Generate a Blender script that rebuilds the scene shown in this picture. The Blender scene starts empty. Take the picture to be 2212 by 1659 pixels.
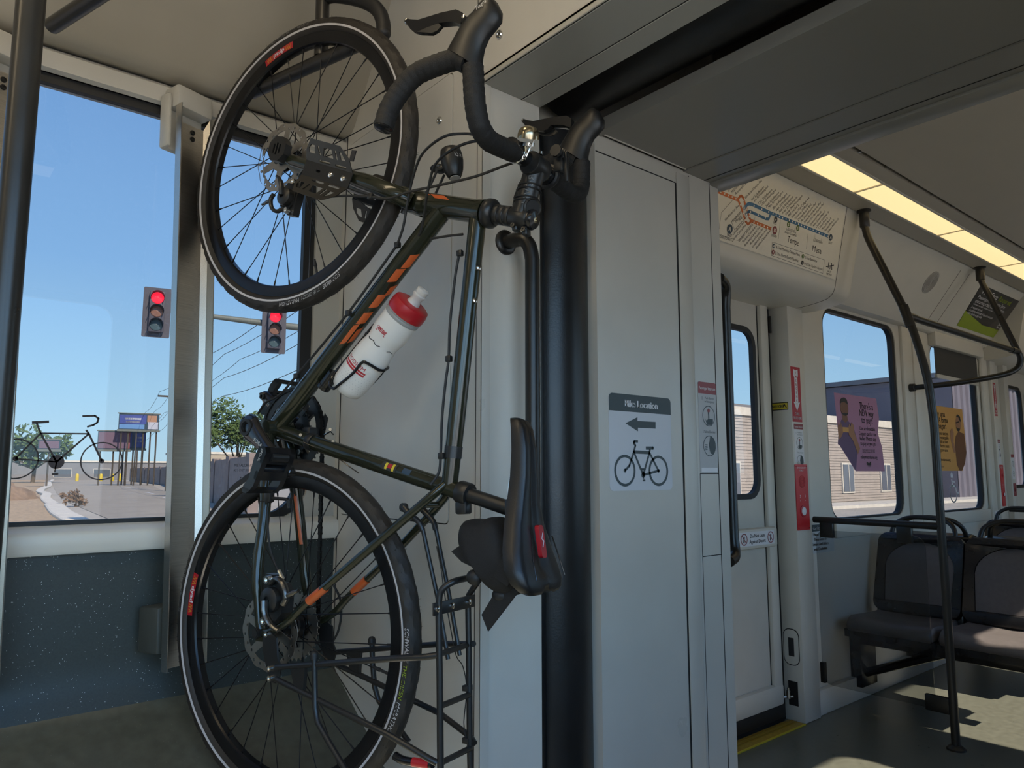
import bpy, bmesh, math, random
from math import pi, sin, cos, radians, sqrt, atan2, hypot
from mathutils import Vector, Matrix
from mathutils.geometry import tessellate_polygon

random.seed(7)
SC = bpy.context.scene
COL = SC.collection

# ------------------------------------------------------------------ camera, sky, sun, exposure
cam_d = bpy.data.cameras.new('camera')
cam = bpy.data.objects.new('camera', cam_d)
COL.objects.link(cam)
SC.camera = cam
YAW, PITCH = radians(50.2), radians(6.85)
fw = Vector((cos(YAW) * cos(PITCH), sin(YAW) * cos(PITCH), sin(PITCH)))
rt = Vector((sin(YAW), -cos(YAW), 0))
up = rt.cross(fw)
m3 = Matrix((rt, up, -fw)).transposed()
cam.matrix_world = Matrix.Translation((0, 0, 1.22)) @ m3.to_4x4()
cam_d.sensor_width = 36
cam_d.lens = 1580.5 / 2212 * 36
cam_d.clip_start = 0.02
cam_d.clip_end = 2000

SC.view_settings.view_transform = 'Standard'
SC.view_settings.look = 'None'
SC.view_settings.gamma = 1
SC.view_settings.exposure = 0.14
SC.view_settings.use_curve_mapping = False
SC.cycles.max_bounces = 8
SC.cycles.transparent_max_bounces = 16
SC.cycles.use_denoising = True
SC.cycles.sample_clamp_indirect = 6

world = bpy.data.worlds.new('sky')
SC.world = world
world.use_nodes = True
nt = world.node_tree
nt.nodes.clear()
tc = nt.nodes.new('ShaderNodeTexCoord')
sep = nt.nodes.new('ShaderNodeSeparateXYZ')
nt.links.new(tc.outputs['Generated'], sep.inputs[0])
rp = nt.nodes.new('ShaderNodeValToRGB')
e = rp.color_ramp.elements
e[0].position = 0.0; e[0].color = (0.86, 1.30, 1.62, 1)
e[1].position = 1.0; e[1].color = (0.10, 0.26, 0.75, 1)
for p, c in ((0.10, (0.66, 1.16, 1.66, 1)), (0.25, (0.42, 0.86, 1.55, 1)), (0.5, (0.27, 0.60, 1.27, 1))):
    x = e.new(p); x.color = c
nt.links.new(sep.outputs['Z'], rp.inputs[0])
bg = nt.nodes.new('ShaderNodeBackground')
bg.inputs['Strength'].default_value = 2.95
nt.links.new(rp.outputs[0], bg.inputs[0])
wo = nt.nodes.new('ShaderNodeOutputWorld')
nt.links.new(bg.outputs[0], wo.inputs[0])

sun_d = bpy.data.lights.new('sun', 'SUN')
sun = bpy.data.objects.new('sun', sun_d)
COL.objects.link(sun)
sun_d.energy = 22.0
sun_d.angle = radians(0.53)
sun_d.color = (1.0, 0.89, 0.74)
sun.rotation_euler = Vector((-0.02, 0.80, -0.66)).to_track_quat('-Z', 'Y').to_euler()

# ------------------------------------------------------------------ helpers
def mat(name, col, rough=0.5, metal=0.0, noise=0.0, nscale=40.0, bump=0.0, bscale=200.0, coat=0.0, emit=None, estr=0.0,
        stretch=None, spec=None, speck=None, alpha=None):
    m = bpy.data.materials.new(name)
    m.use_nodes = True
    t = m.node_tree
    b = t.nodes['Principled BSDF']
    b.inputs['Base Color'].default_value = (*col, 1)
    b.inputs['Roughness'].default_value = rough
    b.inputs['Metallic'].default_value = metal
    b.inputs['Coat Weight'].default_value = coat
    b.inputs['Coat Roughness'].default_value = 0.06
    if spec is not None:
        b.inputs['Specular IOR Level'].default_value = spec
    if emit:
        b.inputs['Emission Color'].default_value = (*emit, 1)
        b.inputs['Emission Strength'].default_value = estr
    co = t.nodes.new('ShaderNodeTexCoord')
    src = co.outputs['Object']
    if stretch:
        mp = t.nodes.new('ShaderNodeMapping')
        mp.inputs['Scale'].default_value = stretch
        t.links.new(src, mp.inputs[0]); src = mp.outputs[0]
    if noise > 0:
        n = t.nodes.new('ShaderNodeTexNoise')
        n.inputs['Scale'].default_value = nscale
        n.inputs['Detail'].default_value = 5
        t.links.new(src, n.inputs['Vector'])
        r = t.nodes.new('ShaderNodeValToRGB')
        r.color_ramp.elements[0].position = 0.3
        r.color_ramp.elements[1].position = 0.7
        r.color_ramp.elements[0].color = (*[c * (1 - noise) for c in col], 1)
        r.color_ramp.elements[1].color = (*[min(1, c * (1 + noise)) for c in col], 1)
        t.links.new(n.outputs['Fac'], r.inputs[0])
        out = r.outputs[0]
        if speck:
            scol, sscale, ssize = speck
            v = t.nodes.new('ShaderNodeTexVoronoi')
            v.inputs['Scale'].default_value = sscale
            t.links.new(co.outputs['Object'], v.inputs['Vector'])
            lt = t.nodes.new('ShaderNodeMath'); lt.operation = 'LESS_THAN'
            lt.inputs[1].default_value = ssize
            t.links.new(v.outputs['Distance'], lt.inputs[0])
            n2 = t.nodes.new('ShaderNodeTexNoise')
            n2.inputs['Scale'].default_value = sscale * 0.35
            t.links.new(co.outputs['Object'], n2.inputs['Vector'])
            gt = t.nodes.new('ShaderNodeMath'); gt.operation = 'GREATER_THAN'
            gt.inputs[1].default_value = 0.53
            t.links.new(n2.outputs['Fac'], gt.inputs[0])
            mu = t.nodes.new('ShaderNodeMath'); mu.operation = 'MULTIPLY'
            t.links.new(lt.outputs[0], mu.inputs[0]); t.links.new(gt.outputs[0], mu.inputs[1])
            mx = t.nodes.new('ShaderNodeMix'); mx.data_type = 'RGBA'
            t.links.new(mu.outputs[0], mx.inputs[0])
            t.links.new(out, mx.inputs[6])
            mx.inputs[7].default_value = (*scol, 1)
            out = mx.outputs[2]
        t.links.new(out, b.inputs['Base Color'])
        rr = t.nodes.new('ShaderNodeMapRange')
        rr.inputs['To Min'].default_value = max(0.02, rough - 0.06)
        rr.inputs['To Max'].default_value = min(1, rough + 0.06)
        t.links.new(n.outputs['Fac'], rr.inputs['Value'])
        t.links.new(rr.outputs[0], b.inputs['Roughness'])
    if bump > 0:
        n = t.nodes.new('ShaderNodeTexNoise')
        n.inputs['Scale'].default_value = bscale
        n.inputs['Detail'].default_value = 3
        t.links.new(src, n.inputs['Vector'])
        bp_ = t.nodes.new('ShaderNodeBump')
        bp_.inputs['Strength'].default_value = bump
        bp_.inputs['Distance'].default_value = 0.002
        t.links.new(n.outputs['Fac'], bp_.inputs['Height'])
        t.links.new(bp_.outputs[0], b.inputs['Normal'])
    return m

def glass_mat(name, tint, refl=0.9, rough=0.0, dust=0.0):
    """A thin pane: tinted see-through plus mirror by Fresnel."""
    m = bpy.data.materials.new(name)
    m.use_nodes = True
    t = m.node_tree
    t.nodes.clear()
    o = t.nodes.new('ShaderNodeOutputMaterial')
    tr = t.nodes.new('ShaderNodeBsdfTransparent'); tr.inputs[0].default_value = (*tint, 1)
    gl = t.nodes.new('ShaderNodeBsdfGlossy'); gl.inputs['Roughness'].default_value = rough
    gl.inputs[0].default_value = (refl, refl, refl, 1)
    fr = t.nodes.new('ShaderNodeFresnel')
    ge = t.nodes.new('ShaderNodeNewGeometry')
    io = t.nodes.new('ShaderNodeMapRange')      # the same mirror strength from either side of the sheet
    io.inputs['To Min'].default_value = 1.45; io.inputs['To Max'].default_value = 1 / 1.45
    t.links.new(ge.outputs['Backfacing'], io.inputs['Value']); t.links.new(io.outputs[0], fr.inputs[0])
    mx = t.nodes.new('ShaderNodeMixShader')
    t.links.new(fr.outputs[0], mx.inputs[0])
    t.links.new(tr.outputs[0], mx.inputs[1]); t.links.new(gl.outputs[0], mx.inputs[2])
    last = mx.outputs[0]
    if dust > 0:
        co = t.nodes.new('ShaderNodeTexCoord')
        n = t.nodes.new('ShaderNodeTexNoise'); n.inputs['Scale'].default_value = 260; n.inputs['Detail'].default_value = 2
        t.links.new(co.outputs['Object'], n.inputs['Vector'])
        n2 = t.nodes.new('ShaderNodeTexNoise'); n2.inputs['Scale'].default_value = 3
        t.links.new(co.outputs['Object'], n2.inputs['Vector'])
        mr = t.nodes.new('ShaderNodeMapRange'); mr.inputs['From Min'].default_value = 0.55; mr.inputs['From Max'].default_value = 0.75
        mr.inputs['To Max'].default_value = dust
        t.links.new(n.outputs['Fac'], mr.inputs['Value'])
        mu = t.nodes.new('ShaderNodeMath'); mu.operation = 'MULTIPLY'
        t.links.new(mr.outputs[0], mu.inputs[0]); t.links.new(n2.outputs['Fac'], mu.inputs[1])
        tl = t.nodes.new('ShaderNodeBsdfTranslucent'); tl.inputs[0].default_value = (0.8, 0.85, 0.9, 1)
        m2 = t.nodes.new('ShaderNodeMixShader')
        t.links.new(mu.outputs[0], m2.inputs[0]); t.links.new(last, m2.inputs[1]); t.links.new(tl.outputs[0], m2.inputs[2])
        last = m2.outputs[0]
    t.links.new(last, o.inputs[0])
    return m

_txt = {}
def text_geo(s, shear=0.0):
    k = (s, shear)
    if k not in _txt:
        c = bpy.data.curves.new('lettering', 'FONT')
        c.body = s; c.size = 1.0; c.resolution_u = 2; c.shear = shear
        o = bpy.data.objects.new('lettering', c)
        COL.objects.link(o)
        dg = bpy.context.evaluated_depsgraph_get()
        me = bpy.data.meshes.new_from_object(o.evaluated_get(dg))
        vs = [(v.co.x, v.co.y) for v in me.vertices]
        fs = [tuple(p.vertices) for p in me.polygons]
        COL.objects.unlink(o)
        bpy.data.objects.remove(o); bpy.data.curves.remove(c); bpy.data.meshes.remove(me)
        _txt[k] = (vs, fs)
    return _txt[k]

def circ(cx, cy, r, n=24, a0=0.0, ry=None):
    return [(cx + r * cos(a0 + 2 * pi * i / n), cy + (ry or r) * sin(a0 + 2 * pi * i / n)) for i in range(n)]

def rrect(x0, y0, x1, y1, r, n=5):
    o = []
    for cx, cy, a in ((x1 - r, y1 - r, 0), (x0 + r, y1 - r, 90), (x0 + r, y0 + r, 180), (x1 - r, y0 + r, 270)):
        for i in range(n + 1):
            t = radians(a + 90 * i / n)
            o.append((cx + r * cos(t), cy + r * sin(t)))
    return o

def spline(pts, n=6, closed=False):
    """Catmull-Rom through the points."""
    P = [Vector(p) for p in pts]
    if len(P) < 3:
        return [tuple(p) for p in P]
    out = []
    N = len(P)
    rng = range(N if closed else N - 1)
    for i in rng:
        if closed:
            a, b, c, d = P[(i - 1) % N], P[i], P[(i + 1) % N], P[(i + 2) % N]
        else:
            a = P[i - 1] if i > 0 else P[0] * 2 - P[1]
            b, c = P[i], P[i + 1]
            d = P[i + 2] if i + 2 < N else P[-1] * 2 - P[-2]
        for k in range(n):
            t = k / n
            out.append(0.5 * ((2 * b) + (c - a) * t + (2 * a - 5 * b + 4 * c - d) * t * t + (3 * b - a - 3 * c + d) * t ** 3))
    if not closed:
        out.append(P[-1])
    return [tuple(p) for p in out]

class G:
    def __init__(self):
        self.v = []; self.f = []; self.mi = []; self.cur = 0
    def face(self, idx):
        self.f.append(tuple(idx)); self.mi.append(self.cur)
    def add(self, vs, fs):
        b = len(self.v)
        self.v += [tuple(p) for p in vs]
        for q in fs:
            self.face([b + i for i in q])
    def box(self, x0, x1, y0, y1, z0, z1, bev=0.0):
        if bev <= 0:
            self.add([(x, y, z) for x in (x0, x1) for y in (y0, y1) for z in (z0, z1)],
                     [(0, 1, 3, 2), (4, 6, 7, 5), (0, 4, 5, 1), (2, 3, 7, 6), (0, 2, 6, 4), (1, 5, 7, 3)])
            return
        bm = bmesh.new()
        bmesh.ops.create_cube(bm, size=1)
        for v in bm.verts:
            v.co = Vector((x0 if v.co.x < 0 else x1, y0 if v.co.y < 0 else y1, z0 if v.co.z < 0 else z1))
        bmesh.ops.bevel(bm, geom=list(bm.edges), offset=bev, segments=2, affect='EDGES', profile=0.5)
        bm.verts.index_update()
        self.add([v.co[:] for v in bm.verts], [[v.index for v in q.verts] for q in bm.faces])
        bm.free()
    def prism(self, outer, f, d0, d1, holes=(), ):
        """A flat shape with holes, given thickness; f(x, y, d) -> point."""
        loops = [list(outer)] + [list(h) for h in holes]
        flat = [p for l in loops for p in l]
        tris = tessellate_polygon([[Vector((p[0], p[1], 0)) for p in l] for l in loops])
        n = len(flat)
        vs = [f(p[0], p[1], d0) for p in flat] + [f(p[0], p[1], d1) for p in flat]
        fs = [tuple(t) for t in tris] + [tuple(n + i for i in reversed(t)) for t in tris]
        k = 0
        for l in loops:
            m = len(l)
            for i in range(m):
                a, b = k + i, k + (i + 1) % m
                fs.append((a, b, n + b, n + a))
            k += m
        self.add(vs, fs)
    def flat(self, outer, f, d=0.0, holes=()):
        loops = [list(outer)] + [list(h) for h in holes]
        flat = [p for l in loops for p in l]
        tris = tessellate_polygon([[Vector((p[0], p[1], 0)) for p in l] for l in loops])
        self.add([f(p[0], p[1], d) for p in flat], [tuple(t) for t in tris])
    def stroke(self, pts, w, f, d=0.0, closed=False, round_=True):
        P = list(pts)
        segs = list(zip(P, P[1:])) + ([(P[-1], P[0])] if closed else [])
        for (x0, y0), (x1, y1) in segs:
            l = hypot(x1 - x0, y1 - y0) or 1e-9
            nx, ny = -(y1 - y0) / l * w / 2, (x1 - x0) / l * w / 2
            self.add([f(x0 + nx, y0 + ny, d), f(x0 - nx, y0 - ny, d), f(x1 - nx, y1 - ny, d), f(x1 + nx, y1 + ny, d)], [(0, 1, 2, 3)])
        if round_:
            for (x, y) in (P if closed else P[1:-1]):
                self.flat(circ(x, y, w / 2, 8), f, d)
    def text(self, s, f, x, y, h, w=None, align='c', d=0.0, shear=0.0, rot=0.0, bold=0.0):
        vs, fs = text_geo(s, shear)
        if not vs:
            return
        x0, x1 = min(p[0] for p in vs), max(p[0] for p in vs)
        k = h / 0.72
        kx = k if w is None else w / max(1e-6, x1 - x0)
        off = {'c': -(x0 + x1) / 2, 'l': -x0, 'r': -x1}[align]
        ca, sa = cos(rot), sin(rot)
        for q in ((-bold, 0), (bold, 0)) if bold else ((0, 0),):
            out = []
            for p in vs:
                a, b = (p[0] + off) * kx + q[0], p[1] * k
                out.append(f(x + a * ca - b * sa, y + a * sa + b * ca, d))
            self.add(out, fs)
    def ring_frames(self, P, closed=False):
        n = len(P)
        T = []
        for i in range(n):
            a = P[i - 1] if (i > 0 or closed) else P[0]
            b = P[(i + 1) % n] if (i < n - 1 or closed) else P[-1]
            t = (b - a)
            T.append(t.normalized() if t.length > 1e-9 else Vector((0, 0, 1)))
        ref = Vector((0, 0, 1)) if abs(T[0].z) < 0.9 else Vector((1, 0, 0))
        A = []
        nrm = (ref - T[0] * ref.dot(T[0])).normalized()
        for i in range(n):
            nrm = (nrm - T[i] * nrm.dot(T[i]))
            nrm = nrm.normalized() if nrm.length > 1e-6 else Vector((1, 0, 0))
            A.append((nrm.copy(), T[i].cross(nrm)))
        return A
    def tube(self, pts, r, seg=10, closed=False, caps=True, flat_=None, start=None):
        P = [Vector(p) for p in pts]
        n = len(P)
        R = [r] * n if not hasattr(r, '__len__') else list(r)
        if len(R) != n:
            R = [R[0] + (R[-1] - R[0]) * i / (n - 1) for i in range(n)]
        A = self.ring_frames(P, closed)
        b = len(self.v)
        for i in range(n):
            u, w = A[i]
            for k in range(seg):
                a = 2 * pi * k / seg
                s = flat_ if flat_ else 1.0
                self.v.append(tuple(P[i] + u * (R[i] * cos(a)) + w * (R[i] * s * sin(a))))
        for i in range(n if closed else n - 1):
            j = (i + 1) % n
            for k in range(seg):
                l = (k + 1) % seg
                self.face((b + i * seg + k, b + i * seg + l, b + j * seg + l, b + j * seg + k))
        if caps and not closed:
            self.face([b + k for k in reversed(range(seg))])
            self.face([b + (n - 1) * seg + k for k in range(seg)])
    def lathe(self, prof, o, ax, seg=20, caps=True):
        """prof: (radius, height along ax)."""
        o = Vector(o); ax = Vector(ax).normalized()
        ref = Vector((0, 0, 1)) if abs(ax.z) < 0.9 else Vector((1, 0, 0))
        u = (ref - ax * ref.dot(ax)).normalized(); w = ax.cross(u)
        b = len(self.v); n = len(prof)
        for (r, h) in prof:
            for k in range(seg):
                a = 2 * pi * k / seg
                self.v.append(tuple(o + ax * h + u * (r * cos(a)) + w * (r * sin(a))))
        for i in range(n - 1):
            for k in range(seg):
                l = (k + 1) % seg
                self.face((b + i * seg + k, b + i * seg + l, b + (i + 1) * seg + l, b + (i + 1) * seg + k))
        if caps:
            if prof[0][0] > 1e-6: self.face([b + k for k in reversed(range(seg))])
            if prof[-1][0] > 1e-6: self.face([b + (n - 1) * seg + k for k in range(seg)])
    def loft(self, rings, caps=True, closed=True):
        b = len(self.v); n = len(rings); m = len(rings[0])
        for r_ in rings:
            self.v += [tuple(p) for p in r_]
        for i in range(n - 1):
            for k in range(m if closed else m - 1):
                l = (k + 1) % m
                self.face((b + i * m + k, b + i * m + l, b + (i + 1) * m + l, b + (i + 1) * m + k))
        if caps and closed:
            self.face([b + k for k in reversed(range(m))])
            self.face([b + (n - 1) * m + k for k in range(m)])
    def ball(self, c, rx, ry=None, rz=None, su=14, sv=9):
        ry = ry or rx; rz = rz or rx
        rings = []
        for i in range(1, sv):
            a = pi * i / sv
            rings.append([(c[0] + rx * sin(a) * cos(2 * pi * k / su), c[1] + ry * sin(a) * sin(2 * pi * k / su), c[2] + rz * cos(a)) for k in range(su)])
        b = len(self.v)
        self.loft(rings, caps=False)
        t = len(self.v)
        self.v += [(c[0], c[1], c[2] + rz), (c[0], c[1], c[2] - rz)]
        for k in range(su):
            l = (k + 1) % su
            self.face((t, b + k, b + l))
            self.face((t + 1, b + (sv - 2) * su + l, b + (sv - 2) * su + k))
    def obj(self, name, mats, parent=None, smooth=40, bevel=0.0, **props):
        me = bpy.data.meshes.new(name)
        me.from_pydata(self.v, [], self.f)
        if not isinstance(mats, (list, tuple)): mats = [mats]
        for m in mats: me.materials.append(m)
        if len(mats) > 1:
            me.polygons.foreach_set('material_index', self.mi)
        bm = bmesh.new(); bm.from_mesh(me)
        bmesh.ops.recalc_face_normals(bm, faces=bm.faces)
        bm.to_mesh(me); bm.free()
        if smooth:
            me.polygons.foreach_set('use_smooth', [True] * len(me.polygons))
            me.set_sharp_from_angle(angle=radians(smooth))
        me.update()
        o = bpy.data.objects.new(name, me)
        COL.objects.link(o)
        if parent: o.parent = parent
        for k, v in props.items(): o[k] = v
        return o

def tag(o, label, cat, group=None):
    o['label'] = label; o['category'] = cat
    if group: o['group'] = group
    return o

def empty(name, loc=(0, 0, 0), label=None, cat=None, group=None, M=None):
    o = bpy.data.objects.new(name, None)
    o.empty_display_size = 0.05
    COL.objects.link(o)
    if M is not None: o.matrix_world = M
    else: o.location = loc
    if label: tag(o, label, cat, group)
    return o

def copy_tree(o, dx=(0, 0, 0), parent=None, label=None):
    c = o.copy(); COL.objects.link(c)
    if parent: c.parent = parent
    else: c.location = Vector(o.location) + Vector(dx)
    if label: c['label'] = label
    for ch in o.children:
        copy_tree(ch, parent=c)
    return c

def struct(o):
    o['kind'] = 'structure'
    return o

def FY(Y):   # a plane facing the aisle (-y): across = x, up = z
    return lambda x, z, d=0.0: (x, Y - d, z)
def FYm(Y):  # a plane facing +y
    return lambda x, z, d=0.0: (x, Y + d, z)
def FX(X):   # a plane facing -x: across = y, up = z
    return lambda y, z, d=0.0: (X - d, y, z)
def FXt(X):  # the same for lettering (reads towards -y)
    return lambda y, z, d=0.0: (X - d, -y, z)
def FZ(Z):
    return lambda x, y, d=0.0: (x, y, Z + d)
def loc(f, o):  # shift a frame's result by -o (child of an Empty at o)
    return lambda a, b, d=0.0: tuple(Vector(f(a, b, d)) - Vector(o))

# ------------------------------------------------------------------ materials
M = {}
M['panel'] = mat('light_grey_paint', (0.56, 0.535, 0.475), 0.36, noise=0.03, nscale=9, bump=0.05, bscale=500)
M['panel2'] = mat('grey_paint', (0.50, 0.475, 0.42), 0.30, noise=0.03, nscale=7, bump=0.04, bscale=500)
M['soffit'] = mat('soffit_paint_shaded', (0.205, 0.20, 0.178), 0.27)  # panel paint with the overhead shade put into its colour
M['soffit_near'] = mat('soffit_paint_half_shaded', (0.31, 0.305, 0.28), 0.27)  # same paint, with less of the shade put into its colour
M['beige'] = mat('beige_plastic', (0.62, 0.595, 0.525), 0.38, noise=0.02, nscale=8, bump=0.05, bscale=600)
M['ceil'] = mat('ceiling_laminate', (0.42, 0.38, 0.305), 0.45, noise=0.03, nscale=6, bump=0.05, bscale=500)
M['ceil_near'] = mat('ceiling_laminate_shaded', (0.33, 0.295, 0.235), 0.42, noise=0.03, nscale=6, bump=0.05, bscale=500)  # shaded copy of the ceiling laminate, darkened to offset the lamp light
M['vinyl'] = mat('speckled_vinyl', (0.027, 0.036, 0.033), 0.50, noise=0.16, nscale=260, bump=0.03, bscale=300,
                 speck=((0.62, 0.66, 0.62), 190, 0.13))
M['vinyl_slope'] = mat('vinyl_reflected_olive', (0.088, 0.086, 0.062), 0.34, noise=0.16, nscale=40, bump=0.03, bscale=300, speck=((0.3, 0.3, 0.26), 160, 0.06))  # same vinyl as the wall; olive cast of reflected light painted in
M['floor'] = mat('vinyl_floor', (0.115, 0.118, 0.095), 0.30, noise=0.12, nscale=30, bump=0.03, bscale=300)
M['steel'] = mat('brushed_steel', (0.56, 0.53, 0.48), 0.30, 1.0, noise=0.14, nscale=3, stretch=(260, 260, 1.2), bump=0.08, bscale=4)
M['chrome'] = mat('polished_steel', (0.75, 0.74, 0.72), 0.14, 1.0)
M['black'] = mat('black_powder_coat', (0.0085, 0.0082, 0.0078), 0.34, noise=0.15, nscale=30, bump=0.06, bscale=350)
M['bronze'] = mat('dark_bronze_paint', (0.022, 0.020, 0.017), 0.30, noise=0.1, nscale=30, bump=0.05, bscale=350)
M['rubber'] = mat('black_rubber', (0.010, 0.010, 0.010), 0.55)
M['bellows'] = mat('bellows_rubber', (0.0085, 0.0085, 0.009), 0.34, noise=0.2, nscale=10, bump=0.12, bscale=220)
M['gap'] = mat('dark_gap', (0.008, 0.008, 0.008), 0.8)
M['white'] = mat('white_print', (0.72, 0.72, 0.74), 0.45)
M['cream'] = mat('cream_print', (0.74, 0.70, 0.60), 0.42)
M['ink'] = mat('slate_ink', (0.040, 0.056, 0.060), 0.5)
M['dark_ink'] = mat('dark_ink', (0.02, 0.02, 0.022), 0.5)
M['red'] = mat('red_print', (0.40, 0.012, 0.022), 0.4)
M['dull_red'] = mat('faded_red_print', (0.26, 0.055, 0.06), 0.5)
M['bright_red'] = mat('red_panel', (0.55, 0.022, 0.028), 0.32)
M['yellow'] = mat('yellow_print', (0.60, 0.46, 0.03), 0.45)
M['orange'] = mat('orange_print', (0.60, 0.15, 0.035), 0.45)
M['blue'] = mat('blue_print', (0.05, 0.16, 0.30), 0.45)
M['navy'] = mat('navy_print', (0.02, 0.05, 0.085), 0.45)
M['green'] = mat('green_print', (0.09, 0.16, 0.03), 0.45)
M['lime'] = mat('lime_print', (0.27, 0.36, 0.02), 0.4)
M['glass'] = glass_mat('tinted_window_glass', (0.168, 0.163, 0.156), 0.55, dust=0.04)
M['beige_near'] = mat('beige_plastic_shaded', (0.45, 0.43, 0.375), 0.40, noise=0.02, nscale=8, bump=0.05, bscale=600)  # shaded copy of the beige plastic, darkened against the lamp's brightness
M['glass_half'] = glass_mat('lightly_tinted_glass', (0.52, 0.52, 0.51))
M['glass_clear'] = glass_mat('clear_window_glass', (0.90, 0.92, 0.91))
M['screen'] = glass_mat('smoked_acrylic', (0.76, 0.775, 0.79), 0.6, 0.02)

# ------------------------------------------------------------------ the setting: near section (bike area)
XB, YJ, ZS = 0.965, 1.261, 2.108           # bulkhead plane, passage jamb plane, passage soffit height
XL, XR = -2.6, 9.6                         # ends of the two sections
YN = -0.66                                 # wall behind the viewer

g = G(); g.box(XL, 1.95, YN, 2.0, -0.06, 0.0)
struct(g.obj('floor', M['floor']))
g = G(); g.box(1.95, XR, YN, 2.06, -0.06, 0.0)
struct(g.obj('floor', M['floor']))

def extrude_x(g, prof, x0, x1):
    """A folded sheet: profile (y, z) swept along x, with 12 mm thickness outward."""
    n = len(prof)
    g.add([(x0, y, z) for y, z in prof] + [(x1, y, z) for y, z in prof],
          [(i, i + 1, n + i + 1, n + i) for i in range(n - 1)])

# lower wall lining that folds out into a sloping wheel-box cover
g = G()
prof = [(1.948, 1.036), (1.948, 0.80)] + [(1.948 - 0.030 * (1 - cos(a)) , 0.80 - 0.16 * sin(a) * 0.62) for a in (0.25, 0.5, 0.75, 1.0)]
prof += [(1.9215, 0.686)]
extrude_x(g, prof, XL, XB)
struct(g.obj('baseboard_window', M['vinyl'], smooth=50))
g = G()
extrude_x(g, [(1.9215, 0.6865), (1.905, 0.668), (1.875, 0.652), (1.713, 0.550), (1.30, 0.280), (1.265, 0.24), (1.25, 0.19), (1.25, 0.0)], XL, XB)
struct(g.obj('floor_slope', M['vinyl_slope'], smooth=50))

# window sill moulding
g = G()
extrude_x(g, [(1.990, 1.106), (1.966, 1.099), (1.932, 1.088), (1.9255, 1.084), (1.9225, 1.078), (1.9225, 1.043), (1.927, 1.036), (1.950, 1.035)], XL, XB)
struct(g.obj('trim_1', M['beige'], smooth=50))

# wall with the long window cut out
WX0, WX1, WZ0, WZ1 = -2.05, 0.853, 1.103, 2.140
g = G()
g.prism([(XL, 1.02), (XB, 1.02), (XB, 2.162), (XL, 2.162)], FYm(1.956), 0.0, 0.05,
        holes=[list(reversed(rrect(WX0 - 0.002, WZ0 - 0.012, WX1 + 0.032, WZ1 + 0.022, 0.10)))])
g.box(XL, XB, 1.96, 2.0, -0.05, 1.03)
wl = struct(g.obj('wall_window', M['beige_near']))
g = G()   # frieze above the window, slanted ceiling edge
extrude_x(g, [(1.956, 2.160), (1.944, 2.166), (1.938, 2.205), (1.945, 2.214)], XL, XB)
struct(g.obj('trim_2', M['beige_near'], smooth=30))
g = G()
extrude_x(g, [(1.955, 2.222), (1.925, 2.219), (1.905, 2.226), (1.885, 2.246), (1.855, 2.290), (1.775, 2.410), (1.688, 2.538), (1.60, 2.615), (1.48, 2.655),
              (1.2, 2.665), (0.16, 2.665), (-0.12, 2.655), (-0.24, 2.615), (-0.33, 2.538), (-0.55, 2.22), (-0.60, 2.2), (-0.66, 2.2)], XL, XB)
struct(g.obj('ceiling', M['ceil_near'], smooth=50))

# the window itself: gasket and pane
w1 = G()
w1.prism(rrect(WX0 - 0.002, WZ0 - 0.012, WX1 + 0.032, WZ1 + 0.022, 0.10), FYm(1.966), 0.0, 0.02,
         holes=[list(reversed(rrect(WX0 + 0.02, WZ0 + 0.006, WX1, WZ1 - 0.001, 0.085)))])
win1 = struct(w1.obj('window_1', M['rubber']))
g = G(); g.flat(rrect(WX0, WZ0 - 0.005, WX1 + 0.02, WZ1 + 0.015, 0.09), FYm(1.979))
g.obj('pane', M['glass'], win1)

# ------------------------------------------------------------------ bulkhead beside the passage
g = G()
def hatch_poly(grow=0.0):
    a, b, c, d = [(1.5247,2.1878),(1.3859,2.1838),(1.3786,1.1057),(1.9132,1.1028)]
    y0, y1, zt, zb = 1.383, 1.912, 2.187, 1.104
    return rrect(y0 - grow, zb - grow, y1 + grow, zt + grow, 0.012 + grow, 3)
g.prism([(-0.66, 0), (2.0, 0), (2.0, 2.70), (-0.66, 2.70)], FX(XB), -0.02, 0.0,
        holes=[list(reversed([(-0.02, 0.0005), (YJ, 0.0005), (YJ, ZS), (-0.02, ZS)])), list(reversed(hatch_poly(0.003)))])
wp = struct(g.obj('wall_bulkhead', M['panel']))
g = G(); g.prism(hatch_poly(0.0), FX(XB), -0.03, 0.0016)
hp = g.obj('hatch_panel', M['panel'], wp)
g = G()   # backing that keeps the joint round the hatch dark
g.box(XB + 0.021, XB + 0.03, 1.34, 1.95, 1.06, 2.23)
g.obj('hatch_joint', M['gap'], wp)
g = G()   # vertical panel joints of the bulkhead
yA = 1.281
for y, z0, z1 in ((1.281, 0.0, 2.70), (1.930, 0.55, 2.24)):
    g.box(XB - 0.0012, XB + 0.001, y - 0.0016, y + 0.0016, z0, z1)
g.obj('panel_joint', M['gap'], wp)
g = G()   # metal corner strip
g.box(XB - 0.0030, XB, YJ - 0.002, YJ + 0.0165, 0, 2.70)
g.box(XB - 0.0030, XB + 0.020, YJ - 0.003, YJ, 0, ZS)
g.obj('corner_strip', M['panel2'], wp)
g = G(); g.box(XB - 0.004, XB + 0.001, -0.02, YJ + 0.002, ZS, ZS + 0.012, 0.0015)
g.obj('edge_strip', M['panel2'], wp)

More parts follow.
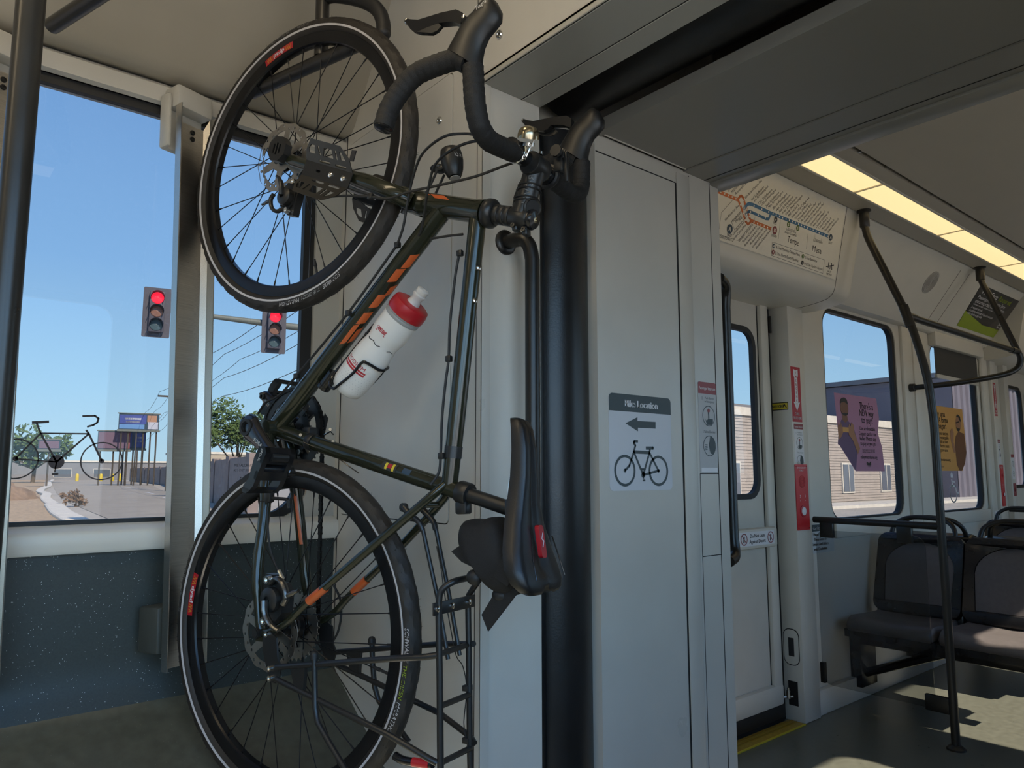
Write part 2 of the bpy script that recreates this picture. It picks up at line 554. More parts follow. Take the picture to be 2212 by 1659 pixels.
def cam_lock(y, z, lab):
    g = G()
    g.lathe([(0.0105, 0), (0.0105, 0.002), (0.0085, 0.0045), (0.0060, 0.0045), (0.0060, 0.0030), (0, 0.0030)], (0, 0, 0), (-1, 0, 0), 20)
    o = g.obj('cam_lock', M['chrome'])
    o.location = (XB - 0.0012, y, z)
    tag(o, lab, 'lock', 'cam locks of the bulkhead hatches')
    g = G(); g.box(-0.0052, -0.0044, -0.0008, 0.0008, -0.0035, 0.0035)
    g.obj('key_slot', M['gap'], o)
(lA,), (lB,) = [(1.2005,2.1962)], [(1.4358,2.083)]
cam_lock(lA[0], lA[1], 'round steel lock on the bulkhead above the passage, beside the brake hood')
cam_lock(lB[0], lB[1], 'round steel lock in the tall hatch, between tyre and handlebar')

# jamb 1 and soffit 1
g = G()
g.box(XB + 0.0, 1.137, YJ, YJ + 0.02, 0, ZS)
g.box(XB + 0.0, 1.137, -0.06, YJ + 0.02, ZS, ZS + 0.02)
g.box(XB + 0.0, 1.137, -0.06, -0.02, 0, ZS)
pj = struct(g.obj('wall_passage', M['panel'], smooth=0))
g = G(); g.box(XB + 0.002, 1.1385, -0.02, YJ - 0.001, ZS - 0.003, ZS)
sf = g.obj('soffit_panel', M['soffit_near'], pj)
g = G(); g.box(1.0770, 1.0795, -0.02, YJ - 0.001, ZS - 0.0036, ZS - 0.0025)
g.obj('soffit_joint', M['gap'], pj)
g = G(); g.box(1.0795, 1.0815, -0.02, YJ - 0.001, ZS - 0.0040, ZS - 0.0028)
g.obj('soffit_bead', M['panel2'], pj)

# bellows between the two sections: soft rolls of rubber curtain
g = G()
def bell_section(cx):
    pass
prof = []
for i in range(41):                      # two soft folds seen from the passage (x, bulge towards the aisle)
    t = i / 40
    x = 1.126 + 0.216 * t
    prof.append((x, 0.050 * sin(pi * min(1, t / 0.30)) ** 0.8 * (t < 0.30) * 0.25 + (0.036 * sin(pi * (t - 0.30) / 0.70) ** 0.75 if t >= 0.30 else 0)))
n = len(prof)
vs = []
for z in (0.0, 0.7, 1.4, 2.085):
    vs += [(x, YJ + 0.043 - b, z) for x, b in prof]
fs = [(r * n + i, r * n + i + 1, (r + 1) * n + i + 1, (r + 1) * n + i) for r in range(3) for i in range(n - 1)]
g.add(vs, fs)
vs = []
for y in (YJ + 0.045, 0.7, 0.3, -0.06):
    vs += [(x, y, 2.160 - 0.7 * b) for x, b in prof]
g.add(vs, fs)
vs = []
for z in (0.0, 2.16):
    vs += [(x, -0.05 + b * 0.5, z) for x, b in prof]
g.add(vs, [(i, i + 1, n + i + 1, n + i) for i in range(n - 1)])
struct(g.obj('trim_3', M['bellows'], smooth=60, label='black rubber bellows curtain joining the two car sections'))

# section 2 passage frame
X2a, X2b = 1.331, 1.866
g = G()
g.box(X2a, X2b, YJ, YJ + 0.02, 0, 2.100)
g.box(X2a, X2a + 0.015, YJ + 0.02, YJ + 0.10, 0, 2.2)
g.box(X2b, X2b + 0.012, YJ + 0.0005, 2.04, 0, 2.56)
g.box(X2a, X2b, -0.06, -0.02, 0, 2.1)
pf = struct(g.obj('wall_frame', M['panel2'], smooth=0))
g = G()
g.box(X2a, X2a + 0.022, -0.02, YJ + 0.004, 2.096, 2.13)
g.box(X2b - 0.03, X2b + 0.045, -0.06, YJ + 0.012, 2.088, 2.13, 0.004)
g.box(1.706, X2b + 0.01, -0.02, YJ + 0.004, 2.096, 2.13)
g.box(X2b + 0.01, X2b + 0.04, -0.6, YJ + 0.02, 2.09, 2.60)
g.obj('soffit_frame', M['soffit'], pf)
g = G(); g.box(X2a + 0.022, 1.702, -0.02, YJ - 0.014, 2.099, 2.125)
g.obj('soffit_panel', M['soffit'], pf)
g = G()
g.box(X2a + 0.0225, 1.7015, YJ - 0.014, YJ - 0.011, 2.0965, 2.101)
g.obj('soffit_bead', M['panel'], pf)
g = G(); g.box(1.702, 1.7065, -0.02, YJ - 0.011, 2.1005, 2.13); g.box(1.806, 1.8075, -0.02, YJ, 2.0945, 2.097)
g.obj('soffit_joint', M['gap'], pf)
g = G()   # joints on the jamb: hatch edge, corner seam, sub panels
f = FY(YJ)
jz = 2.052
g.box(1.334, 1.664, YJ - 0.0008, YJ + 0.001, jz - 0.0015, jz + 0.0015)
g.box(1.6640, 1.6700, YJ - 0.0008, YJ + 0.001, 0, jz)
g.box(1.7290, 1.7315, YJ - 0.0008, YJ + 0.001, 0, 2.09)
g.box(1.8310, 1.8335, YJ - 0.0008, YJ + 0.001, 0, 2.09)
for z in (1.215, 0.985):
    g.box(1.7430, 1.8310, YJ - 0.0008, YJ + 0.001, z - 0.0012, z + 0.0012)
g.box(1.7420, 1.7435, YJ - 0.0008, YJ + 0.001, 0, 1.215)
g.obj('panel_joint', M['gap'], pf)
g = G(); g.box(1.6700, 1.7290, YJ - 0.003, YJ, 0, 2.085, 0.001)
g.obj('corner_strip', M['panel2'], pf)

# grab handle on the jamb by the bellows
hg = empty('grab_rail', (1.08, YJ, 1.0), 'black bent grab handle on the passage jamb behind the saddle', 'handle')
g = G()
hx, hy = 1.052, 1.192
pts = spline([(1.030, 1.259, 1.742), (1.034, 1.232, 1.742), (1.041, 1.210, 1.739), (1.048, 1.197, 1.722), (hx, hy, 1.690)], 5) + \
      [(hx, hy, 1.4), (hx, hy, 1.08)] + spline([(hx, hy, 1.08), (1.051, 1.197, 1.05), (1.05, 1.21, 1.032), (1.048, 1.235, 1.03), (1.048, 1.259, 1.03)], 4)[1:]
pts = [tuple(Vector(p) - Vector((1.08, YJ, 1.0))) for p in pts]
g.tube(pts, 0.0165, 16)
g.obj('bar', M['black'], hg)
for x, z in ((1.030, 1.742), (1.048, 1.03)):
    g = G(); g.lathe([(0.029, 0.0), (0.029, 0.005), (0.025, 0.009), (0.017, 0.010)], (x - 1.08, 0, z - 1.0), (0, -1, 0), 24)
    g.obj('flange', M['black'], hg)

# floor to ceiling pole at the left edge
g = G()
pX, pY = 0.0930, 1.165
g.tube([(0, 0, 0.012), (0, 0, 1.3), (0, 0, 2.66)], 0.0182, 24)
po = g.obj('grab_pole', M['bronze'])
po.location = (pX, pY, 0.0)
tag(po, 'dark bronze floor-to-ceiling pole beside the left wheel channel', 'pole')
g = G(); g.lathe([(0.036, 0), (0.036, 0.006), (0.022, 0.016)], (0, 0, 0), (0, 0, 1), 24)
g.obj('base_flange', M['bronze'], po)

# walls behind the viewer and at the ends, with windows left less tinted to let more daylight in
def near_wall(name, x0, x1, ws):
    g = G()
    g.prism([(x0, -0.05), (x1, -0.05), (x1, 2.62), (x0, 2.62)], FY(YN), 0.0, 0.04,
            holes=[list(reversed(rrect(a, b, c, d, 0.09))) for a, b, c, d in ws])
    return struct(g.obj(name, M['beige']))
nw = [(-2.45, 0.85, -1.30, 2.16), (-1.22, 0.85, -0.12, 2.16), (-0.04, 0.85, 0.88, 2.16)]
near_wall('wall_near', XL, XB, nw)
nw2 = [(2.06, 1.10, 2.66, 1.94), (2.72, 1.10, 3.32, 1.94), (3.95, 0.955, 4.86, 2.14), (5.43, 0.94, 6.28, 2.10), (7.0, 1.10, 7.52, 1.94), (7.62, 1.10, 8.14, 1.94)]
near_wall('wall_near', X2b, XR, nw2)
k = 5
for a, b, c, d in nw + nw2:
    g = G(); g.flat(rrect(a - 0.01, b - 0.01, c + 0.01, d + 0.01, 0.09), FY(YN - 0.01))
    struct(g.obj('window_%d' % k, M['glass_clear' if a < 1 else 'glass_half'])); k += 1
g = G()   # outer roof and upper body sides, unseen boxes added to stop light leaks
g.box(XL, XR, YN - 0.05, 2.12, 2.74, 2.80)
g.box(XL, 1.0, 2.0, 2.05, 2.163, 2.78); g.box(1.0, X2b + 0.1, 1.36, 2.12, -0.05, 2.78); g.box(X2b, XR, 2.085, 2.12, 2.18, 2.78); g.box(XL, XR, YN - 0.05, YN - 0.01, 2.2, 2.78)
g.box(0.98, X2b + 0.1, YN - 0.05, -0.07, -0.05, 2.78)
struct(g.obj('roof', M['beige'], smooth=0))
g = G(); g.box(XL - 0.04, XL, YN, 2.0, 0, 2.7)
struct(g.obj('wall_end', M['beige']))
g = G(); g.box(XR, XR + 0.04, YN, 2.06, 0, 2.7)
struct(g.obj('wall_end', M['beige']))
# ceiling lamps of the bike area, over the aisle (above the frame)
LAMP = mat('lamp_diffuser', (0.8, 0.72, 0.5), 0.4, emit=(1.0, 0.80, 0.52), estr=8.5)
LAMPB = mat('lamp_diffuser_soft', (0.8, 0.72, 0.5), 0.4, emit=(1.0, 0.80, 0.52), estr=2.0)
for r_, (yc, mm) in enumerate(((0.98, LAMP), (-0.06, LAMPB))):
    for i, (x0, x1) in enumerate(((-2.5, -1.40), (-1.38, -0.28), (-0.26, 0.46))):
        lm = empty('ceiling_light', ((x0 + x1) / 2, yc, 2.655), 'long ceiling light over the bike area, %s, %s' % (('window side', 'opposite side')[r_], ('farthest from the passage', 'middle of three', 'next to the passage')[i]), 'light', 'ceiling lights over the bike area')
        h_ = (x1 - x0) / 2
        g = G(); g.box(-h_, h_, -0.085, 0.085, -0.004, 0.006); g.obj('diffuser', mm, lm)
        g = G(); g.box(-h_, h_, -0.10, -0.085, -0.008, 0.006); g.box(-h_, h_, 0.085, 0.10, -0.008, 0.006); fr0 = g.obj('frame', M['beige'], lm)

# ------------------------------------------------------------------ hook rails, wheel channels and the hanging bicycle
# bicycle frame of reference: u = forward along the bike (up the wall), v = bike's own "up" (towards the aisle), w = bike's right side
BO = Vector((0.651821, 1.520104, 0.8966))
BU = Vector((0.007924, 0.050929, 0.998671)).normalized()
BN = Vector((0.944462, 0.327729, -0.024207)).normalized()
BV = BN.cross(BU)
MB = Matrix((BU, BV, BN)).transposed().to_4x4(); MB.translation = BO
# the hooks and channels are fixed to the car, square to the wall rather than to the leaning bicycle
KU = Vector((-0.0150, 0.0432, 0.99895)); KN = Vector((cos(radians(19.2)), sin(radians(19.2)), 0)); KU = (KU - KN * KU.dot(KN)).normalized(); KV = KN.cross(KU)
MK = Matrix((KU, KV, KN)).transposed().to_4x4(); MK.translation = BO
def at_rack(o, dx=0.0):
    m = MK.copy(); m.translation = BO + Vector((dx, 0, 0)); o.matrix_world = m
    return o
def at_bike(o, dx=0.0):
    m = MB.copy(); m.translation = BO + Vector((dx, 0, 0)); o.matrix_world = m
    return o

M['frame'] = mat('olive_green_enamel', (0.0165, 0.0180, 0.0095), 0.20, 0.0, noise=0.06, nscale=20, coat=0.35, spec=0.4)
M['tyre'] = mat('tyre_rubber', (0.0195, 0.0160, 0.0125), 0.62, noise=0.25, nscale=40, bump=0.2, bscale=300)
M['reflex'] = mat('reflective_stripe', (0.52, 0.50, 0.50), 0.35)
M['rim'] = mat('black_anodised', (0.012, 0.012, 0.013), 0.27, 0.4)
M['spoke'] = mat('black_spoke', (0.018, 0.018, 0.02), 0.32, 0.7)
M['rotor'] = mat('rotor_steel', (0.42, 0.40, 0.37), 0.34, 1.0, noise=0.1, nscale=40)
M['tape'] = mat('handlebar_tape', (0.0045, 0.0044, 0.0046), 0.66, bump=0.5, bscale=600)
M['hood'] = mat('hood_rubber', (0.0065, 0.0065, 0.0068), 0.45)
M['gloss'] = mat('gloss_black', (0.010, 0.010, 0.011), 0.16)
M['satin'] = mat('satin_black', (0.013, 0.013, 0.013), 0.36)
M['graphite'] = mat('graphite_alloy', (0.14, 0.135, 0.125), 0.25, 0.9)
M['orange_dec'] = mat('orange_decal', (0.50, 0.095, 0.022), 0.32)
M['brass'] = mat('brass', (0.46, 0.40, 0.28), 0.22, 1.0)
M['cage_brown'] = mat('cage_bronze', (0.030, 0.027, 0.022), 0.30, 0.3)
M['chain'] = mat('oily_chain', (0.030, 0.028, 0.026), 0.35, 0.8)
M['bottle'] = mat('frosted_white_plastic', (0.66, 0.64, 0.60), 0.34)
M['cap'] = mat('red_plastic', (0.36, 0.012, 0.018), 0.30)
M['greyplastic'] = mat('grey_plastic', (0.27, 0.27, 0.26), 0.35)
M['nozzle'] = mat('clear_grey_silicone', (0.50, 0.48, 0.45), 0.3)
M['nylon'] = mat('black_nylon', (0.005, 0.005, 0.0053), 0.75, noise=0.3, nscale=600, bump=0.5, bscale=700)
M['leather'] = mat('saddle_cover', (0.0085, 0.0085, 0.009), 0.36, noise=0.2, nscale=60, bump=0.15, bscale=900)
M['silver_print'] = mat('silver_print', (0.50, 0.49, 0.47), 0.4)

# overhead hook rail
def hook(name, dx, label):
    h = at_rack(empty(name, label=label, cat='hook', group='overhead bike hooks'), dx)
    g = G()
    g.tube([(1.290, -0.190, 0.050), (1.290, 0.05, 0.050), (1.290, 0.172, 0.050)], 0.0165, 18); g.obj('rail', M['bronze'], h)
    g = G()
    g.tube([(1.30, 0.052, 0.050), (1.46, 0.058, 0.050), (1.74, 0.062, 0.050)], 0.0165, 16); g.obj('stem', M['bronze'], h)
    g = G()
    pts = spline([(1.452, 0.060, 0.050), (1.440, 0.100, 0.050), (1.408, 0.160, 0.050), (1.372, 0.210, 0.050), (1.345, 0.232, 0.052), (1.316, 0.242, 0.052), (1.290, 0.245, 0.050)], 6)
    g.tube(pts, 0.0165, 16); g.ball(pts[-1], 0.0165); g.obj('hook', M['rubber'], h)
    return h
hook('bike_hook', 0.0, 'black overhead hook rail the bicycle hangs from by its front wheel')
hook('bike_hook', -0.435, 'empty black overhead hook rail at the top left, next to the hanging bicycle')

# stainless wheel channels
def channel(name, dx, label):
    c = at_rack(empty(name, label=label, cat='channel', group='stainless wheel channels'), dx)
    g = G()
    out = [(-0.327, -0.052), (-0.327, -0.0495), (-0.350, -0.047), (-0.3615, -0.036), (-0.3645, -0.020), (-0.3645, 0.020), (-0.3615, 0.036), (-0.350, 0.047), (-0.327, 0.0495), (-0.327, 0.052),
           (-0.352, 0.0495), (-0.3635, 0.0385), (-0.367, 0.021), (-0.367, -0.021), (-0.3635, -0.0385), (-0.352, -0.0495)]
    rings = []
    for u, cut in ((-0.110, 0), (0.5, 0), (1.225, 0), (1.262, 0.0)):
        rings.append([(u - (0.030 if (u > 1.25 and v < -0.352) else 0), v, w) for v, w in out])
    g.loft(rings); g.obj('profile', M['steel'], c, smooth=35)
    for u in (1.214, 1.196, -0.008, -0.045):
        g = G(); g.lathe([(0.0068, 0), (0.0068, 0.002), (0.0050, 0.0045), (0.0026, 0.0045), (0.0026, 0.0025), (0, 0.0025)], (u, -0.3645, 0.006), (0, 1, 0), 14)
        g.obj('screw', M['black'], c)
    g = G()   # plastic bracket at the head of the channel
    for (u0, u1, v0, v1, w0, w1) in ((1.262, 1.322, -0.405, -0.345, -0.050, 0.052), (1.155, 1.300, -0.400, -0.366, -0.062, -0.050), (1.155, 1.30, -0.405, -0.385, -0.062, 0.05)):
        g.box(u0, u1, v0, v1, w0, w1, 0.008)
    g.obj('head_bracket', M['beige_near'], c)
    g = G()   # block at the foot
    g.box(-0.075, 0.030, -0.440, -0.366, -0.052, 0.030, 0.006); g.obj('foot_block', mat('green_grey_block', (0.05, 0.055, 0.048), 0.5) if 'foot' not in M else M['foot'], c)
    return c
M['foot'] = mat('green_grey_plastic', (0.05, 0.055, 0.048), 0.5)
channel('wheel_channel', 0.0, 'vertical stainless steel channel behind the bicycle wheels')
channel('wheel_channel', -0.405, 'vertical stainless steel channel at the left edge, behind the dark pole')

# bicycle decal on the window
fwn = FY(1.9775)
dk = mat('brown_decal', (0.035, 0.024, 0.022), 0.6)
g = G()
K = [(0.2792,1.2427),(0.3721,1.2457),(0.3347,1.3184),(0.2441,1.3077),(0.2346,1.3306),(0.2256,1.3313),(0.2587,1.3348),(0.325,1.3509),(0.351,1.3532),(0.3592,1.347),(0.3569,1.3369),(0.3494,1.331),(0.3361,1.3261),(0.1995,1.2492),(0.277,1.2193),(0.2718,1.2151),(0.2847,1.2151),(0.4245,1.2417)]
bbp, fh, hd_, stp, stt = K[0], K[1], (K[2][0] - 0.001, K[2][1]), K[3], K[4]
rf = abs(K[17][0] - K[1][0]); rh = K[13]
g.flat(circ(bbp[0], bbp[1], 0.0160, 24), fwn)
for c in (fh, rh):
    g.flat(circ(c[0], c[1], 0.0455, 40), fwn, holes=[list(reversed(circ(c[0], c[1], 0.0425, 40)))]); g.flat(circ(c[0], c[1], 0.0056, 14), fwn)
hb = [(0.341,1.3098)][0]
g.stroke([stp, hb], 0.0036, fwn); g.stroke([bbp, stp, stt], 0.0040, fwn); g.stroke([bbp, hb], 0.0040, fwn); g.stroke([rh, bbp], 0.0032, fwn); g.stroke([rh, stp], 0.0036, fwn)
g.stroke([K[2], hb, fh], 0.0044, fwn)
g.stroke([K[5], K[6]], 0.0062, fwn); g.stroke([K[7], K[8], K[9], K[10], K[11], K[12]], 0.0044, fwn)
g.stroke([bbp, K[14]], 0.003, fwn); g.stroke([K[15], K[16]], 0.0050, fwn)
dc = g.obj('window_decal', dk, smooth=0); tag(dc, 'dark brown bicycle outline decal on the big window', 'decal')
g = G()
tm = [(0.7118,1.234),(0.7099,1.2217),(0.7106,1.2045)]
g.text('METALCRAFT', fwn, tm[0][0], tm[0][1], 0.0075, 0.050, 'c'); g.text('AS 3 DOT 508 T2', fwn, tm[1][0], tm[1][1], 0.0062, 0.050, 'c')
for r in range(3):
    for c in range(3): g.flat(circ(tm[2][0] - 0.006 + c * 0.006, tm[2][1] - r * 0.0055, 0.0014, 8), fwn)
mk = g.obj('glass_mark', M['dark_ink'], smooth=0); tag(mk, 'small black maker stamp with dots etched on the window corner', 'mark')

# ------------------------------------------------------------------ bicycle
bike = at_bike(empty('bicycle', label='olive green touring bicycle hanging upright by its front wheel', cat='bicycle'))
def bobj(g, name, m, parent=None, **k): return g.obj(name, M[m] if isinstance(m, str) else m, parent or bike, **k)

# frame
DT0, DT1 = Vector((0.428, -0.042, 0)), Vector((0.829, 0.4215, 0))
g = G()
HT0, HT1 = Vector((0.853, 0.358, 0)), Vector((0.795, 0.516, 0))
g.lathe([(0.0225, -0.004), (0.0250, 0.0), (0.0250, 0.012), (0.0232, 0.016), (0.0232, 0.150), (0.0250, 0.155), (0.0250, 0.168)], HT0, HT1 - HT0, 24)
g.tube([DT0, DT1], 0.0205, 20)
g.tube([(0.281, 0.424, 0), (0.40, 0.442, 0), (0.60, 0.471, 0), (0.803, 0.501, 0)], [0.0155, 0.0165, 0.0165, 0.0172], 20)
g.tube([(0.419, -0.049, 0), (0.262, 0.463, 0)], 0.0162, 20)
g.lathe([(0.021, -0.036), (0.021, 0.036)], (0.419, -0.049, 0), (0, 0, 1), 24)
for s in (-1, 1):
    g.tube(spline([(0.282, 0.422, 0.010 * s), (0.25, 0.385, 0.026 * s), (0.155, 0.255, 0.048 * s), (0.0615, 0.120, 0.060 * s), (0.028, 0.078, 0.064 * s), (0.006, 0.035, 0.067 * s), (0.0, 0.008, 0.067 * s)], 5), [0.0085] * 12 + [0.0080] * 19, 12)
    g.tube(spline([(0.405, -0.044, 0.028 * s), (0.33, -0.030, 0.036 * s), (0.22, -0.022, 0.050 * s), (0.12, -0.020, 0.064 * s), (0.03, -0.006, 0.068 * s), (0.006, 0.0, 0.068 * s)], 5), [0.0145] * 8 + [0.0120] * 10 + [0.0090] * 8, 12)
g.tube([(0.245, 0.378, -0.028), (0.245, 0.380, 0.028)], 0.006, 10)
g.box(-0.018, 0.016, -0.014, 0.016, -0.071, -0.064, 0.003); g.box(-0.018, 0.016, -0.014, 0.016, 0.064, 0.071, 0.003)
fr = bobj(g, 'frame', 'frame', smooth=40)
def tube_patch(g, P0, A, r, s0, s1, a0, a1, shear=0.0, n=6):
    A = Vector(A).normalized(); T = Vector((-A.y, A.x, 0)); Nn = Vector((0, 0, -1))
    vs = []
    for s in (0, 1):
        for i in range(n + 1):
            t = i / n; a = radians(a0 + (a1 - a0) * t)
            h = (s0 if s == 0 else s1) + shear * t
            vs.append(tuple(Vector(P0) + A * h + (Nn * cos(a) + T * sin(a)) * r))
    g.add(vs, [(i, i + 1, n + 1 + i + 1, n + 1 + i) for i in range(n)])
Ad = (DT1 - DT0).normalized()
for s0, s1, a0, a1 in ((0.462, 0.497, 12, 55), (0.422, 0.456, -2, 40), (0.392, 0.418, 34, 70), (0.354, 0.389, 4, 46), (0.309, 0.340, 2, 44), (0.250, 0.303, -2, 22), (0.262, 0.300, 30, 58)):
    g = G(); tube_patch(g, DT0, Ad, 0.0208, s0, s1, a0 + 38, a1 + 38, 0.012); g.obj('orange_block', M['orange_dec'], fr, smooth=60)
g = G(); g.tube([(0.0645, 0.1243, -0.0597), (0.092, 0.165, -0.0555)], 0.0089, 12); g.obj('orange_band', M['orange_dec'], fr)
g = G(); g.tube([(0.0700, 0.132, 0.0590), (0.097, 0.172, 0.0548)], 0.0089, 12); g.obj('orange_band', M['orange_dec'], fr)
g = G()
A0c, A1c = Vector((0.300, -0.0275, 0.0385)), Vector((0.165, -0.0195, 0.0575)); dC = (A1c - A0c)
tube_patch(g, A0c, dC, 0.0128, 0.02, 0.135, -50, -18); g.obj('orange_strip', M['orange_dec'], fr)
g = G()
Ah = (HT1 - HT0).normalized()
tube_patch(g, HT0, Ah, 0.0236, 0.035, 0.072, -48, -22, 0.02); tube_patch(g, HT0, Ah, 0.0236, 0.024, 0.030, -48, -36, 0.01); g.obj('orange_logo', M['orange_dec'], fr)
g = G()
As = Vector((0.262, 0.463, 0)) - Vector((0.419, -0.049, 0)); As.normalize()
tube_patch(g, (0.419, -0.049, 0), As, 0.0166, 0.335, 0.372, -50, 10); g.obj('tube_sticker', M['dark_ink'], fr)
g = G(); tube_patch(g, (0.419, -0.049, 0), As, 0.0169, 0.343, 0.349, -42, 4); tube_patch(g, (0.419, -0.049, 0), As, 0.0169, 0.361, 0.367, -46, 6); g.obj('sticker_print', M['yellow'], fr)
g = G(); tube_patch(g, (0.419, -0.049, 0), As, 0.0169, 0.350, 0.360, -40, -8); g.obj('sticker_print', M['red'], fr)
g = G(); tube_patch(g, (0.419, -0.049, 0), As, 0.0166, 0.388, 0.408, -45, -5); g.obj('tube_sticker', M['navy'], fr)
g = G(); g.tube([(0.352, 0.4348, 0), (0.330, 0.4315, 0)], 0.0172, 18); g.obj('tube_guard', M['satin'], fr)
for u, v in ((0.6865, 0.4998), (0.6235, 0.4905)):
    g = G(); g.lathe([(0.0055, 0), (0.0055, 0.003), (0.0030, 0.0048), (0, 0.0048)], (u, v, -0.004), (0.14, 0.95, -0.3), 12); g.obj('bottle_boss', M['chrome'], fr)
g = G(); g.lathe([(0.0205, 0.0), (0.0215, 0.003), (0.0215, 0.020), (0.0205, 0.024)], (0.2675, 0.4465, 0), (-0.29, 0.957, 0), 20)
g.box(0.226, 0.250, 0.443, 0.468, -0.012, 0.010, 0.004); bobj(g, 'seat_collar', 'satin')
g = G()
for P_, q in (((0.846, 0.386, 0), 0), ):
    pass
for u, v in ((0.7555, 0.4925), (0.36, 0.075), (0.375, 0.085)):
    pass
bobj_g = None
# fork
g = G()
for s in (-1, 1):
    g.tube(spline([(0.850, 0.352, 0.020 * s), (0.868, 0.322, 0.043 * s), (0.905, 0.255, 0.054 * s), (0.965, 0.135, 0.057 * s), (1.010, 0.045, 0.058 * s), (1.0347, 0.006, 0.058 * s)], 5), [0.019] * 6 + [0.0185] * 5 + [0.0165] * 5 + [0.0135] * 5 + [0.0105] * 5, 14)
    g.box(1.018, 1.048, -0.014, 0.014, 0.054 * s - 0.004, 0.054 * s + 0.004, 0.003)
g.tube([(0.862, 0.336, -0.030), (0.866, 0.330, 0), (0.862, 0.336, 0.030)], 0.021, 14)
g.lathe([(0.0235, -0.010), (0.0235, 0.012)], (0.858, 0.346, 0), (-0.345, 0.939, 0), 20)
fk = bobj(g, 'fork', 'frame', smooth=60)
g = G(); g.lathe([(0.006, 0), (0.006, 0.014)], (0.850, 0.325, -0.006), (-0.9, -0.4, 0), 10); g.obj('fork_bolt', M['satin'], fk)

# headset, stem
Sd = Vector((-0.345, 0.939, 0)); Se = Vector((0.939, 0.345, 0))
S0 = Vector((0.793, 0.520, 0))
g = G(); g.lathe([(0.0262, 0), (0.0285, 0.004), (0.0285, 0.013), (0.0240, 0.019), (0.0195, 0.021)], S0, Sd, 24); hs = bobj(g, 'headset', 'satin')
for k_ in range(3):
    g = G(); g.lathe([(0.0182, 0.0), (0.0190, 0.001), (0.0190, 0.0115), (0.0182, 0.0125)], S0 + Sd * (0.021 + 0.0127 * k_), Sd, 22); g.obj('spacer', M['satin'], hs)
ST0 = S0 + Sd * 0.060
g = G()
g.lathe([(0.0185, 0.0), (0.0205, 0.003), (0.0205, 0.038), (0.0185, 0.041)], ST0, Sd, 24)
c0 = ST0 + Sd * 0.0205; c1 = c0 + Se * 0.098
g.tube([c0 + Se * 0.006, c0 + Se * 0.05, c1], [0.0215, 0.0205, 0.0205], 18)
g.lathe([(0.0205, -0.024), (0.0225, -0.021), (0.0225, 0.021), (0.0205, 0.024)], c1, (0, 0, 1), 24)
g.box(ST0.x - 0.032, ST0.x - 0.012, ST0.y + 0.003, ST0.y + 0.014, -0.010, 0.008, 0.003); g.box(ST0.x - 0.045, ST0.x - 0.026, ST0.y + 0.024, ST0.y + 0.035, -0.010, 0.008, 0.003)
sm = bobj(g, 'stem', 'satin', smooth=50)
g = G(); g.lathe([(0.0195, 0), (0.0195, 0.005), (0.0165, 0.010), (0.006, 0.0115), (0.006, 0.009), (0, 0.009)], ST0 + Sd * 0.041, Sd, 26); tcp = g.obj('top_cap', M['gloss'], sm)
g = G(); g.lathe([(0.0058, 0), (0.0058, 0.0020), (0.0034, 0.0024), (0.0034, 0.0006), (0, 0.0006)], ST0 + Sd * 0.0505, Sd, 14); g.obj('cap_bolt', M['brass'], sm)
g = G()
for u, v in ((ST0.x - 0.032, ST0.y + 0.008), (ST0.x - 0.045, ST0.y + 0.030)): g.lathe([(0.0042, 0), (0.0042, 0.005), (0.0022, 0.005), (0.0022, 0.003), (0, 0.003)], (u + 0.01, v, -0.010), (0, 0, -1), 12)
for a in (-1, 1): g.lathe([(0.0040, 0), (0.0040, 0.005)], c1 + Se * 0.020 + Sd * (0.012 * a) + Vector((0, 0, -0.013)), Se, 12)
g.obj('stem_bolt', M['graphite'], sm)
def fstem(x, y, d=0.0):
    A = Se; T = Sd
    a = y / 0.0213
    return tuple(c0 + A * (0.016 + x) + Vector((0, 0, -1)) * (0.0213 + d) * cos(a) + T * (0.0213 + d) * sin(a))
g = G()
def fst(x, y, d=0.0): return fstem(0.065 - x, -y, d)
g.text('ROVAL', fst, 0.033, -0.0165, 0.012, 0.058, 'c', 0.0004, shear=0.2); g.obj('lettering', mat('stem_print', (0.11, 0.10, 0.085), 0.4), sm, smooth=0)
# computer mount on the stem with rubber bands
cm = Vector((0.797, 0.632, -0.030))
g = G(); g.lathe([(0.0185, 0), (0.0185, 0.004), (0.016, 0.006), (0.014, 0.004), (0, 0.004)], c0 + Se * 0.020 + Sd * 0.0205 + Vector((0, 0, -0.006)), Sd + Vector((0, 0, -0.55)), 24)
g.box(-0.0, 0.0, 0, 0, 0, 0) if False else None
g.obj('computer_mount', M['satin'], sm)
g = G()
for s_ in (0.030, 0.036, 0.052, 0.060):
    g.tube([tuple(c0 + Se * (s_ + 0.004 * sin(t)) + Vector((0, 0, -1)) * 0.0222 * cos(t) + Sd * 0.0222 * sin(t)) for t in [2 * pi * i / 20 for i in range(20)]], 0.0013, 6, closed=True)
g.obj('rubber_band', M['rubber'], sm)

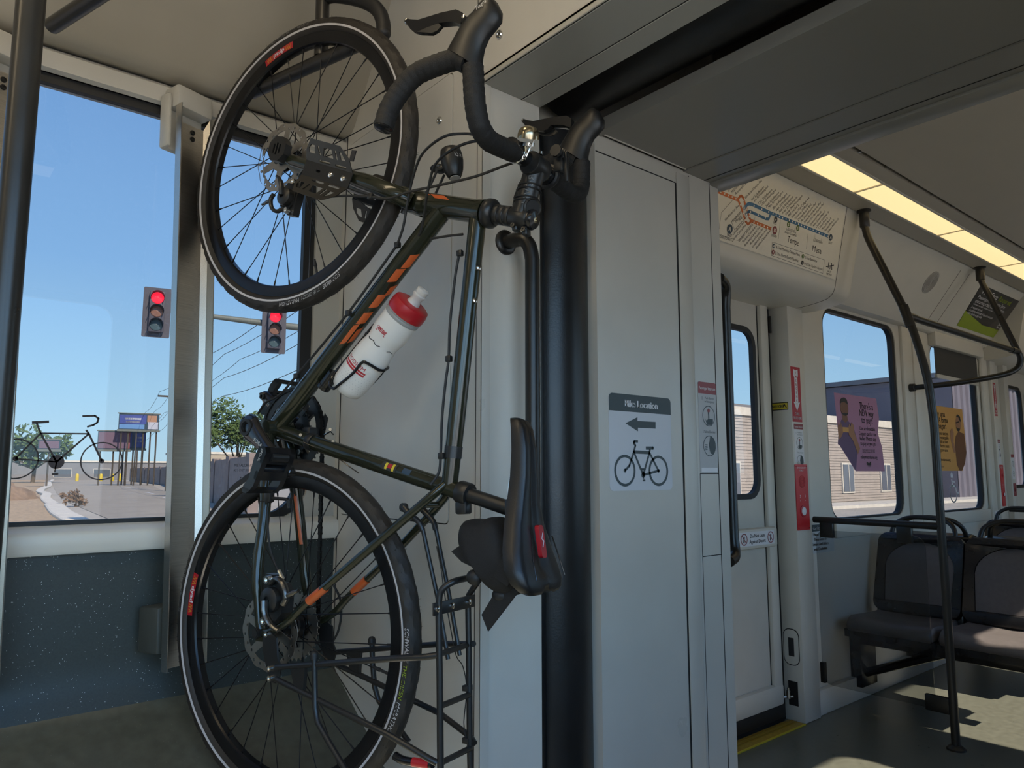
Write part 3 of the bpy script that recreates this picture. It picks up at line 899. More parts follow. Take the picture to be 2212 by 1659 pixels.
# handlebar with tape, hoods and levers
bar = None
drop = [(0.9738,0.5997),(0.9745,0.5577),(0.9683,0.5192),(0.9455,0.4897),(0.9157,0.4691),(0.882,0.4608)]
for s in (-1, 1):
    cl = [(0.8665, 0.6200, 0.030), (0.8665, 0.6205, 0.075), (0.8655, 0.6220, 0.120), (0.8640, 0.6245, 0.155), (0.8720, 0.6270, 0.184), (0.8930, 0.6285, 0.198), (0.9180, 0.6290, 0.2025), (0.9500, 0.6300, 0.205)]
    dn_ = [(0.9560, 0.6220, 0.2055)] + [(u, v, 0.205 + 0.005 * i) for i, (u, v) in enumerate(drop)]
    if s < 0: cl = [(a - q_, b, c) for (a, b, c), q_ in zip(cl, (0, 0.007, 0.015, 0.019, 0.017, 0.010, 0.003, 0))]
    path = spline([(a, b, c * s) for a, b, c in cl], 14)
    g = G()
    def taped(path):
        R = []; acc = 0
        for i, p in enumerate(path):
            if i: acc += (Vector(p) - Vector(path[i - 1])).length
            R.append(0.0172 + 0.0011 * ((acc % 0.0145) / 0.0145))
        return R
    p1 = [p for p in path if abs(p[2]) > 0.062]
    g.tube(p1, taped(p1), 16)
    p2 = spline([(a, b, c * s) for a, b, c in dn_], 16)
    g.tube(p2, taped(p2), 16)
    if s == -1:
        bar = bobj(g, 'handlebar', 'tape', smooth=80)
        tp = bar
    else:
        g.obj('bar_tape', M['tape'], bar, smooth=80)
    g = G(); g.tube([(0.8665, 0.62, 0.02 * s), (0.8665, 0.6205, 0.064 * s)], 0.0158, 16); g.tube([(0.8665, 0.62, 0.058 * s), (0.8665, 0.6205, 0.078 * s)], 0.0186, 16); g.obj('bar_clamp_area', M['gloss'], bar)
    e_ = Vector(p2[-1]); t_ = (e_ - Vector(p2[-4])).normalized()
    g = G(); g.lathe([(0.0165, 0), (0.0165, 0.002), (0.012, 0.004), (0, 0.004)], e_, t_, 16); g.obj('bar_end_plug', M['gloss'], bar)
    # hood
    low = [(0.9965,0.5806),(1.0128,0.5942),(1.0298,0.6078),(1.0407,0.6193),(1.0466,0.6325),(1.0548,0.6437),(1.0608,0.654),(1.0616,0.6603)]
    upp = [(0.9393,0.6438),(0.9603,0.6452),(0.9784,0.6501),(0.9931,0.6595),(1.0015,0.6722),(1.0118,0.6841),(1.0275,0.6863),(1.0469,0.6797)]
    rings = []
    for i, ((a, b), (c, d)) in enumerate(zip(low, upp)):
        m_ = Vector(((a + c) / 2, (b + d) / 2)); h_ = Vector(((c - a) / 2, (d - b) / 2))
        tw = (0.0225, 0.0215, 0.0200, 0.0185, 0.0180, 0.0185, 0.0175, 0.0120)[i]
        k_ = (1, 1, 1, 1, 1, 1, 0.95, 0.75)[i]
        rings.append([(m_.x + h_.x * k_ * cos(t), m_.y + h_.y * k_ * cos(t), (0.203 + 0.0) * s + tw * sin(t)) for t in [2 * pi * j / 16 for j in range(16)]])
    g = G(); g.loft(rings)
    hd2 = bobj(g, 'brake_hood', 'hood', smooth=70)
    lev = [(1.0305,0.6107),(1.0515,0.6139),(1.0615,0.6018),(1.0681,0.57),(1.0742,0.5212),(1.086,0.4955),(1.0832,0.4914),(1.0744,0.4976),(1.0627,0.5047),(1.054,0.518),(1.0432,0.5441),(1.0447,0.556),(1.0509,0.5649),(1.0422,0.5938)]
    g = G(); g.prism(lev, lambda x, y, d: (x, y, d), 0.196 * s, 0.211 * s)
    lv = bobj(g, 'brake_lever', 'gloss')
    pad = [(1.049,0.5228),(1.0492,0.5428),(1.0474,0.5674),(1.0408,0.5731),(1.0352,0.5653),(1.0349,0.5525)]
    g = G(); g.prism(pad, lambda x, y, d: (x, y, d), 0.2105 * s, 0.214 * s); g.obj('shift_paddle', M['satin'], lv)
    tip = [(1.085,0.4935)][0]
    g = G(); g.ball((tip[0], tip[1], 0.2035 * s), 0.0058, 0.0058, 0.0078); g.obj('lever_tip', M['chrome'], lv)
    pv = [(1.034,0.6232),(1.0261,0.6175)]
    g = G(); g.lathe([(0.0036, 0), (0.0036, 0.003), (0.002, 0.0036)], (pv[0][0], pv[0][1], 0.2185 * s), (0, 0, s), 12)
    g.tube([(pv[0][0], pv[0][1], 0.213 * s), (pv[1][0], pv[1][1], 0.214 * s), (pv[1][0] - 0.006, pv[1][1] - 0.004, 0.208 * s)], 0.0016, 6); g.obj('lever_pin', M['chrome'], lv)
    if s == -1:
        tx = [(1.0334,0.6493),(1.0403,0.6692)]
        a_ = Vector(tx[0]); b_ = Vector(tx[1]); ln = (b_ - a_).length; dd = (b_ - a_).normalized(); nn = Vector((dd.y, -dd.x)) 
        if nn.x < 0: nn = -nn
        def fh_(x, y, d=0.0):
            p = a_ + dd * x + nn * y
            return (p.x, p.y, -0.2225 - d)
        g = G(); g.text('Tiagra', fh_, ln / 2, 0.0, 0.0075, ln, 'c', shear=0.2); g.obj('lettering', M['silver_print'], hd2, smooth=0)
# bell
g = G(); bc = Vector((0.874, 0.646, -0.058)); ba = Vector((0.86, 0.35, -0.35)).normalized()
g.lathe([(0.0195, 0.0), (0.0195, 0.006), (0.0180, 0.013), (0.0140, 0.0185), (0.0075, 0.0215), (0, 0.0225)], bc + ba * 0.008, ba, 22, caps=True); bl = g.obj('bell', M['brass'], bar)
g = G(); g.lathe([(0.0125, 0), (0.0125, 0.006)], bc - ba * 0.004, ba, 16)
g.tube([tuple(Vector((0.8665, 0.6205, -0.052)) + Vector((cos(t) * 0.0182, sin(t) * 0.0182, 0))) for t in [2 * pi * i / 18 for i in range(18)]], 0.0032, 6, closed=True)
g.tube([tuple(bc + ba * 0.006 + Vector((0.0, 0.018, -0.004))), tuple(bc + Vector((-0.012, 0.012, -0.010))), tuple(bc + Vector((-0.030, 0.004, -0.012))), tuple(bc + Vector((-0.034, 0.0, -0.010))), tuple(bc + Vector((-0.030, -0.004, -0.010))), tuple(bc + Vector((-0.010, 0.006, -0.008)))], 0.0013, 6); g.obj('bell_strap', M['chrome'], bar)
# camera clamp right of the stem
g = G()
g.tube([tuple(Vector((0.8665, 0.6205, 0.066)) + Vector((cos(t) * 0.0195, sin(t) * 0.0195, 0))) for t in [2 * pi * i / 18 for i in range(18)]], 0.006, 8, closed=True)
g.box(0.868, 0.896, 0.636, 0.656, 0.058, 0.076, 0.003); g.box(0.845, 0.905, 0.655, 0.664, 0.062, 0.072, 0.002)
for k_ in range(3): g.box(0.892, 0.912, 0.640, 0.660, 0.058 + 0.007 * k_, 0.061 + 0.007 * k_, 0.001)
g.lathe([(0.0045, 0), (0.0045, 0.045)], (0.903, 0.650, 0.050), (0, 0, 1), 10)
g.lathe([(0.012, 0), (0.010, 0.004), (0.012, 0.008), (0.010, 0.010)], (0.903, 0.650, 0.042), (0, 0, 1), 8)
for k_ in range(4): g.lathe([(0.0075, 0), (0.0085, 0.002), (0.0075, 0.004)], (0.903, 0.650, 0.086 + 0.0045 * k_), (0, 0, 1), 12)
g.obj('action_camera_clamp', M['satin'], bar)

# front lamp on its stay
La = Vector((0.985, -0.17, 0.0)).normalized()
g = G(); g.lathe([(0.0125, 0.0), (0.0150, 0.004), (0.0195, 0.016), (0.0225, 0.034), (0.0225, 0.048), (0.0205, 0.060), (0.0185, 0.0615), (0.0175, 0.058), (0, 0.058)], (0.8855, 0.4465, 0), La, 24)
ll = bobj(g, 'headlamp', 'satin', smooth=50)
g = G(); g.lathe([(0.0105, 0), (0.0105, 0.0015)], (0.884, 0.4467, 0), -La, 20); g.obj('rear_button', M['greyplastic'], ll)
g = G(); g.box(0.905, 0.917, 0.402, 0.424, -0.010, 0.010, 0.004); g.ball((0.916, 0.404, 0.0), 0.008, 0.016, 0.014); g.obj('mount', M['satin'], ll)
g = G(); g.tube([(0.905, 0.412, -0.012), (0.868, 0.388, -0.012), (0.852, 0.368, -0.016)], 0.0026, 8); g.tube([(0.905, 0.412, 0.012), (0.868, 0.388, 0.012), (0.852, 0.368, 0.016)], 0.0026, 8); g.obj('stay', M['satin'], ll)
def flam(x, y, d=0.0):
    a = 0.95 + x / 0.0226
    T = Vector((-La.y, La.x, 0)) * -1
    T = Vector((-La.y, La.x, 0))
    return tuple(Vector((0.8855, 0.4465, 0)) + La * (0.036 + y) + (Vector((0, 0, -1)) * cos(a) + T * sin(a)) * (0.0227 + d))
g = G(); g.text('IQ-X', flam, 0.006, -0.002, 0.0075, 0.016, 'c', 0.0003); g.obj('lettering', M['silver_print'], ll, smooth=0)

# cables
g = G()
cabs = [[(0.8457,0.6198,-0.16),(0.8657,0.593,-0.15),(0.8808,0.5632,-0.14),(0.9009,0.5141,-0.12),(0.9062,0.464,-0.1),(0.9006,0.4216,-0.08),(0.874,0.3874,-0.06),(0.8348,0.3664,-0.05),(0.8135,0.3576,-0.045),(0.7878,0.3463,-0.04),(0.7609,0.3254,-0.032)],
        [(0.8449,0.618,-0.14),(0.8568,0.5975,-0.14),(0.8673,0.5678,-0.13),(0.8715,0.532,-0.12),(0.8742,0.4861,-0.1),(0.8669,0.4516,-0.08),(0.8315,0.4227,-0.06),(0.8041,0.3958,-0.035),(0.7808,0.3774,-0.022),(0.7737,0.3657,-0.016)],
        [(0.8796,0.6011,0),(0.8672,0.5763,-0.02),(0.8545,0.5225,-0.035),(0.8517,0.4653,-0.045),(0.8516,0.4253,-0.05),(0.8501,0.3792,-0.06),(0.8437,0.3325,-0.07),(0.8563,0.2853,-0.08),(0.8692,0.2323,-0.085),(0.8813,0.1718,-0.085),(0.8859,0.1368,-0.085)],
        [(0.7638,0.3204,-0.026),(0.6435,0.1888,-0.026),(0.53,0.0432,-0.026),(0.4914,-0.0069,-0.028),(0.4769,-0.0495,-0.03),(0.4572,-0.0845,-0.02)],
        [(0.7202,0.4624,-0.012),(0.6732,0.4532,-0.014),(0.5833,0.4412,-0.016),(0.5164,0.4369,-0.016),(0.4685,0.4287,-0.016),(0.4076,0.4203,-0.016),(0.3381,0.4176,-0.018),(0.3038,0.4159,-0.022),(0.2804,0.4024,-0.03)],
        [(0.763,0.4635,0),(0.7658,0.4275,-0.004),(0.7678,0.3892,-0.006)],
        [(0.7844,0.5472,0.02),(0.7804,0.5154,0.02),(0.7712,0.4947,0.012)]]
for c in cabs: g.tube(spline(c, 5), 0.0026, 8)
bobj(g, 'cable', 'rubber')
for x in ([(0.7638,0.3204,-0.026),(0.6435,0.1888,-0.026),(0.5274,0.0398,-0.026),(0.72,0.4649,-0.014),(0.5164,0.4369,-0.016),(0.3338,0.4186,-0.018),(0.855,0.295,-0.078)]):
    g = G(); g.box(x[0] - 0.006, x[0] + 0.006, x[1] - 0.006, x[1] + 0.006, x[2] - 0.004, x[2] + 0.006, 0.002); bobj(g, 'cable_guide', 'satin')

# wheels
def gear(R, r, n, hole):
    o = []
    for i in range(n):
        for k_, rad in ((0.0, r), (0.30, r), (0.42, R), (0.58, R), (0.70, r)):
            a = 2 * pi * (i + k_) / n
            o.append((rad * cos(a), rad * sin(a)))
    return o
fl = lambda z0: (lambda x, y, d=0.0: (x, y, z0 + d))
def arc_map(R, th0, w0, inward=False):
    if inward: return lambda x, y, d=0.0: ((R - y) * cos(th0 - x / R), (R - y) * sin(th0 - x / R), w0 - d)
    return lambda x, y, d=0.0: ((R + y) * cos(th0 + x / R), (R + y) * sin(th0 + x / R), w0 - d)
tyre_cache = {}
def tyre_mesh():
    g = G()
    n, m = 264, 20
    for i in range(n):
        th = 2 * pi * i / n
        for k_ in range(m):
            a = 2 * pi * k_ / m
            rr = 0.0193
            c = cos(a)
            if c > 0.28:
                band = (k_ if k_ < m / 2 else m - k_)
                ph = (i + band * 2) % 6
                rr += 0.0012 if ph < 4 else -0.0011
                if band == 0: rr = 0.0202 + (0.0004 if i % 3 else 0)
            R = 0.3308 + rr * cos(a); w = rr * 1.02 * sin(a)
            g.v.append((R * cos(th), R * sin(th), w))
    for i in range(n):
        j = (i + 1) % n
        for k_ in range(m):
            l = (k_ + 1) % m
            g.face((i * m + k_, i * m + l, j * m + l, j * m + k_))
    return g
spk_mesh = {}
def wheel(name, centre, label, decal_th, texts, valve_th, flange_r, valve_len, second_decal=True):
    g = G()
    prof = [(0.2885, -0.006), (0.2905, -0.0100), (0.2960, -0.0120), (0.3150, -0.0122), (0.3165, -0.0105), (0.3165, 0.0105), (0.3150, 0.0122), (0.2960, 0.0120), (0.2905, 0.0100), (0.2885, 0.006), (0.2885, -0.006)]
    g.lathe(prof, (0, 0, 0), (0, 0, 1), 120, caps=False)
    w = bobj(g, name, 'rim', smooth=40)
    w.location = centre
    if 'tyre' not in tyre_cache:
        t = tyre_mesh().obj('tyre', M['tyre'], w, smooth=35); tyre_cache['tyre'] = t.data
        h = G()
        for i in range(230):
            th = random.random() * 2 * pi; a = random.choice((-1, 1)) * radians(random.uniform(38, 72))
            b0 = Vector(((0.3308 + 0.0197 * cos(a)) * cos(th), (0.3308 + 0.0197 * cos(a)) * sin(th), 0.0197 * sin(a)))
            d_ = Vector((cos(th) * cos(a), sin(th) * cos(a), sin(a)))
            h.tube([b0, b0 + d_ * random.uniform(0.003, 0.006)], [0.00045, 0.0002], 3)
        hh_ = h.obj('tyre_hair', M['tyre'], w); hh_['kind'] = 'stuff'; tyre_cache['hair'] = hh_.data
    else:
        t = bpy.data.objects.new('tyre', tyre_cache['tyre']); COL.objects.link(t); t.parent = w; t.rotation_euler = (0, 0, 0.4)
        hh_ = bpy.data.objects.new('tyre_hair', tyre_cache['hair']); COL.objects.link(hh_); hh_.parent = w; hh_['kind'] = 'stuff'; hh_.rotation_euler = (0, 0, 0.4)
    g = G()
    for s in (-1, 1):
        g.lathe([(0.3242, 0.0174 * s), (0.3242, 0.0190 * s), (0.3288, 0.0200 * s), (0.3288, 0.0180 * s)], (0, 0, 0), (0, 0, 1), 120, caps=False)
    g.obj('reflective_stripe', M['reflex'], w, smooth=60)
    for s_, th, h_, wd, inward, mt in texts:
        g = G()
        f_ = arc_map(0.3325 if not inward else 0.3385, th, -0.0194, inward)
        g.text(s_, f_, 0, 0, h_, wd, 'l', 0.0004, shear=0.1); g.obj('lettering', M[mt], w, smooth=0)
    # decal
    f_ = arc_map(0.3055, decal_th, -0.0122, inward=True)
    g = G()
    n_ = 20
    g.add([f_(-0.048 + 0.096 * i / n_, y, 0.0004) for y in (-0.0085, 0.0085) for i in range(n_ + 1)], [(i, i + 1, n_ + 2 + i, n_ + 1 + i) for i in range(n_)])
    g.obj('rim_decal', M['red'], w)
    g = G(); g.text('dyad', f_, 0.0, -0.0040, 0.0118, 0.036, 'c', 0.0009, bold=0.0006); g.obj('lettering', M['white'], w, smooth=0)
    g = G()
    for sx in (-1, 1):
        for q in range(3): g.stroke([(sx * (0.022 + 0.006 * q), -0.0070), (sx * (0.026 + 0.006 * q), 0.0065), (sx * (0.029 + 0.006 * q), -0.005)], 0.0008, f_, 0.0008, round_=False)
    g.obj('decal_flame', M['yellow'], w, smooth=0)
    # hub
    g = G(); fr_ = flange_r
    g.lathe([(0.008, -0.052), (0.011, -0.050), (0.011, -0.036), (fr_, -0.034), (fr_, -0.030), (0.016, -0.026), (0.015, 0.0), (0.016, 0.022), (fr_, 0.026), (fr_, 0.030), (0.011, 0.033), (0.011, 0.050), (0.008, 0.052)], (0, 0, 0), (0, 0, 1), 28)
    g.obj('hub', M['rim'], w, smooth=40)
    # spokes
    for s in (-1, 1):
        for ld in (-1, 1):
            key = (fr_, s, ld)
            if key not in spk_mesh:
                g = G()
                hw = -0.032 if s < 0 else 0.028
                a = radians(66) * ld
                p0 = Vector(((fr_ - 0.003) * cos(a), (fr_ - 0.003) * sin(a), hw + 0.002 * s * ld)); p1 = Vector((0.2900, 0, 0.002 * s))
                g.tube([p0, p1], 0.00115, 6); dv = (p1 - p0).normalized()
                g.tube([p1 - dv * 0.014, p1], [0.0018, 0.0022], 6)
                me = g.obj('spoke', M['spoke'], w)
                spk_mesh[key] = me.data; me.rotation_euler = (0, 0, 0)
                first = me
            else: first = None
            for i in range(8):
                th = 2 * pi * (i * 4 + (0 if s < 0 else 1) + (0 if ld > 0 else 2)) / 32
                if first is not None and i == 0:
                    first.rotation_euler = (0, 0, th + 0.05); continue
                o = bpy.data.objects.new('spoke', spk_mesh[key]); COL.objects.link(o); o.parent = w; o.rotation_euler = (0, 0, th + 0.05)
    # valve
    g = G(); c_, s_ = cos(valve_th), sin(valve_th)
    g.tube([(0.290 * c_, 0.290 * s_, 0), ((0.290 - valve_len) * c_, (0.290 - valve_len) * s_, 0)], 0.0030, 8)
    g.tube([((0.290 - valve_len * 0.6) * c_, (0.290 - valve_len * 0.6) * s_, 0), ((0.290 - valve_len) * c_, (0.290 - valve_len) * s_, 0)], [0.0042, 0.0028], 8)
    g.obj('valve', M['rubber'], w)
    return w
def rotor(parent, w0, R, th0=0.0):
    o = [((R + 0.0016 * cos(12 * 2 * pi * i / 96)) * cos(2 * pi * i / 96), (R + 0.0016 * cos(12 * 2 * pi * i / 96)) * sin(2 * pi * i / 96)) for i in range(96)]
    holes = []
    for i in range(6):
        a = th0 + 2 * pi * i / 6
        h = []
        for k_ in range(7): t = a + radians(5 + 46 * k_ / 6); h.append((0.80 * R * cos(t), 0.80 * R * sin(t)))
        for k_ in range(5): t = a + radians(44 - 26 * k_ / 4) - 0.12; h.append((0.42 * R * cos(t), 0.42 * R * sin(t)))
        holes.append(list(reversed(h)))
    for i in range(24):
        a = th0 + 2 * pi * i / 24; rr = (0.885 + 0.05 * ((i % 3) - 1)) * R
        holes.append(list(reversed([(rr * cos(a) + 0.0034 * cos(t) , rr * sin(a) + 0.0034 * sin(t)) for t in [2 * pi * j / 8 for j in range(8)]])))
    holes.append(list(reversed(circ(0, 0, 0.017, 20))))
    g = G(); g.prism(o, fl(w0), 0.0, 0.0018, holes=holes); return g.obj('brake_rotor', M['rotor'], parent, smooth=30)

th_ft = [(0.729,0.1602)][0]
thF = atan2(th_ft[1], th_ft[0] - 1.0347)
ft2 = [(1.3691,0.0485)][0]
thF2 = atan2(ft2[1], ft2[0] - 1.0347)
fd_ = [(1.3356,-0.0587)][0]; thD = atan2(fd_[1], fd_[0] - 1.0347)
vF = [(0.6656,0.4638)][0]
fvl = [(0.737,0.0747)][0]; thV = atan2(fvl[1], fvl[0] - 1.0347)
fw_ = wheel('front_wheel', (1.0347, 0, 0), '', thD, [('SCHWALBE', thF, 0.0100, 0.052, False, 'reflex'), ('THE GREEN', thF + 0.185, 0.0085, 0.056, False, 'greyplastic'), ('MARATHON', thF + 0.375, 0.0095, 0.062, False, 'reflex'),
             ('37-622 | 28 x 1.40 | Addix ECO | 4.0-6.0 Bar | 55-85 PSI', thF2, 0.0050, 0.165, True, 'greyplastic')], thV, 0.029, 0.040)
rd_ = [(0.0533,-0.2785)][0]; thRD = atan2(rd_[1], rd_[0])
rt_ = [(0.0202,0.3294)][0]; thR = atan2(rt_[1], rt_[0])
rvl = [(-0.0682,0.2751)][0]; thRV = atan2(rvl[1], rvl[0])
rs_ = [(0.1676,-0.278)][0]; thRS = atan2(rs_[1], rs_[0])
rw_ = wheel('rear_wheel', (0, 0, 0), '', thRD, [('SCHWALBE', thR, 0.0100, 0.060, False, 'reflex'), ('THE GREEN', thR + 0.195, 0.0085, 0.062, False, 'lime'), ('MARATHON', thR + 0.400, 0.0095, 0.068, False, 'reflex'),
             ('37-622 | 28 x 1.40 | Addix ECO | 4.0-6.0 Bar | 55-85 PSI', thRS, 0.0050, 0.165, True, 'greyplastic')], thRV, 0.026, 0.045)
rotor(fw_, -0.0455, 0.080, 0.3); rotor(rw_, -0.0465, 0.080, 0.9)
# skewer lamp/cap with three slots on the front axle
g = G(); oc = circ(0, 0, 0.0295, 8, pi / 8)
g.prism(oc, fl(-0.086), 0.0, 0.018, holes=[list(reversed([(x + dx_, y) for x, y in rrect(-0.0028, -0.014 + abs(dx_) * 0.35, 0.0028, 0.014 - abs(dx_) * 0.35, 0.0026, 3)])) for dx_ in (-0.009, 0, 0.009)])
oo = bobj(g, 'axle_guard', 'satin'); oo.location = (1.0310, 0.028, 0); oo.rotation_euler = (0, 0, -1.25)
g = G(); g.lathe([(0.016, 0), (0.016, 0.010)], (0, 0, -0.074), (0, 0, 1), 12); g.obj('guard_core', M['graphite'], oo)
g = G(); g.lathe([(0.0075, -0.084), (0.0075, 0.078)], (0, 0, 0), (0, 0, 1), 14); g.lathe([(0.011, 0), (0.011, 0.008)], (0, 0, -0.082), (0, 0, 1), 6); bobj(g, 'rear_axle', 'satin')

# carrying cages on the fork blades
def cage(s):
    h = empty('fork_cage'); h.parent = bike
    ax = Vector((0.965 - 0.890, 0.135 - 0.285)).normalized()      # down the blade
    pr = Vector((ax.y, -ax.x))
    if pr.x < 0: pr = -pr                                         # towards the bike's front
    o = Vector((0.9015, 0.241))                                    # upper end of the cage
    w0 = (0.0765) * s
    Lc = 0.150
    def fm(a, b, d=0.0):
        p = o + ax * a + pr * b; return (p.x, p.y, w0 + d * s)
    slots = []
    for a in (0.018, 0.058, 0.100): slots.append(list(reversed(rrect(a - 0.004, -0.003, a + 0.010, 0.003, 0.0028, 3))))
    g = G(); g.prism([(0, -0.0165), (Lc, -0.0165), (Lc, 0.0165), (0, 0.0165)], fm, 0.0, 0.0022, holes=slots)
    mp_ = g.obj('back_plate', M['satin'], bike); mp_.name = 'fork_cage'; bpy.data.objects.remove(h)
    for sd in (-1, 1):
        ta = radians(30)
        def ff(a, b, d=0.0, sd=sd):
            bb = sd * (0.0165 + b * cos(ta))
            p = o + ax * a + pr * bb; return (p.x, p.y, w0 + s * (b * sin(ta) + d))
        out = [(0.002, 0), (Lc, 0), (Lc - 0.002, 0.022), (Lc - 0.020, 0.048), (0.036, 0.048), (0.010, 0.026)]
        hs_ = [[(Lc - 0.030, 0.018), (Lc - 0.012, 0.018), (Lc - 0.012, 0.028), (Lc - 0.020, 0.036), (Lc - 0.032, 0.036)], [(0.060, 0.018), (0.092, 0.018), (0.088, 0.036), (0.064, 0.036)], [(0.022, 0.020), (0.036, 0.020), (0.040, 0.036), (0.034, 0.036)],
               [(0.100, 0.018), (0.105, 0.018), (0.110, 0.036), (0.105, 0.036)], [(0.046, 0.018), (0.051, 0.018), (0.055, 0.036), (0.050, 0.036)],
               rrect(0.020, 0.0035, 0.055, 0.0085, 0.0022, 2), rrect(0.070, 0.0035, 0.108, 0.0085, 0.0022, 2)]
        g = G()
        hs2 = []
        for h_ in hs_:
            A_ = sum(h_[i][0] * h_[(i + 1) % len(h_)][1] - h_[(i + 1) % len(h_)][0] * h_[i][1] for i in range(len(h_)))
            hs2.append(list(reversed(h_)) if A_ > 0 else h_)
        g.prism(out, ff, 0.0, 0.0022, holes=hs2); g.obj('cage_wing', M['cage_brown'], mp_)
    for a in (0.018, 0.058):
        g = G(); g.lathe([(0.0062, 0), (0.0058, 0.003), (0.003, 0.0042), (0.003, 0.0028), (0, 0.0028)], fm(a + 0.003, 0, 0.0022), (0, 0, s), 14); g.obj('cage_bolt', M['chrome'], mp_)
    if s < 0:
        g = G(); g.box(0, 0.022, -0.006, 0.006, -0.0012, 0.0012); lb = g.obj('cage_tab', M['dark_ink'], mp_)
        p = o + ax * (-0.004) + pr * 0.036
        lb.location = (p.x, p.y, w0 + s * 0.02); lb.rotation_euler = (0, 0, 0.35)
cage(-1); cage(1)

# brake calipers
def caliper(name, base, rotz, sc=1.0, arm='graphite'):
    def q(p): return (p[0] * sc, p[1] * sc, p[2] * sc)
    g = G()
    g.prism([(x * sc, y * sc) for x, y in [(-0.036, -0.016), (-0.026, -0.026), (0.020, -0.026), (0.036, -0.012), (0.036, 0.010), (0.022, 0.026), (-0.018, 0.028), (-0.036, 0.014)]], fl(0), -0.014 * sc, 0.016 * sc)
    c = bobj(g, name, 'satin', smooth=40)
    g = G(); g.lathe([(0.0240 * sc, 0), (0.0250 * sc, 0.004), (0.0240 * sc, 0.014), (0.0170 * sc, 0.018), (0.0075 * sc, 0.018), (0.0075 * sc, 0.014), (0, 0.014)], q((0.004, 0.0, -0.012)), (0, 0, -1), 28); g.obj('caliper_dome', M['satin'], c)
    g = G(); g.tube(spline([q(p) for p in ((0.004, 0.0, -0.034), (-0.018, 0.008, -0.036), (-0.036, 0.024, -0.034), (-0.044, 0.044, -0.030))], 4), [0.0095 * sc] * 4 + [0.0078 * sc] * 4 + [0.0062 * sc] * 5, 12, flat_=0.7); g.obj('lever_arm', M[arm], c)
    g = G(); g.tube(spline([q(p) for p in ((0.034, -0.006, -0.018), (0.048, 0.014, -0.024), (0.042, 0.036, -0.026), (0.020, 0.050, -0.026), (0.004, 0.044, -0.026))], 5), 0.0070 * sc, 12, flat_=0.75); g.obj('cable_arm', M[arm], c)
    for a_, b_ in ((0.040, -0.016), (-0.040, -0.012)):
        g = G(); g.lathe([(0.0080 * sc, 0), (0.0080 * sc, 0.012 * sc), (0.0042 * sc, 0.012 * sc), (0.0042 * sc, 0.008 * sc), (0, 0.008 * sc)], q((a_, b_, -0.012)), (0, 0, -1), 16); g.obj('caliper_bolt', M['chrome'], c)
    g = G(); g.lathe([(0.0050 * sc, 0), (0.0050 * sc, 0.020 * sc), (0.0034 * sc, 0.022 * sc), (0.0034 * sc, 0.034 * sc)], q((0.022, 0.050, -0.026)), (0.45, 0.85, 0), 12); g.obj('barrel_adjuster', M['graphite'], c)
    g = G(); g.prism([(x * sc, y * sc) for x, y in [(-0.048, -0.030), (0.048, -0.034), (0.050, -0.010), (0.034, -0.006), (0.030, -0.022), (-0.030, -0.020), (-0.036, -0.004), (-0.050, -0.004)]], fl(0), -0.010 * sc, 0.012 * sc); g.obj('adapter', M['satin'], c)
    c.location = base; c.rotation_euler = (0, 0, rotz)
    return c
c1_ = caliper('front_caliper', (0.915, 0.058, -0.066), 3.5, 0.80, 'satin')
c2_ = caliper('rear_caliper', (0.064, 0.048, -0.068), 0.15, 1.0)
g = G(); g.tube(spline([(0.2497,0.0165,-0.075),(0.1983,0.0214,-0.075),(0.1567,0.0291,-0.072),(0.1195,0.0512,-0.07),(0.1001,0.0639,-0.07),(0.0708,0.091,-0.07)], 5), 0.0024, 8); bobj(g, 'brake_hose', 'rubber')
g = G(); 
q_ = [(0.1222,0.0498,-0.07),(0.1054,0.0637,-0.07)]
g.tube(q_, 0.0042, 10); bobj(g, 'cable_ferrule', 'chrome')

# cranks, chainrings, cassette, chain, derailleurs
BBc = Vector((0.419, -0.049, 0))
cd = Vector((-0.575, 0.818, 0)).normalized()
def crank(s):
    d = cd * (1 if s < 0 else -1)
    g = G()
    nrm = Vector((-d.y, d.x, 0))
    rings = []
    for t, hw, w in ((-0.030, 0.012, 0.066), (-0.018, 0.0250, 0.068), (0.004, 0.0290, 0.070), (0.030, 0.0230, 0.075), (0.085, 0.0165, 0.082), (0.140, 0.0160, 0.087), (0.168, 0.0155, 0.089), (0.180, 0.012, 0.089), (0.186, 0.005, 0.089)):
        c = BBc + d * t
        rings.append([tuple(c + nrm * (hw * cos(a)) + Vector((0, 0, s * w + 0.0105 * sin(a)))) for a in [2 * pi * i / 14 for i in range(14)]])
    g.loft(rings)
    c = bobj(g, 'crank_arm', 'gloss' if s > 0 else mat('dark_polished_alloy', (0.075, 0.075, 0.078), 0.17, 0.9), smooth=60)
    if s < 0:
        g = G(); g.lathe([(0.0185, 0), (0.0185, 0.005), (0.0120, 0.005), (0.0120, -0.02), (0, -0.02)], BBc + Vector((0, 0, -0.079)), (0, 0, -1), 20); g.obj('spindle_end', M['rubber'], c)
        def fc(x, y, dd=0.0):
            p = BBc + d * (0.075 + x) + nrm * -y
            return (p.x, p.y, -0.0925 - dd)
        def fc2(x, y, dd=0.0): return fc(x, y if True else -y, dd)
        g = G(); g.text('SORA', lambda x, y, dd=0.0: fc(x, y, dd), -0.012, -0.004, 0.0085, 0.030, 'c', 0.0006, shear=0.25); g.obj('lettering', M['silver_print'], c, smooth=0)
    else:
        g = G(); g.lathe([(0.0075, 0), (0.0075, 0.004), (0.004, 0.004), (0.004, 0)], BBc + d * 0.170 + Vector((0, 0, s * 0.078)), (0, 0, -1), 14); g.obj('pedal_bolt', M['satin'], c)
    return c
crank(-1); crank(1)
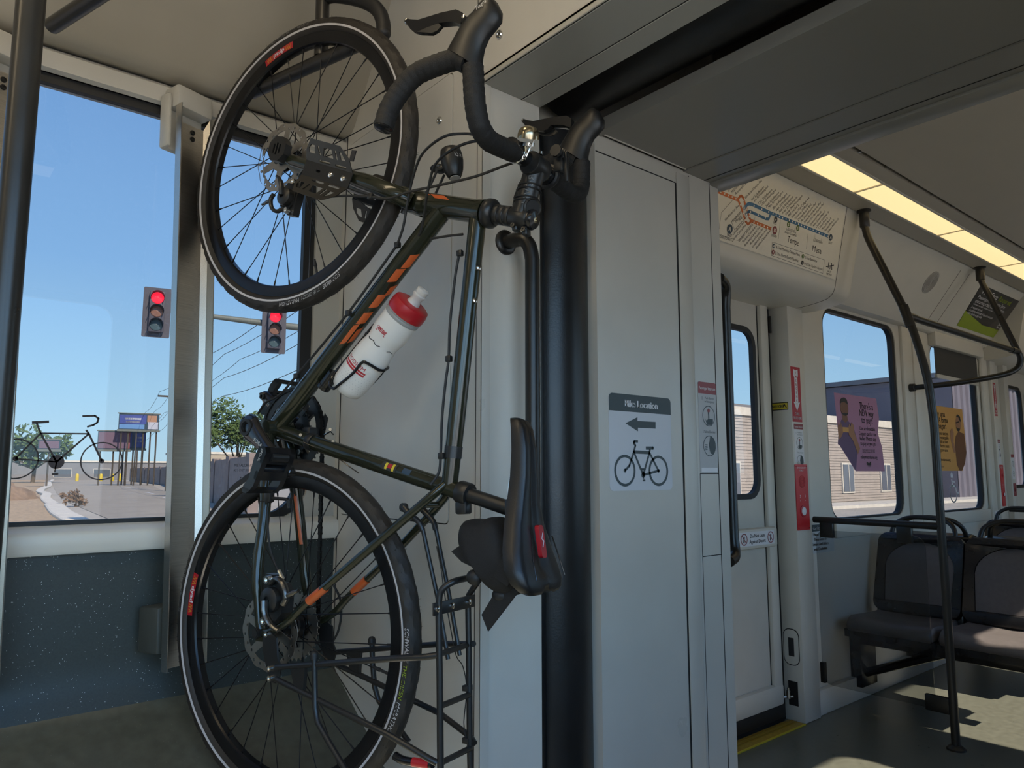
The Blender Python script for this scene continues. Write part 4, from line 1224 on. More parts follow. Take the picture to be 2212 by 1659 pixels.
def pedal(s, tilt):
    c = BBc + cd * (0.170 if s < 0 else -0.170)
    p = empty('pedal'); p.parent = bike
    M0 = Matrix.Translation((c.x, c.y, 0)) @ Matrix.Rotation(tilt, 4, 'Z')
    g = G()
    z0, z1 = sorted((0.098 * s, 0.172 * s))
    def f(x, y, d=0.0): return tuple(M0 @ Vector((x, y, d)))
    # body: hooked cage with a large opening, axle barrel
    out = [(-0.048, -0.010), (-0.040, -0.017), (0.030, -0.012), (0.046, -0.004), (0.050, 0.010), (0.040, 0.014), (0.020, 0.006), (-0.020, 0.010), (-0.044, 0.006)]
    g.prism(out, f, z0, z0 + 0.012); g.prism(out, f, z1 - 0.012, z1)
    g.prism([(-0.048, -0.010), (-0.040, -0.017), (-0.016, -0.015), (-0.020, 0.010), (-0.044, 0.006)], f, z0, z1)
    g.prism([(0.040, -0.006), (0.050, 0.0), (0.052, 0.012), (0.042, 0.014)], f, z0, z1)
    g.prism([(0.000, -0.014), (0.018, -0.013), (0.016, -0.006), (0.0, -0.006)], f, z0, z1)
    g.tube([f(0, 0, 0.092 * s), f(0, 0, 0.165 * s)], 0.0115, 14)
    bpy.data.objects.remove(p)
    o = bobj(g, 'pedal', 'gloss', smooth=35)
    g = G(); g.tube([f(-0.030, -0.012, 0.135 * s - 0.02), f(-0.030, -0.012, 0.135 * s + 0.02)], 0.010, 10); g.obj('cleat_spring', M['satin'], o)
    if s < 0:
        g = G()
        g.text('SPD-SL', lambda x, y, d=0.0: f(-0.0485 - d, -y * 1.0, -0.135 + x) if False else f(-0.036 + y, -0.002, z0 - 0.0008 - d) if False else f(-0.030 + x, -0.004 - y, z0 - 0.0006 - d), 0, -0.002, 0.0060, 0.026, 'c', shear=0.2)
        g.obj('lettering', M['silver_print'], o, smooth=0)
    return o
pedal(-1, radians(205)); pedal(1, radians(25))
g = G()
for R, n, w in ((0.0990, 48, 0.0470), (0.0680, 32, 0.0395)):
    g.prism(gear(R, R - 0.0055, n, 0), fl(w), -0.0016, 0.0016, holes=[list(reversed(circ(0, 0, R - 0.022, 40)))])
for i in range(4):
    a = radians(45 + 90 * i + 10)
    g.prism([(0.018 * cos(a - 0.5), 0.018 * sin(a - 0.5)), (0.080 * cos(a - 0.14), 0.080 * sin(a - 0.14)), (0.082 * cos(a + 0.14), 0.082 * sin(a + 0.14)), (0.018 * cos(a + 0.5), 0.018 * sin(a + 0.5))], fl(0.050), -0.004, 0.004)
crs = bobj(g, 'chainring', 'satin', smooth=25); crs.location = BBc
g = G()
for i in range(4):
    a = radians(45 + 90 * i + 10); g.lathe([(0.006, 0), (0.006, 0.004), (0.003, 0.004), (0.003, 0.002), (0, 0.002)], (0.060 * cos(a), 0.060 * sin(a), 0.038), (0, 0, -1), 12)
g.obj('chainring_bolt', M['graphite'], crs)
g = G()
for i, n in enumerate((34, 30, 26, 23, 20, 17, 15, 13, 11)):
    R = n * 0.0127 / 2 / pi + 0.003
    g.prism(gear(R, R - 0.005, n, 0), fl(0.022 + 0.0042 * i), -0.0009, 0.0009, holes=[list(reversed(circ(0, 0, max(0.014, R - 0.018), 24)))])
g.lathe([(0.0165, 0.018), (0.0165, 0.060)], (0, 0, 0), (0, 0, 1), 20)
bobj(g, 'cassette', 'rotor', smooth=25)
# derailleurs
pulU = Vector((-0.012, -0.062, 0.043)); pulL = Vector((0.070, -0.120, 0.043))
g = G()
for pu, rr in ((pulU, 0.0235), (pulL, 0.0235)):
    g.prism([(x + pu.x, y + pu.y) for x, y in gear(rr, rr - 0.004, 11, 0)], fl(0.043), -0.002, 0.002)
for w in (0.036, 0.050):
    d = (pulL - pulU).normalized(); nn = Vector((-d.y, d.x, 0))
    pl = []
    for t, hw in ((-0.014, 0.010), (0.0, 0.014), (0.05, 0.010), (0.1, 0.014), (0.115, 0.008)):
        pl.append(pulU + d * t + nn * hw)
    for t, hw in ((0.115, 0.008), (0.1, 0.014), (0.05, 0.010), (0.0, 0.014), (-0.014, 0.010)):
        pl.append(pulU + d * t - nn * hw)
    g.prism([(p.x, p.y) for p in pl], fl(w), -0.0009, 0.0009)
g.box(-0.050, 0.010, -0.072, -0.030, 0.055, 0.078, 0.008); g.tube([(-0.030, -0.010, 0.072), (-0.040, -0.030, 0.074), (-0.038, -0.050, 0.068)], 0.010, 10)
rdl = bobj(g, 'rear_derailleur', 'satin', smooth=35)
g = G(); g.tube(spline([(-0.010, -0.070, 0.062), (-0.055, -0.040, 0.075), (-0.060, 0.020, 0.078), (-0.020, 0.070, 0.076), (0.045, 0.085, 0.070), (0.095, 0.060, 0.062)], 5), 0.0025, 8); g.obj('gear_cable', M['rubber'], rdl)
g = G(); g.prism([(0.395, 0.046), (0.440, 0.060), (0.452, 0.050), (0.410, 0.034)], lambda x, y, d: (x, y, d), 0.049, 0.0510)
g.box(0.395, 0.42, 0.020, 0.045, 0.010, 0.040, 0.004)
g.lathe([(0.0185, -0.008), (0.0195, -0.006), (0.0195, 0.006), (0.0185, 0.008)], BBc + As * 0.118, As, 20); fdr = bobj(g, 'front_derailleur', 'satin', smooth=35)
g = G()
for p in [(0.3997,0.0454,-0.012),(0.4099,0.1002,0.02),(0.38,0.1285,0)]: g.lathe([(0.0035, 0), (0.0035, 0.006)], p, (0, 0.3, -1), 10)
g.tube([(0.3995,0.0786,0.02),(0.4053,0.1039,0.015),(0.3981,0.1157,0.01)], 0.002, 6); g.obj('cable_bolt', M['chrome'], fdr)
g = G(); g.tube(spline([(0.3835,0.0585,-0.02),(0.3613,0.1097,-0.01),(0.3451,0.1445,-0.005),(0.3267,0.1722,0),(0.3124,0.1977,0)], 4), 0.0012, 6); g.obj('cable_tail', M['graphite'], fdr)
# chain: links along its run
def tang(c0_, r0, c1__, r1, side):
    d = c1__ - c0_; L_ = d.length; a = atan2(d.y, d.x); o = math.acos(max(-1, min(1, (r0 - r1) / L_))) * side
    return c0_ + Vector((cos(a + o), sin(a + o), 0)) * r0, c1__ + Vector((cos(a + o), sin(a + o), 0)) * r1
casR, rngR = 0.046, 0.0965
hubc = Vector((0, 0, 0.043)); rc = Vector((BBc.x, BBc.y, 0.0455))
a0_, a1_ = tang(Vector((0, 0, 0)), casR, Vector((BBc.x, BBc.y, 0)), rngR, 1)
b0_, b1_ = tang(Vector((pulL.x, pulL.y, 0)), 0.021, Vector((BBc.x, BBc.y, 0)), rngR, -1)
path = []
path.append(Vector((a0_.x, a0_.y, 0.043))); path.append(Vector((a1_.x, a1_.y, 0.046)))
t0 = atan2(a1_.y - BBc.y, a1_.x - BBc.x); t1_ = atan2(b1_.y - BBc.y, b1_.x - BBc.x)
while t1_ > t0: t1_ -= 2 * pi
for i in range(1, 20):
    t = t0 + (t1_ - t0) * i / 20; path.append(Vector((BBc.x + rngR * cos(t), BBc.y + rngR * sin(t), 0.046)))
path.append(Vector((b1_.x, b1_.y, 0.046))); path.append(Vector((b0_.x, b0_.y, 0.043)))
path += [Vector((pulL.x - 0.012, pulL.y - 0.018, 0.043)), Vector((pulL.x - 0.021, pulL.y, 0.043)), Vector((pulU.x + 0.020, pulU.y + 0.010, 0.043)), Vector((pulU.x + 0.004, pulU.y + 0.021, 0.043))]
tq = atan2(a0_.y, a0_.x)
for i in range(8): 
    t = -2.0 - (2 * pi - 2.0 - tq - 0.0) * i / 7 * 0.98
    path.append(Vector((casR * cos(t), casR * sin(t), 0.043)))
g = G(); pos = []
acc = 0.0; nxt = 0.0
for i in range(len(path)):
    a, b = path[i], path[(i + 1) % len(path)]
    L_ = (b - a).length
    while nxt <= acc + L_ and L_ > 0: pos.append(a.lerp(b, (nxt - acc) / L_)); nxt += 0.0127
    acc += L_
for i in range(len(pos) - 1):
    a, b = pos[i], pos[i + 1]; d = (b - a)
    if d.length > 0.02 or d.length < 1e-5: continue
    d.normalize(); nn = Vector((-d.y, d.x, 0)); mid = (a + b) / 2
    wo_ = 0.0030 if i % 2 else 0.0020
    for sw in (-1, 1):
        ring = [(mid + d * x * 0.0094 + nn * y) for x, y in ((-1, 0.0022), (-0.75, 0.0042), (-0.3, 0.0033), (0.3, 0.0033), (0.75, 0.0042), (1, 0.0022), (1, -0.0022), (0.75, -0.0042), (0.3, -0.0033), (-0.3, -0.0033), (-0.75, -0.0042), (-1, -0.0022))]
        g.loft([[tuple(p + Vector((0, 0, sw * wo_ - 0.0005))) for p in ring], [tuple(p + Vector((0, 0, sw * wo_ + 0.0005))) for p in ring]])
    g.tube([a + Vector((0, 0, -0.003)), a + Vector((0, 0, 0.003))], 0.0034, 6)
ch = bobj(g, 'chain', 'chain', smooth=30); ch['kind'] = 'stuff'

# seatpost, saddle
g = G(); g.tube([(0.275, 0.425, 0), (0.262, 0.463, 0), (0.232, 0.561, 0)], 0.0136, 20)
g.box(0.215, 0.252, 0.556, 0.580, -0.024, 0.024, 0.006); g.tube([(0.215, 0.570, 0), (0.206, 0.55, 0)], 0.006, 8); g.tube([(0.252, 0.575, 0), (0.256, 0.555, 0)], 0.005, 8)
bobj(g, 'seatpost', 'satin', smooth=40)
g = G(); secs = [(0.3935, 0.010, 0.588, 0.012), (0.388, 0.017, 0.600, 0.020), (0.372, 0.0205, 0.609, 0.026), (0.335, 0.0225, 0.614, 0.030), (0.290, 0.026, 0.614, 0.032), (0.245, 0.034, 0.612, 0.033), (0.205, 0.047, 0.613, 0.033), (0.165, 0.062, 0.619, 0.034), (0.135, 0.071, 0.627, 0.034), (0.112, 0.070, 0.634, 0.030), (0.098, 0.058, 0.636, 0.022), (0.092, 0.045, 0.634, 0.014)]
rings = []
for u, hw, vt, th in secs:
    ch_ = 0.0045 if 0.10 < u < 0.34 else 0.0
    tail = max(0, (0.135 - u) / 0.045) * 0.0
    ring = []
    for x, y in ((-1.0, -th), (-1.03, -th * 0.55), (-0.96, -th * 0.16), (-0.80, -0.0015), (-0.45, 0.0), (-0.20, -0.001), (-0.10, -ch_), (0.10, -ch_), (0.20, -0.001), (0.45, 0.0), (0.80, -0.0015), (0.96, -th * 0.16), (1.03, -th * 0.55), (1.0, -th), (0.6, -th * 0.75), (-0.6, -th * 0.75)):
        notch = 0.016 * max(0, 1 - abs(x) / 0.30) * max(0, min(1, (0.135 - u) / 0.03))
        ring.append((u + notch, vt + y, hw * x))
    rings.append([(a, b - 0.010, c) for a, b, c in ring])
g.loft(rings)
sd = bobj(g, 'saddle', 'leather', smooth=60)
g = G()
for s in (-1, 1):
    g.tube(spline([(0.345, 0.595, 0.010 * s), (0.315, 0.580, 0.014 * s), (0.275, 0.568, 0.020 * s), (0.20, 0.568, 0.022 * s), (0.16, 0.575, 0.028 * s), (0.125, 0.600, 0.038 * s)], 5), 0.0036, 8)
rl = g.obj('rail', M['chrome'], sd)
g = G()
for s in (-1, 1): g.tube([(0.347, 0.596, 0.0098 * s), (0.330, 0.5875, 0.0120 * s), (0.312, 0.5790, 0.0144 * s)], 0.0041, 8)
g.obj('rail_sleeve', M['cap'], sd)
g = G(); g.prism(rrect(0.150, -0.0085, 0.205, 0.0085, 0.006), lambda a, b, d: (a, 0.6105 + d + (0.178 - a) * 0.12, b), 0.0, 0.008); sb_ = g.obj('red_badge', M['cap'], sd)
g = G(); g.stroke([(0.168, -0.003), (0.178, 0.003), (0.182, -0.003), (0.192, 0.003)], 0.0022, lambda a, b, d=0.0: (a, 0.6190 + (0.178 - a) * 0.12, b), 0.0); g.obj('badge_mark', M['white'], sd, smooth=0)
for s in (-1, 1):
    g = G(); g.tube([(0.185, 0.6175, 0.036 * s), (0.150, 0.6242, 0.046 * s), (0.118, 0.6325, 0.050 * s)], 0.0012, 6); g.obj('cover_seam', M['gloss'], sd)

# rear rack
rk = []
rack_pts = [(-0.2172,0.4377,-0.055),(-0.1514,0.4376,-0.055),(-0.0534,0.4379,-0.055),(0.0532,0.4368,-0.055)]
lp = [(0.0766,0.4376,-0.055),(0.0915,0.4401,-0.054),(0.1023,0.4483,-0.05),(0.1101,0.4587,-0.038),(0.1122,0.4612,-0.01),(0.1098,0.452,0.03),(0.1063,0.4502,0.048),(0.1004,0.4458,0.056),(0.0897,0.4358,0.058),(0.0751,0.4246,0.057)]
rp2 = [(0.0626,0.4236,0.055),(-0.0059,0.4238,0.055),(-0.1026,0.4234,0.055),(-0.1885,0.4226,0.055),(-0.2537,0.4233,0.055)]
g = G(); g.tube(rack_pts + spline(lp, 4) + rp2, 0.0058, 12)
xb = [(959, 1411, 1007, 1394), (959, 1523, 1015, 1500.5), (960, 1645, 1018, 1616)]
for p in ([(-0.0099,0.4405,-0.055),(-0.0151,0.422,0.055)], [(-0.0954,0.4393,-0.055),(-0.1026,0.4234,0.055)], [(-0.1865,0.4381,-0.055),(-0.1955,0.4235,0.055)]): g.tube(p, 0.0052, 10)
railL = [(-0.0599,0.059,-0.078),(-0.0386,0.2197,-0.078),(-0.0207,0.3564,-0.074),(-0.0155,0.4152,-0.064),(-0.0124,0.4342,-0.056)]
strL = [(-0.0822,0.0598,-0.078),(-0.1024,0.1461,-0.078),(-0.1492,0.3396,-0.074),(-0.1794,0.4187,-0.064),(-0.1869,0.4318,-0.057)]
for s in (-1, 1):
    g.tube([(a, b, -c * s) for a, b, c in railL], 0.0056, 12); g.tube([(a, b, -c * s) for a, b, c in strL], 0.0056, 12)
    vt = [(-0.0332,0.1635,-0.08),(-0.0744,0.1657,-0.08),(-0.1211,0.1701,-0.082),(-0.1455,0.1786,-0.084),(-0.1774,0.2117,-0.086),(-0.2159,0.2537,-0.088)]
    g.tube([(a, b, -c * s) for a, b, c in vt], 0.0056, 12)
    tb = [(-0.0565,0.0987),(-0.0523,0.1386),(-0.0961,0.1349),(-0.0885,0.1098)]
    g.prism(tb, lambda x, y, d: (x, y, d * s), 0.072, 0.080)
rack = bobj(g, 'rear_rack', 'satin', smooth=50)
for s in (-1, 1):
    c_ = [(-0.0365,0.1635,-0.08),(-0.0282,0.1633,-0.08)]
    g = G(); g.tube([(a, b, -c * s) for a, b, c in c_], 0.0082, 10); e_ = c_[1]; g.ball((e_[0], e_[1], -e_[2] * s), 0.0080); g.obj('end_cap', M['rubber'], rack)
    pl = [(-0.003,0.0172),(0.0061,0.0357),(-0.0058,0.056),(-0.042,0.06),(-0.0586,0.0684),(-0.0906,0.0566),(-0.0887,0.0408),(-0.0535,0.0261),(-0.0278,0.0169)]
    g = G(); g.prism(pl, lambda x, y, d: (x, y, d * s), 0.0735, 0.0775); g.obj('dropout_plate', M['satin'], rack)
    g = G()
    for p in [(-0.0001,0.0302),(-0.0639,0.0421),(-0.082,0.0428)]: g.lathe([(0.0058, 0), (0.0058, 0.005), (0.003, 0.005), (0.003, 0.003), (0, 0.003)], (p[0], p[1], 0.0775 * s), (0, 0, s), 12)
    g.obj('rack_bolt', M['chrome'], rack)
    arm = [(0.2412,0.3345,-0.024),(0.229,0.3488,-0.026),(0.2132,0.3686,-0.022),(0.1978,0.3756,-0.02)]
    rod = [(0.2012,0.3757,-0.02),(0.0789,0.4069,-0.018),(-0.0267,0.4291,-0.018)]
    g = G(); g.tube([(a, b, -c * s) for a, b, c in spline(arm, 4)], [0.0065] * 6 + [0.0055] * 7, 10); g.lathe([(0.0085, -0.003), (0.0085, 0.004)], (arm[0][0], arm[0][1], arm[0][2] * -s), (0, 0, s), 14); g.obj('stay_arm', M['satin'], rack)
    g = G(); g.tube([(a, b, -c * s) for a, b, c in rod], 0.0042, 10); g.obj('stay_rod', M['satin'], rack)
pp_ = [(0.0609,0.4043,-0.03),(0.0616,0.4238,0.05)]
g = G(); qq = [(0.0623,0.4134),(0.0713,0.4196),(0.0736,0.4368),(0.0532,0.4366),(0.0524,0.4194)]
v0 = sum(p[1] for p in qq) / len(qq)
pl0, pl1 = [(0.0766,0.4376),(0.0547,0.4373)], [(0.0711,0.4248),(0.0492,0.4244)]
ua, ub = pl0[0][0], pl0[1][0]
g.box(ub, ua, 0.436, 0.440, -0.072, 0.056, 0.001)
pt_ = g.obj('tail_plate', M['satin'], rack)
g = G()
for w in (-0.064, -0.020, 0.034): g.lathe([(0.0055, 0), (0.0055, 0.003), (0.003, 0.0045), (0, 0.0045)], ((ua + ub) / 2, 0.440, w), (0, 1, 0), 14)
g.obj('plate_bolt', M['chrome'], rack)
g = G()
for p in ([(-0.0886,0.4195,0.052),(-0.0901,0.4257,0.058),(-0.0938,0.4249,0.056)], [(-0.1796,0.4177,0.052),(-0.1811,0.4248,0.058),(-0.1847,0.423,0.056)]):
    g.box(min(q[0] for q in p) - 0.003, max(q[0] for q in p) + 0.002, p[0][1] - 0.008, p[0][1] + 0.006, 0.048, 0.064, 0.001)
wr = [(0.1681,0.3924,0),(0.1314,0.409,-0.01),(0.0852,0.4182,-0.012),(0.0305,0.4283,-0.01),(-0.0272,0.4192,0.02),(-0.0524,0.4167,0.045),(-0.0937,0.4208,0.05),(-0.1509,0.4134,0.05),(-0.1821,0.419,0.05)]
g.tube(spline(wr, 4), 0.0010, 6); bobj(g, 'lamp_wire', 'rubber')
# rear reflector tube
g = G(); rr_ = [(-0.2029,0.3088,-0.02),(-0.2077,0.325,-0.02),(-0.2082,0.3483,-0.02),(-0.2061,0.3948,-0.02)]
g.tube(spline(rr_, 4), 0.0075, 12); rtb = bobj(g, 'tail_light', 'gloss')
g = G(); g.tube([(-0.2078,0.3515,-0.02),(-0.207,0.3887,-0.02)], 0.0082, 12); g.obj('red_lens', M['bright_red'], rtb)
# small sensor and magnet on the chainstay
g = G(); g.box(0.258, 0.292, -0.008, 0.012, -0.066, -0.050, 0.005); g.tube([(0.268, 0.004, -0.058), (0.266, 0.030, -0.056), (0.264, 0.052, -0.052)], 0.0035, 8); g.tube([(0.264, 0.052, -0.052), (0.246, 0.053, -0.050)], 0.0035, 8)
for u in (0.262, 0.290): g.tube([(u, -0.020 + 0.0135 * cos(t), -0.046 + 0.0135 * sin(t)) for t in [2 * pi * i / 16 for i in range(16)]], 0.0012, 5, closed=True)
bobj(g, 'speed_sensor', 'satin')

# bottle cage with mini pump
AX = Vector((0.656, 0.755, 0)).normalized(); TX = Vector((-AX.y, AX.x, 0)); NC = Vector((0, 0, -1))
B0 = Vector((0.4850, 0.1560, 0))
def bot(h, r, a): return tuple(B0 + AX * h + (NC * cos(a) + TX * sin(a)) * r)
g = G()
for s in (-1, 1):
    a = [bot(0.150, 0.0400, radians(-90 + 12 * s)), bot(0.05, 0.0415, radians(-90 + 14 * s)), bot(0.015, 0.041, radians(-90 + 22 * s))]
    b = [bot(0.000, 0.036, radians(-90 + 60 * s)), bot(0.002, 0.034, radians(-90 + 90 * s)), bot(0.02, 0.041, radians(-90 + 104 * s)), bot(0.060, 0.0415, radians(-90 + 116 * s)), bot(0.092, 0.0415, radians(-90 + 118 * s)), bot(0.098, 0.0415, radians(-90 + 132 * s)), bot(0.097, 0.0415, radians(-90 + 170 * s))]
    g.tube(spline(a[:2] + [a[2]] + b, 5), 0.0030, 8)
g.tube([bot(0.097, 0.0415, radians(80)), bot(0.097, 0.0415, radians(100))], 0.0030, 8)
g.tube([bot(0.150, 0.0400, radians(-102)), bot(0.156, 0.0405, radians(-90)), bot(0.150, 0.0400, radians(-78))], 0.0030, 8)
for h in (0.055, 0.125): g.tube([bot(h, 0.041, radians(-104)), bot(h, 0.047, radians(-90)), bot(h, 0.041, radians(-76))], 0.0030, 8)
bobj(g, 'bottle_cage', 'gloss')
g = G(); pb = [(0.4976,0.098,-0.004),(0.5261,0.1299,-0.004)]
g.tube([pb[0], pb[1]], 0.0135, 14); g.lathe([(0.0150, 0), (0.0150, 0.008)], pb[0], Vector(pb[1]) - Vector(pb[0]), 14); bobj(g, 'mini_pump', 'gloss')

# water bottle (in the cage)
wb = empty('water_bottle', label='frosted white water bottle with red cap in the bicycle cage', cat='bottle'); at_bike(wb)
g = G(); g.lathe([(0, 0.004), (0.026, 0.003), (0.0325, 0.008), (0.0365, 0.022), (0.0378, 0.05), (0.0378, 0.098), (0.0366, 0.116), (0.0342, 0.132), (0.0336, 0.139), (0.0346, 0.146), (0.0368, 0.156), (0.0378, 0.168), (0.0378, 0.206)], B0, AX, 40); g.obj('body', M['bottle'], wb, smooth=60)
g = G(); g.lathe([(0.0385, 0.204), (0.0388, 0.206), (0.0388, 0.210), (0.0380, 0.211), (0.0388, 0.212), (0.0388, 0.2155)], B0, AX, 40); g.obj('collar', M['greyplastic'], wb)
g = G(); g.lathe([(0.0395, 0.2155), (0.0402, 0.218), (0.0402, 0.232), (0.0380, 0.241), (0.0330, 0.2435), (0.016, 0.2435), (0.012, 0.2445), (0, 0.2445)], B0, AX, 40); cp = g.obj('cap', M['cap'], wb)
g = G(); g.lathe([(0.0150, 0.242), (0.0125, 0.250), (0.0115, 0.258), (0.0140, 0.262), (0.0140, 0.266), (0.0120, 0.268), (0.0130, 0.272), (0.0130, 0.278), (0.0100, 0.2800), (0.0045, 0.2800), (0.0045, 0.270), (0, 0.270)], B0, AX, 24); g.obj('nozzle', M['nozzle'], wb)
def fbt(a0, h0, R): return lambda x, y, d=0.0: bot(h0 + y, R + d, a0 + x / R)
g = G(); fb = fbt(radians(12), 0.165, 0.0380)
g.text('CAMELBAK', fb, 0, 0.0, 0.0085, 0.027, 'c', 0.0003, bold=0.0004); g.stroke([(-0.0135, -0.003), (0.0135, -0.003)], 0.0016, fb, 0.0003, round_=False)
fb2 = fbt(radians(10), 0.072, 0.0380)
g.text('PODIUM', fb2, 0, 0.004, 0.0085, 0.052, 'c', 0.0003)
for z in (-0.002, -0.0075):
    n_ = 16
    g.add([fb2(-0.030 + 0.062 * i / n_, z + dz, 0.0003) for dz in (0, 0.0038) for i in range(n_ + 1)], [(i, i + 1, n_ + 2 + i, n_ + 1 + i) for i in range(n_)])
g.obj('lettering', M['red'], wb, smooth=0)
g = G()
for r_ in range(8):
    for c_ in range(17):
        a = radians(-45 + c_ * 10.5 + (r_ % 2) * 5); h = 0.024 + r_ * 0.0055
        if h > 0.058 and -40 < math.degrees(a) < 62: continue
        R_ = 0.0381 if h > 0.04 else 0.0371 + (h - 0.024) * 0.055
        g.add([bot(h + 0.0006 * cos(t), R_, a + 0.0006 * sin(t) / R_) for t in [2 * pi * i / 6 for i in range(6)]], [tuple(range(6))])
g.obj('dot_pattern', M['greyplastic'], wb, smooth=0)
g = G(); pts_ = [bot(0.138 - 0.002 * sin(i * 1.7), 0.0341, radians(-20 + i * 10)) for i in range(13)]
g.tube(pts_[:7], 0.0009, 5); g.tube(pts_[9:], 0.0006, 5); g.obj('scuff_line', M['dark_ink'], wb)

# saddle bag
sbag = empty('saddle_bag', label='black nylon saddle bag strapped under the saddle', cat='bag'); at_bike(sbag)
def pillow(out, w0, w1, n=7, k=0.30):
    cx_ = sum(p[0] for p in out) / len(out); cy_ = sum(p[1] for p in out) / len(out)
    rings = []
    for i in range(n + 1):
        t = i / n; s_ = 1 - k * abs(2 * t - 1) ** 3
        rings.append([(cx_ + (x - cx_) * s_, cy_ + (y - cy_) * s_, w0 + (w1 - w0) * t) for x, y in out])
    return rings
ob = [(0.2114,0.4654),(0.2178,0.4838),(0.2159,0.5057),(0.2205,0.5285),(0.2049,0.5502),(0.173,0.5682),(0.134,0.5827),(0.1054,0.5863),(0.0869,0.5654),(0.0898,0.5373),(0.1063,0.5128),(0.1322,0.4918),(0.1603,0.4674),(0.185,0.4587)]
g = G(); g.loft(pillow([p[:2] for p in spline([(a, b, 0) for a, b in ob], 3, closed=True)], -0.048, 0.048)); g.obj('body', M['nylon'], sbag, smooth=60)
g = G(); ofl = [(0.1615,0.4519),(0.1697,0.4662),(0.1762,0.4804),(0.1501,0.5151),(0.1191,0.5335),(0.1318,0.505),(0.144,0.4737)]
g.prism(ofl, lambda x, y, d: (x, y, d), -0.036, 0.036); g.obj('flap', M['nylon'], sbag)
g = G()
sb2 = [(0.1567,0.5554),(0.166,0.5741),(0.1347,0.5966),(0.1105,0.5869),(0.1265,0.5656)]
cxy = [(0.1408,0.5263),(0.1491,0.5466)]
for (c, r0) in ((cxy[0], 0),):
    pass
path_ = [(0.150, 0.515, -0.051), (0.140, 0.490, -0.040), (0.130, 0.478, 0.0), (0.140, 0.49, 0.04)]
A_ = [(0.1752,0.5804),(0.1603,0.6016),(0.1059,0.5783),(0.1224,0.5514)]
g.prism(A_, lambda x, y, d: (x, y, -0.0535 + d), 0.0, 0.004); g.obj('strap', M['nylon'], sbag)
g = G(); tl = [(0.1136,0.5528),(0.0964,0.5853),(0.0282,0.5224),(0.055,0.5098)]
g.prism(tl, lambda x, y, d: (x, y, -0.030 + d), 0.0, 0.003); g.obj('strap_tail', M['nylon'], sbag)
g = G(); bk = [(0.1315,0.5404,-0.045),(0.1359,0.5292,-0.045)]
g.ball((0.118, 0.500, -0.035), 0.014, 0.016, 0.012); g.ball((0.088, 0.545, -0.014), 0.014, 0.020, 0.020); g.obj('buckle', M['rubber'], sbag)

# ------------------------------------------------------------------ far section of the car
ZC = 2.55
YW = 1.995
g = G()
extrude_x(g, [(-0.66, 2.16), (-0.60, 2.2), (-0.30, 2.55), (0.02, 2.55)], X2b, XR)
extrude_x(g, [(0.045, ZC), (1.306, ZC)], X2b, XR)
extrude_x(g, [(1.306, ZC + 0.03), (1.306, ZC)], X2b, XR)
extrude_x(g, [(1.328, ZC + 0.03), (1.328, ZC), (1.390, ZC - 0.004), (1.390, ZC + 0.012), (1.545, ZC + 0.012), (1.545, ZC - 0.004), (1.652, ZC - 0.004), (1.652, ZC + 0.03)], X2b, XR)
cr = struct(g.obj('ceiling', M['ceil'], smooth=40))
g = G(); g.box(X2b, XR, 1.30, 1.334, ZC + 0.028, ZC + 0.034); g.box(X2b, XR, 1.645, 1.675, ZC + 0.02, ZC + 0.03)
g.obj('air_slot', M['gap'], cr)
g = G()
for i in range(30):
    x = 2.0 + i * 0.25
    g.box(x, x + 0.003, 1.306, 1.328, ZC + 0.002, ZC + 0.016)
g.obj('slot_clip', M['chrome'], cr)

# side panel from ceiling edge down to the window heads
g = G()
PA, PB = (1.662, ZC - 0.006), (1.925, 2.205)
extrude_x(g, [(1.662, ZC + 0.03), PA, (1.690, 2.520), PB, (1.950, 2.176), (1.985, 2.166), (YW, 2.166)], X2b, XR)
sp = struct(g.obj('trim_4', M['beige'], smooth=25))
pdir = (Vector((0, PB[0] - 1.690, PB[1] - 2.520))).normalized()
pnor = Vector((0, -abs(pdir.z), -abs(pdir.y))).normalized()
def FP(x, s, d=0.0):     # on the slanted side panel: s measured up from its lower edge
    q = Vector((0, PB[0], PB[1])) - pdir * s + pnor * d
    return (x, q.y, q.z)
g = G()
for x in (5.20, 5.35, 6.75, 6.90):
    g.prism([(x - 0.0015, -0.0), (x + 0.0015, -0.0), (x + 0.0015, 0.40), (x - 0.0015, 0.40)], FP, -0.002, 0.0008)
g.obj('panel_joint', M['gap'], sp)

# wall with two windows and two doorways
def wall_holes():
    return [list(reversed(rrect(a, b, c, d, 0.10))) for a, b, c, d in ((3.935, 0.955, 4.875, 2.150), (5.425, 0.945, 6.285, 2.115))]
g = G()
g.prism([(3.56, -0.02), (6.56, -0.02), (6.56, 2.17), (3.56, 2.17)], FYm(YW), 0.0, 0.05, holes=wall_holes())
struct(g.obj('wall_right', M['beige']))
g = G()
g.prism([(8.25, -0.02), (XR, -0.02), (XR, 2.17), (8.25, 2.17)], FYm(YW), 0.0, 0.05)
g.box(1.88, 2.05, YW, YW + 0.05, -0.02, 2.3)
struct(g.obj('wall_right', M['beige']))
for i, (a, b, c, d) in enumerate(((3.935, 0.955, 4.875, 2.150), (5.425, 0.945, 6.285, 2.115))):
    g = G()
    g.prism(rrect(a - 0.001, b - 0.001, c + 0.001, d + 0.001, 0.10), FYm(YW + 0.006), 0.0, 0.03,
            holes=[list(reversed(rrect(a + 0.018, b + 0.012, c - 0.030, d - 0.018, 0.085)))])
    w = struct(g.obj('window_%d' % (2 + i), M['rubber']))
    g = G(); g.flat(rrect(a, b, c, d, 0.09), FYm(YW + 0.022))
    g.obj('pane', M['glass'], w)
g = G()   # rounded vertical pilaster mouldings between the windows
for x0, x1 in ((4.94, 5.085), (5.10, 5.36)):
    g.box(x0, x1, YW - 0.022, YW + 0.01, 0.86, 2.168, 0.012)
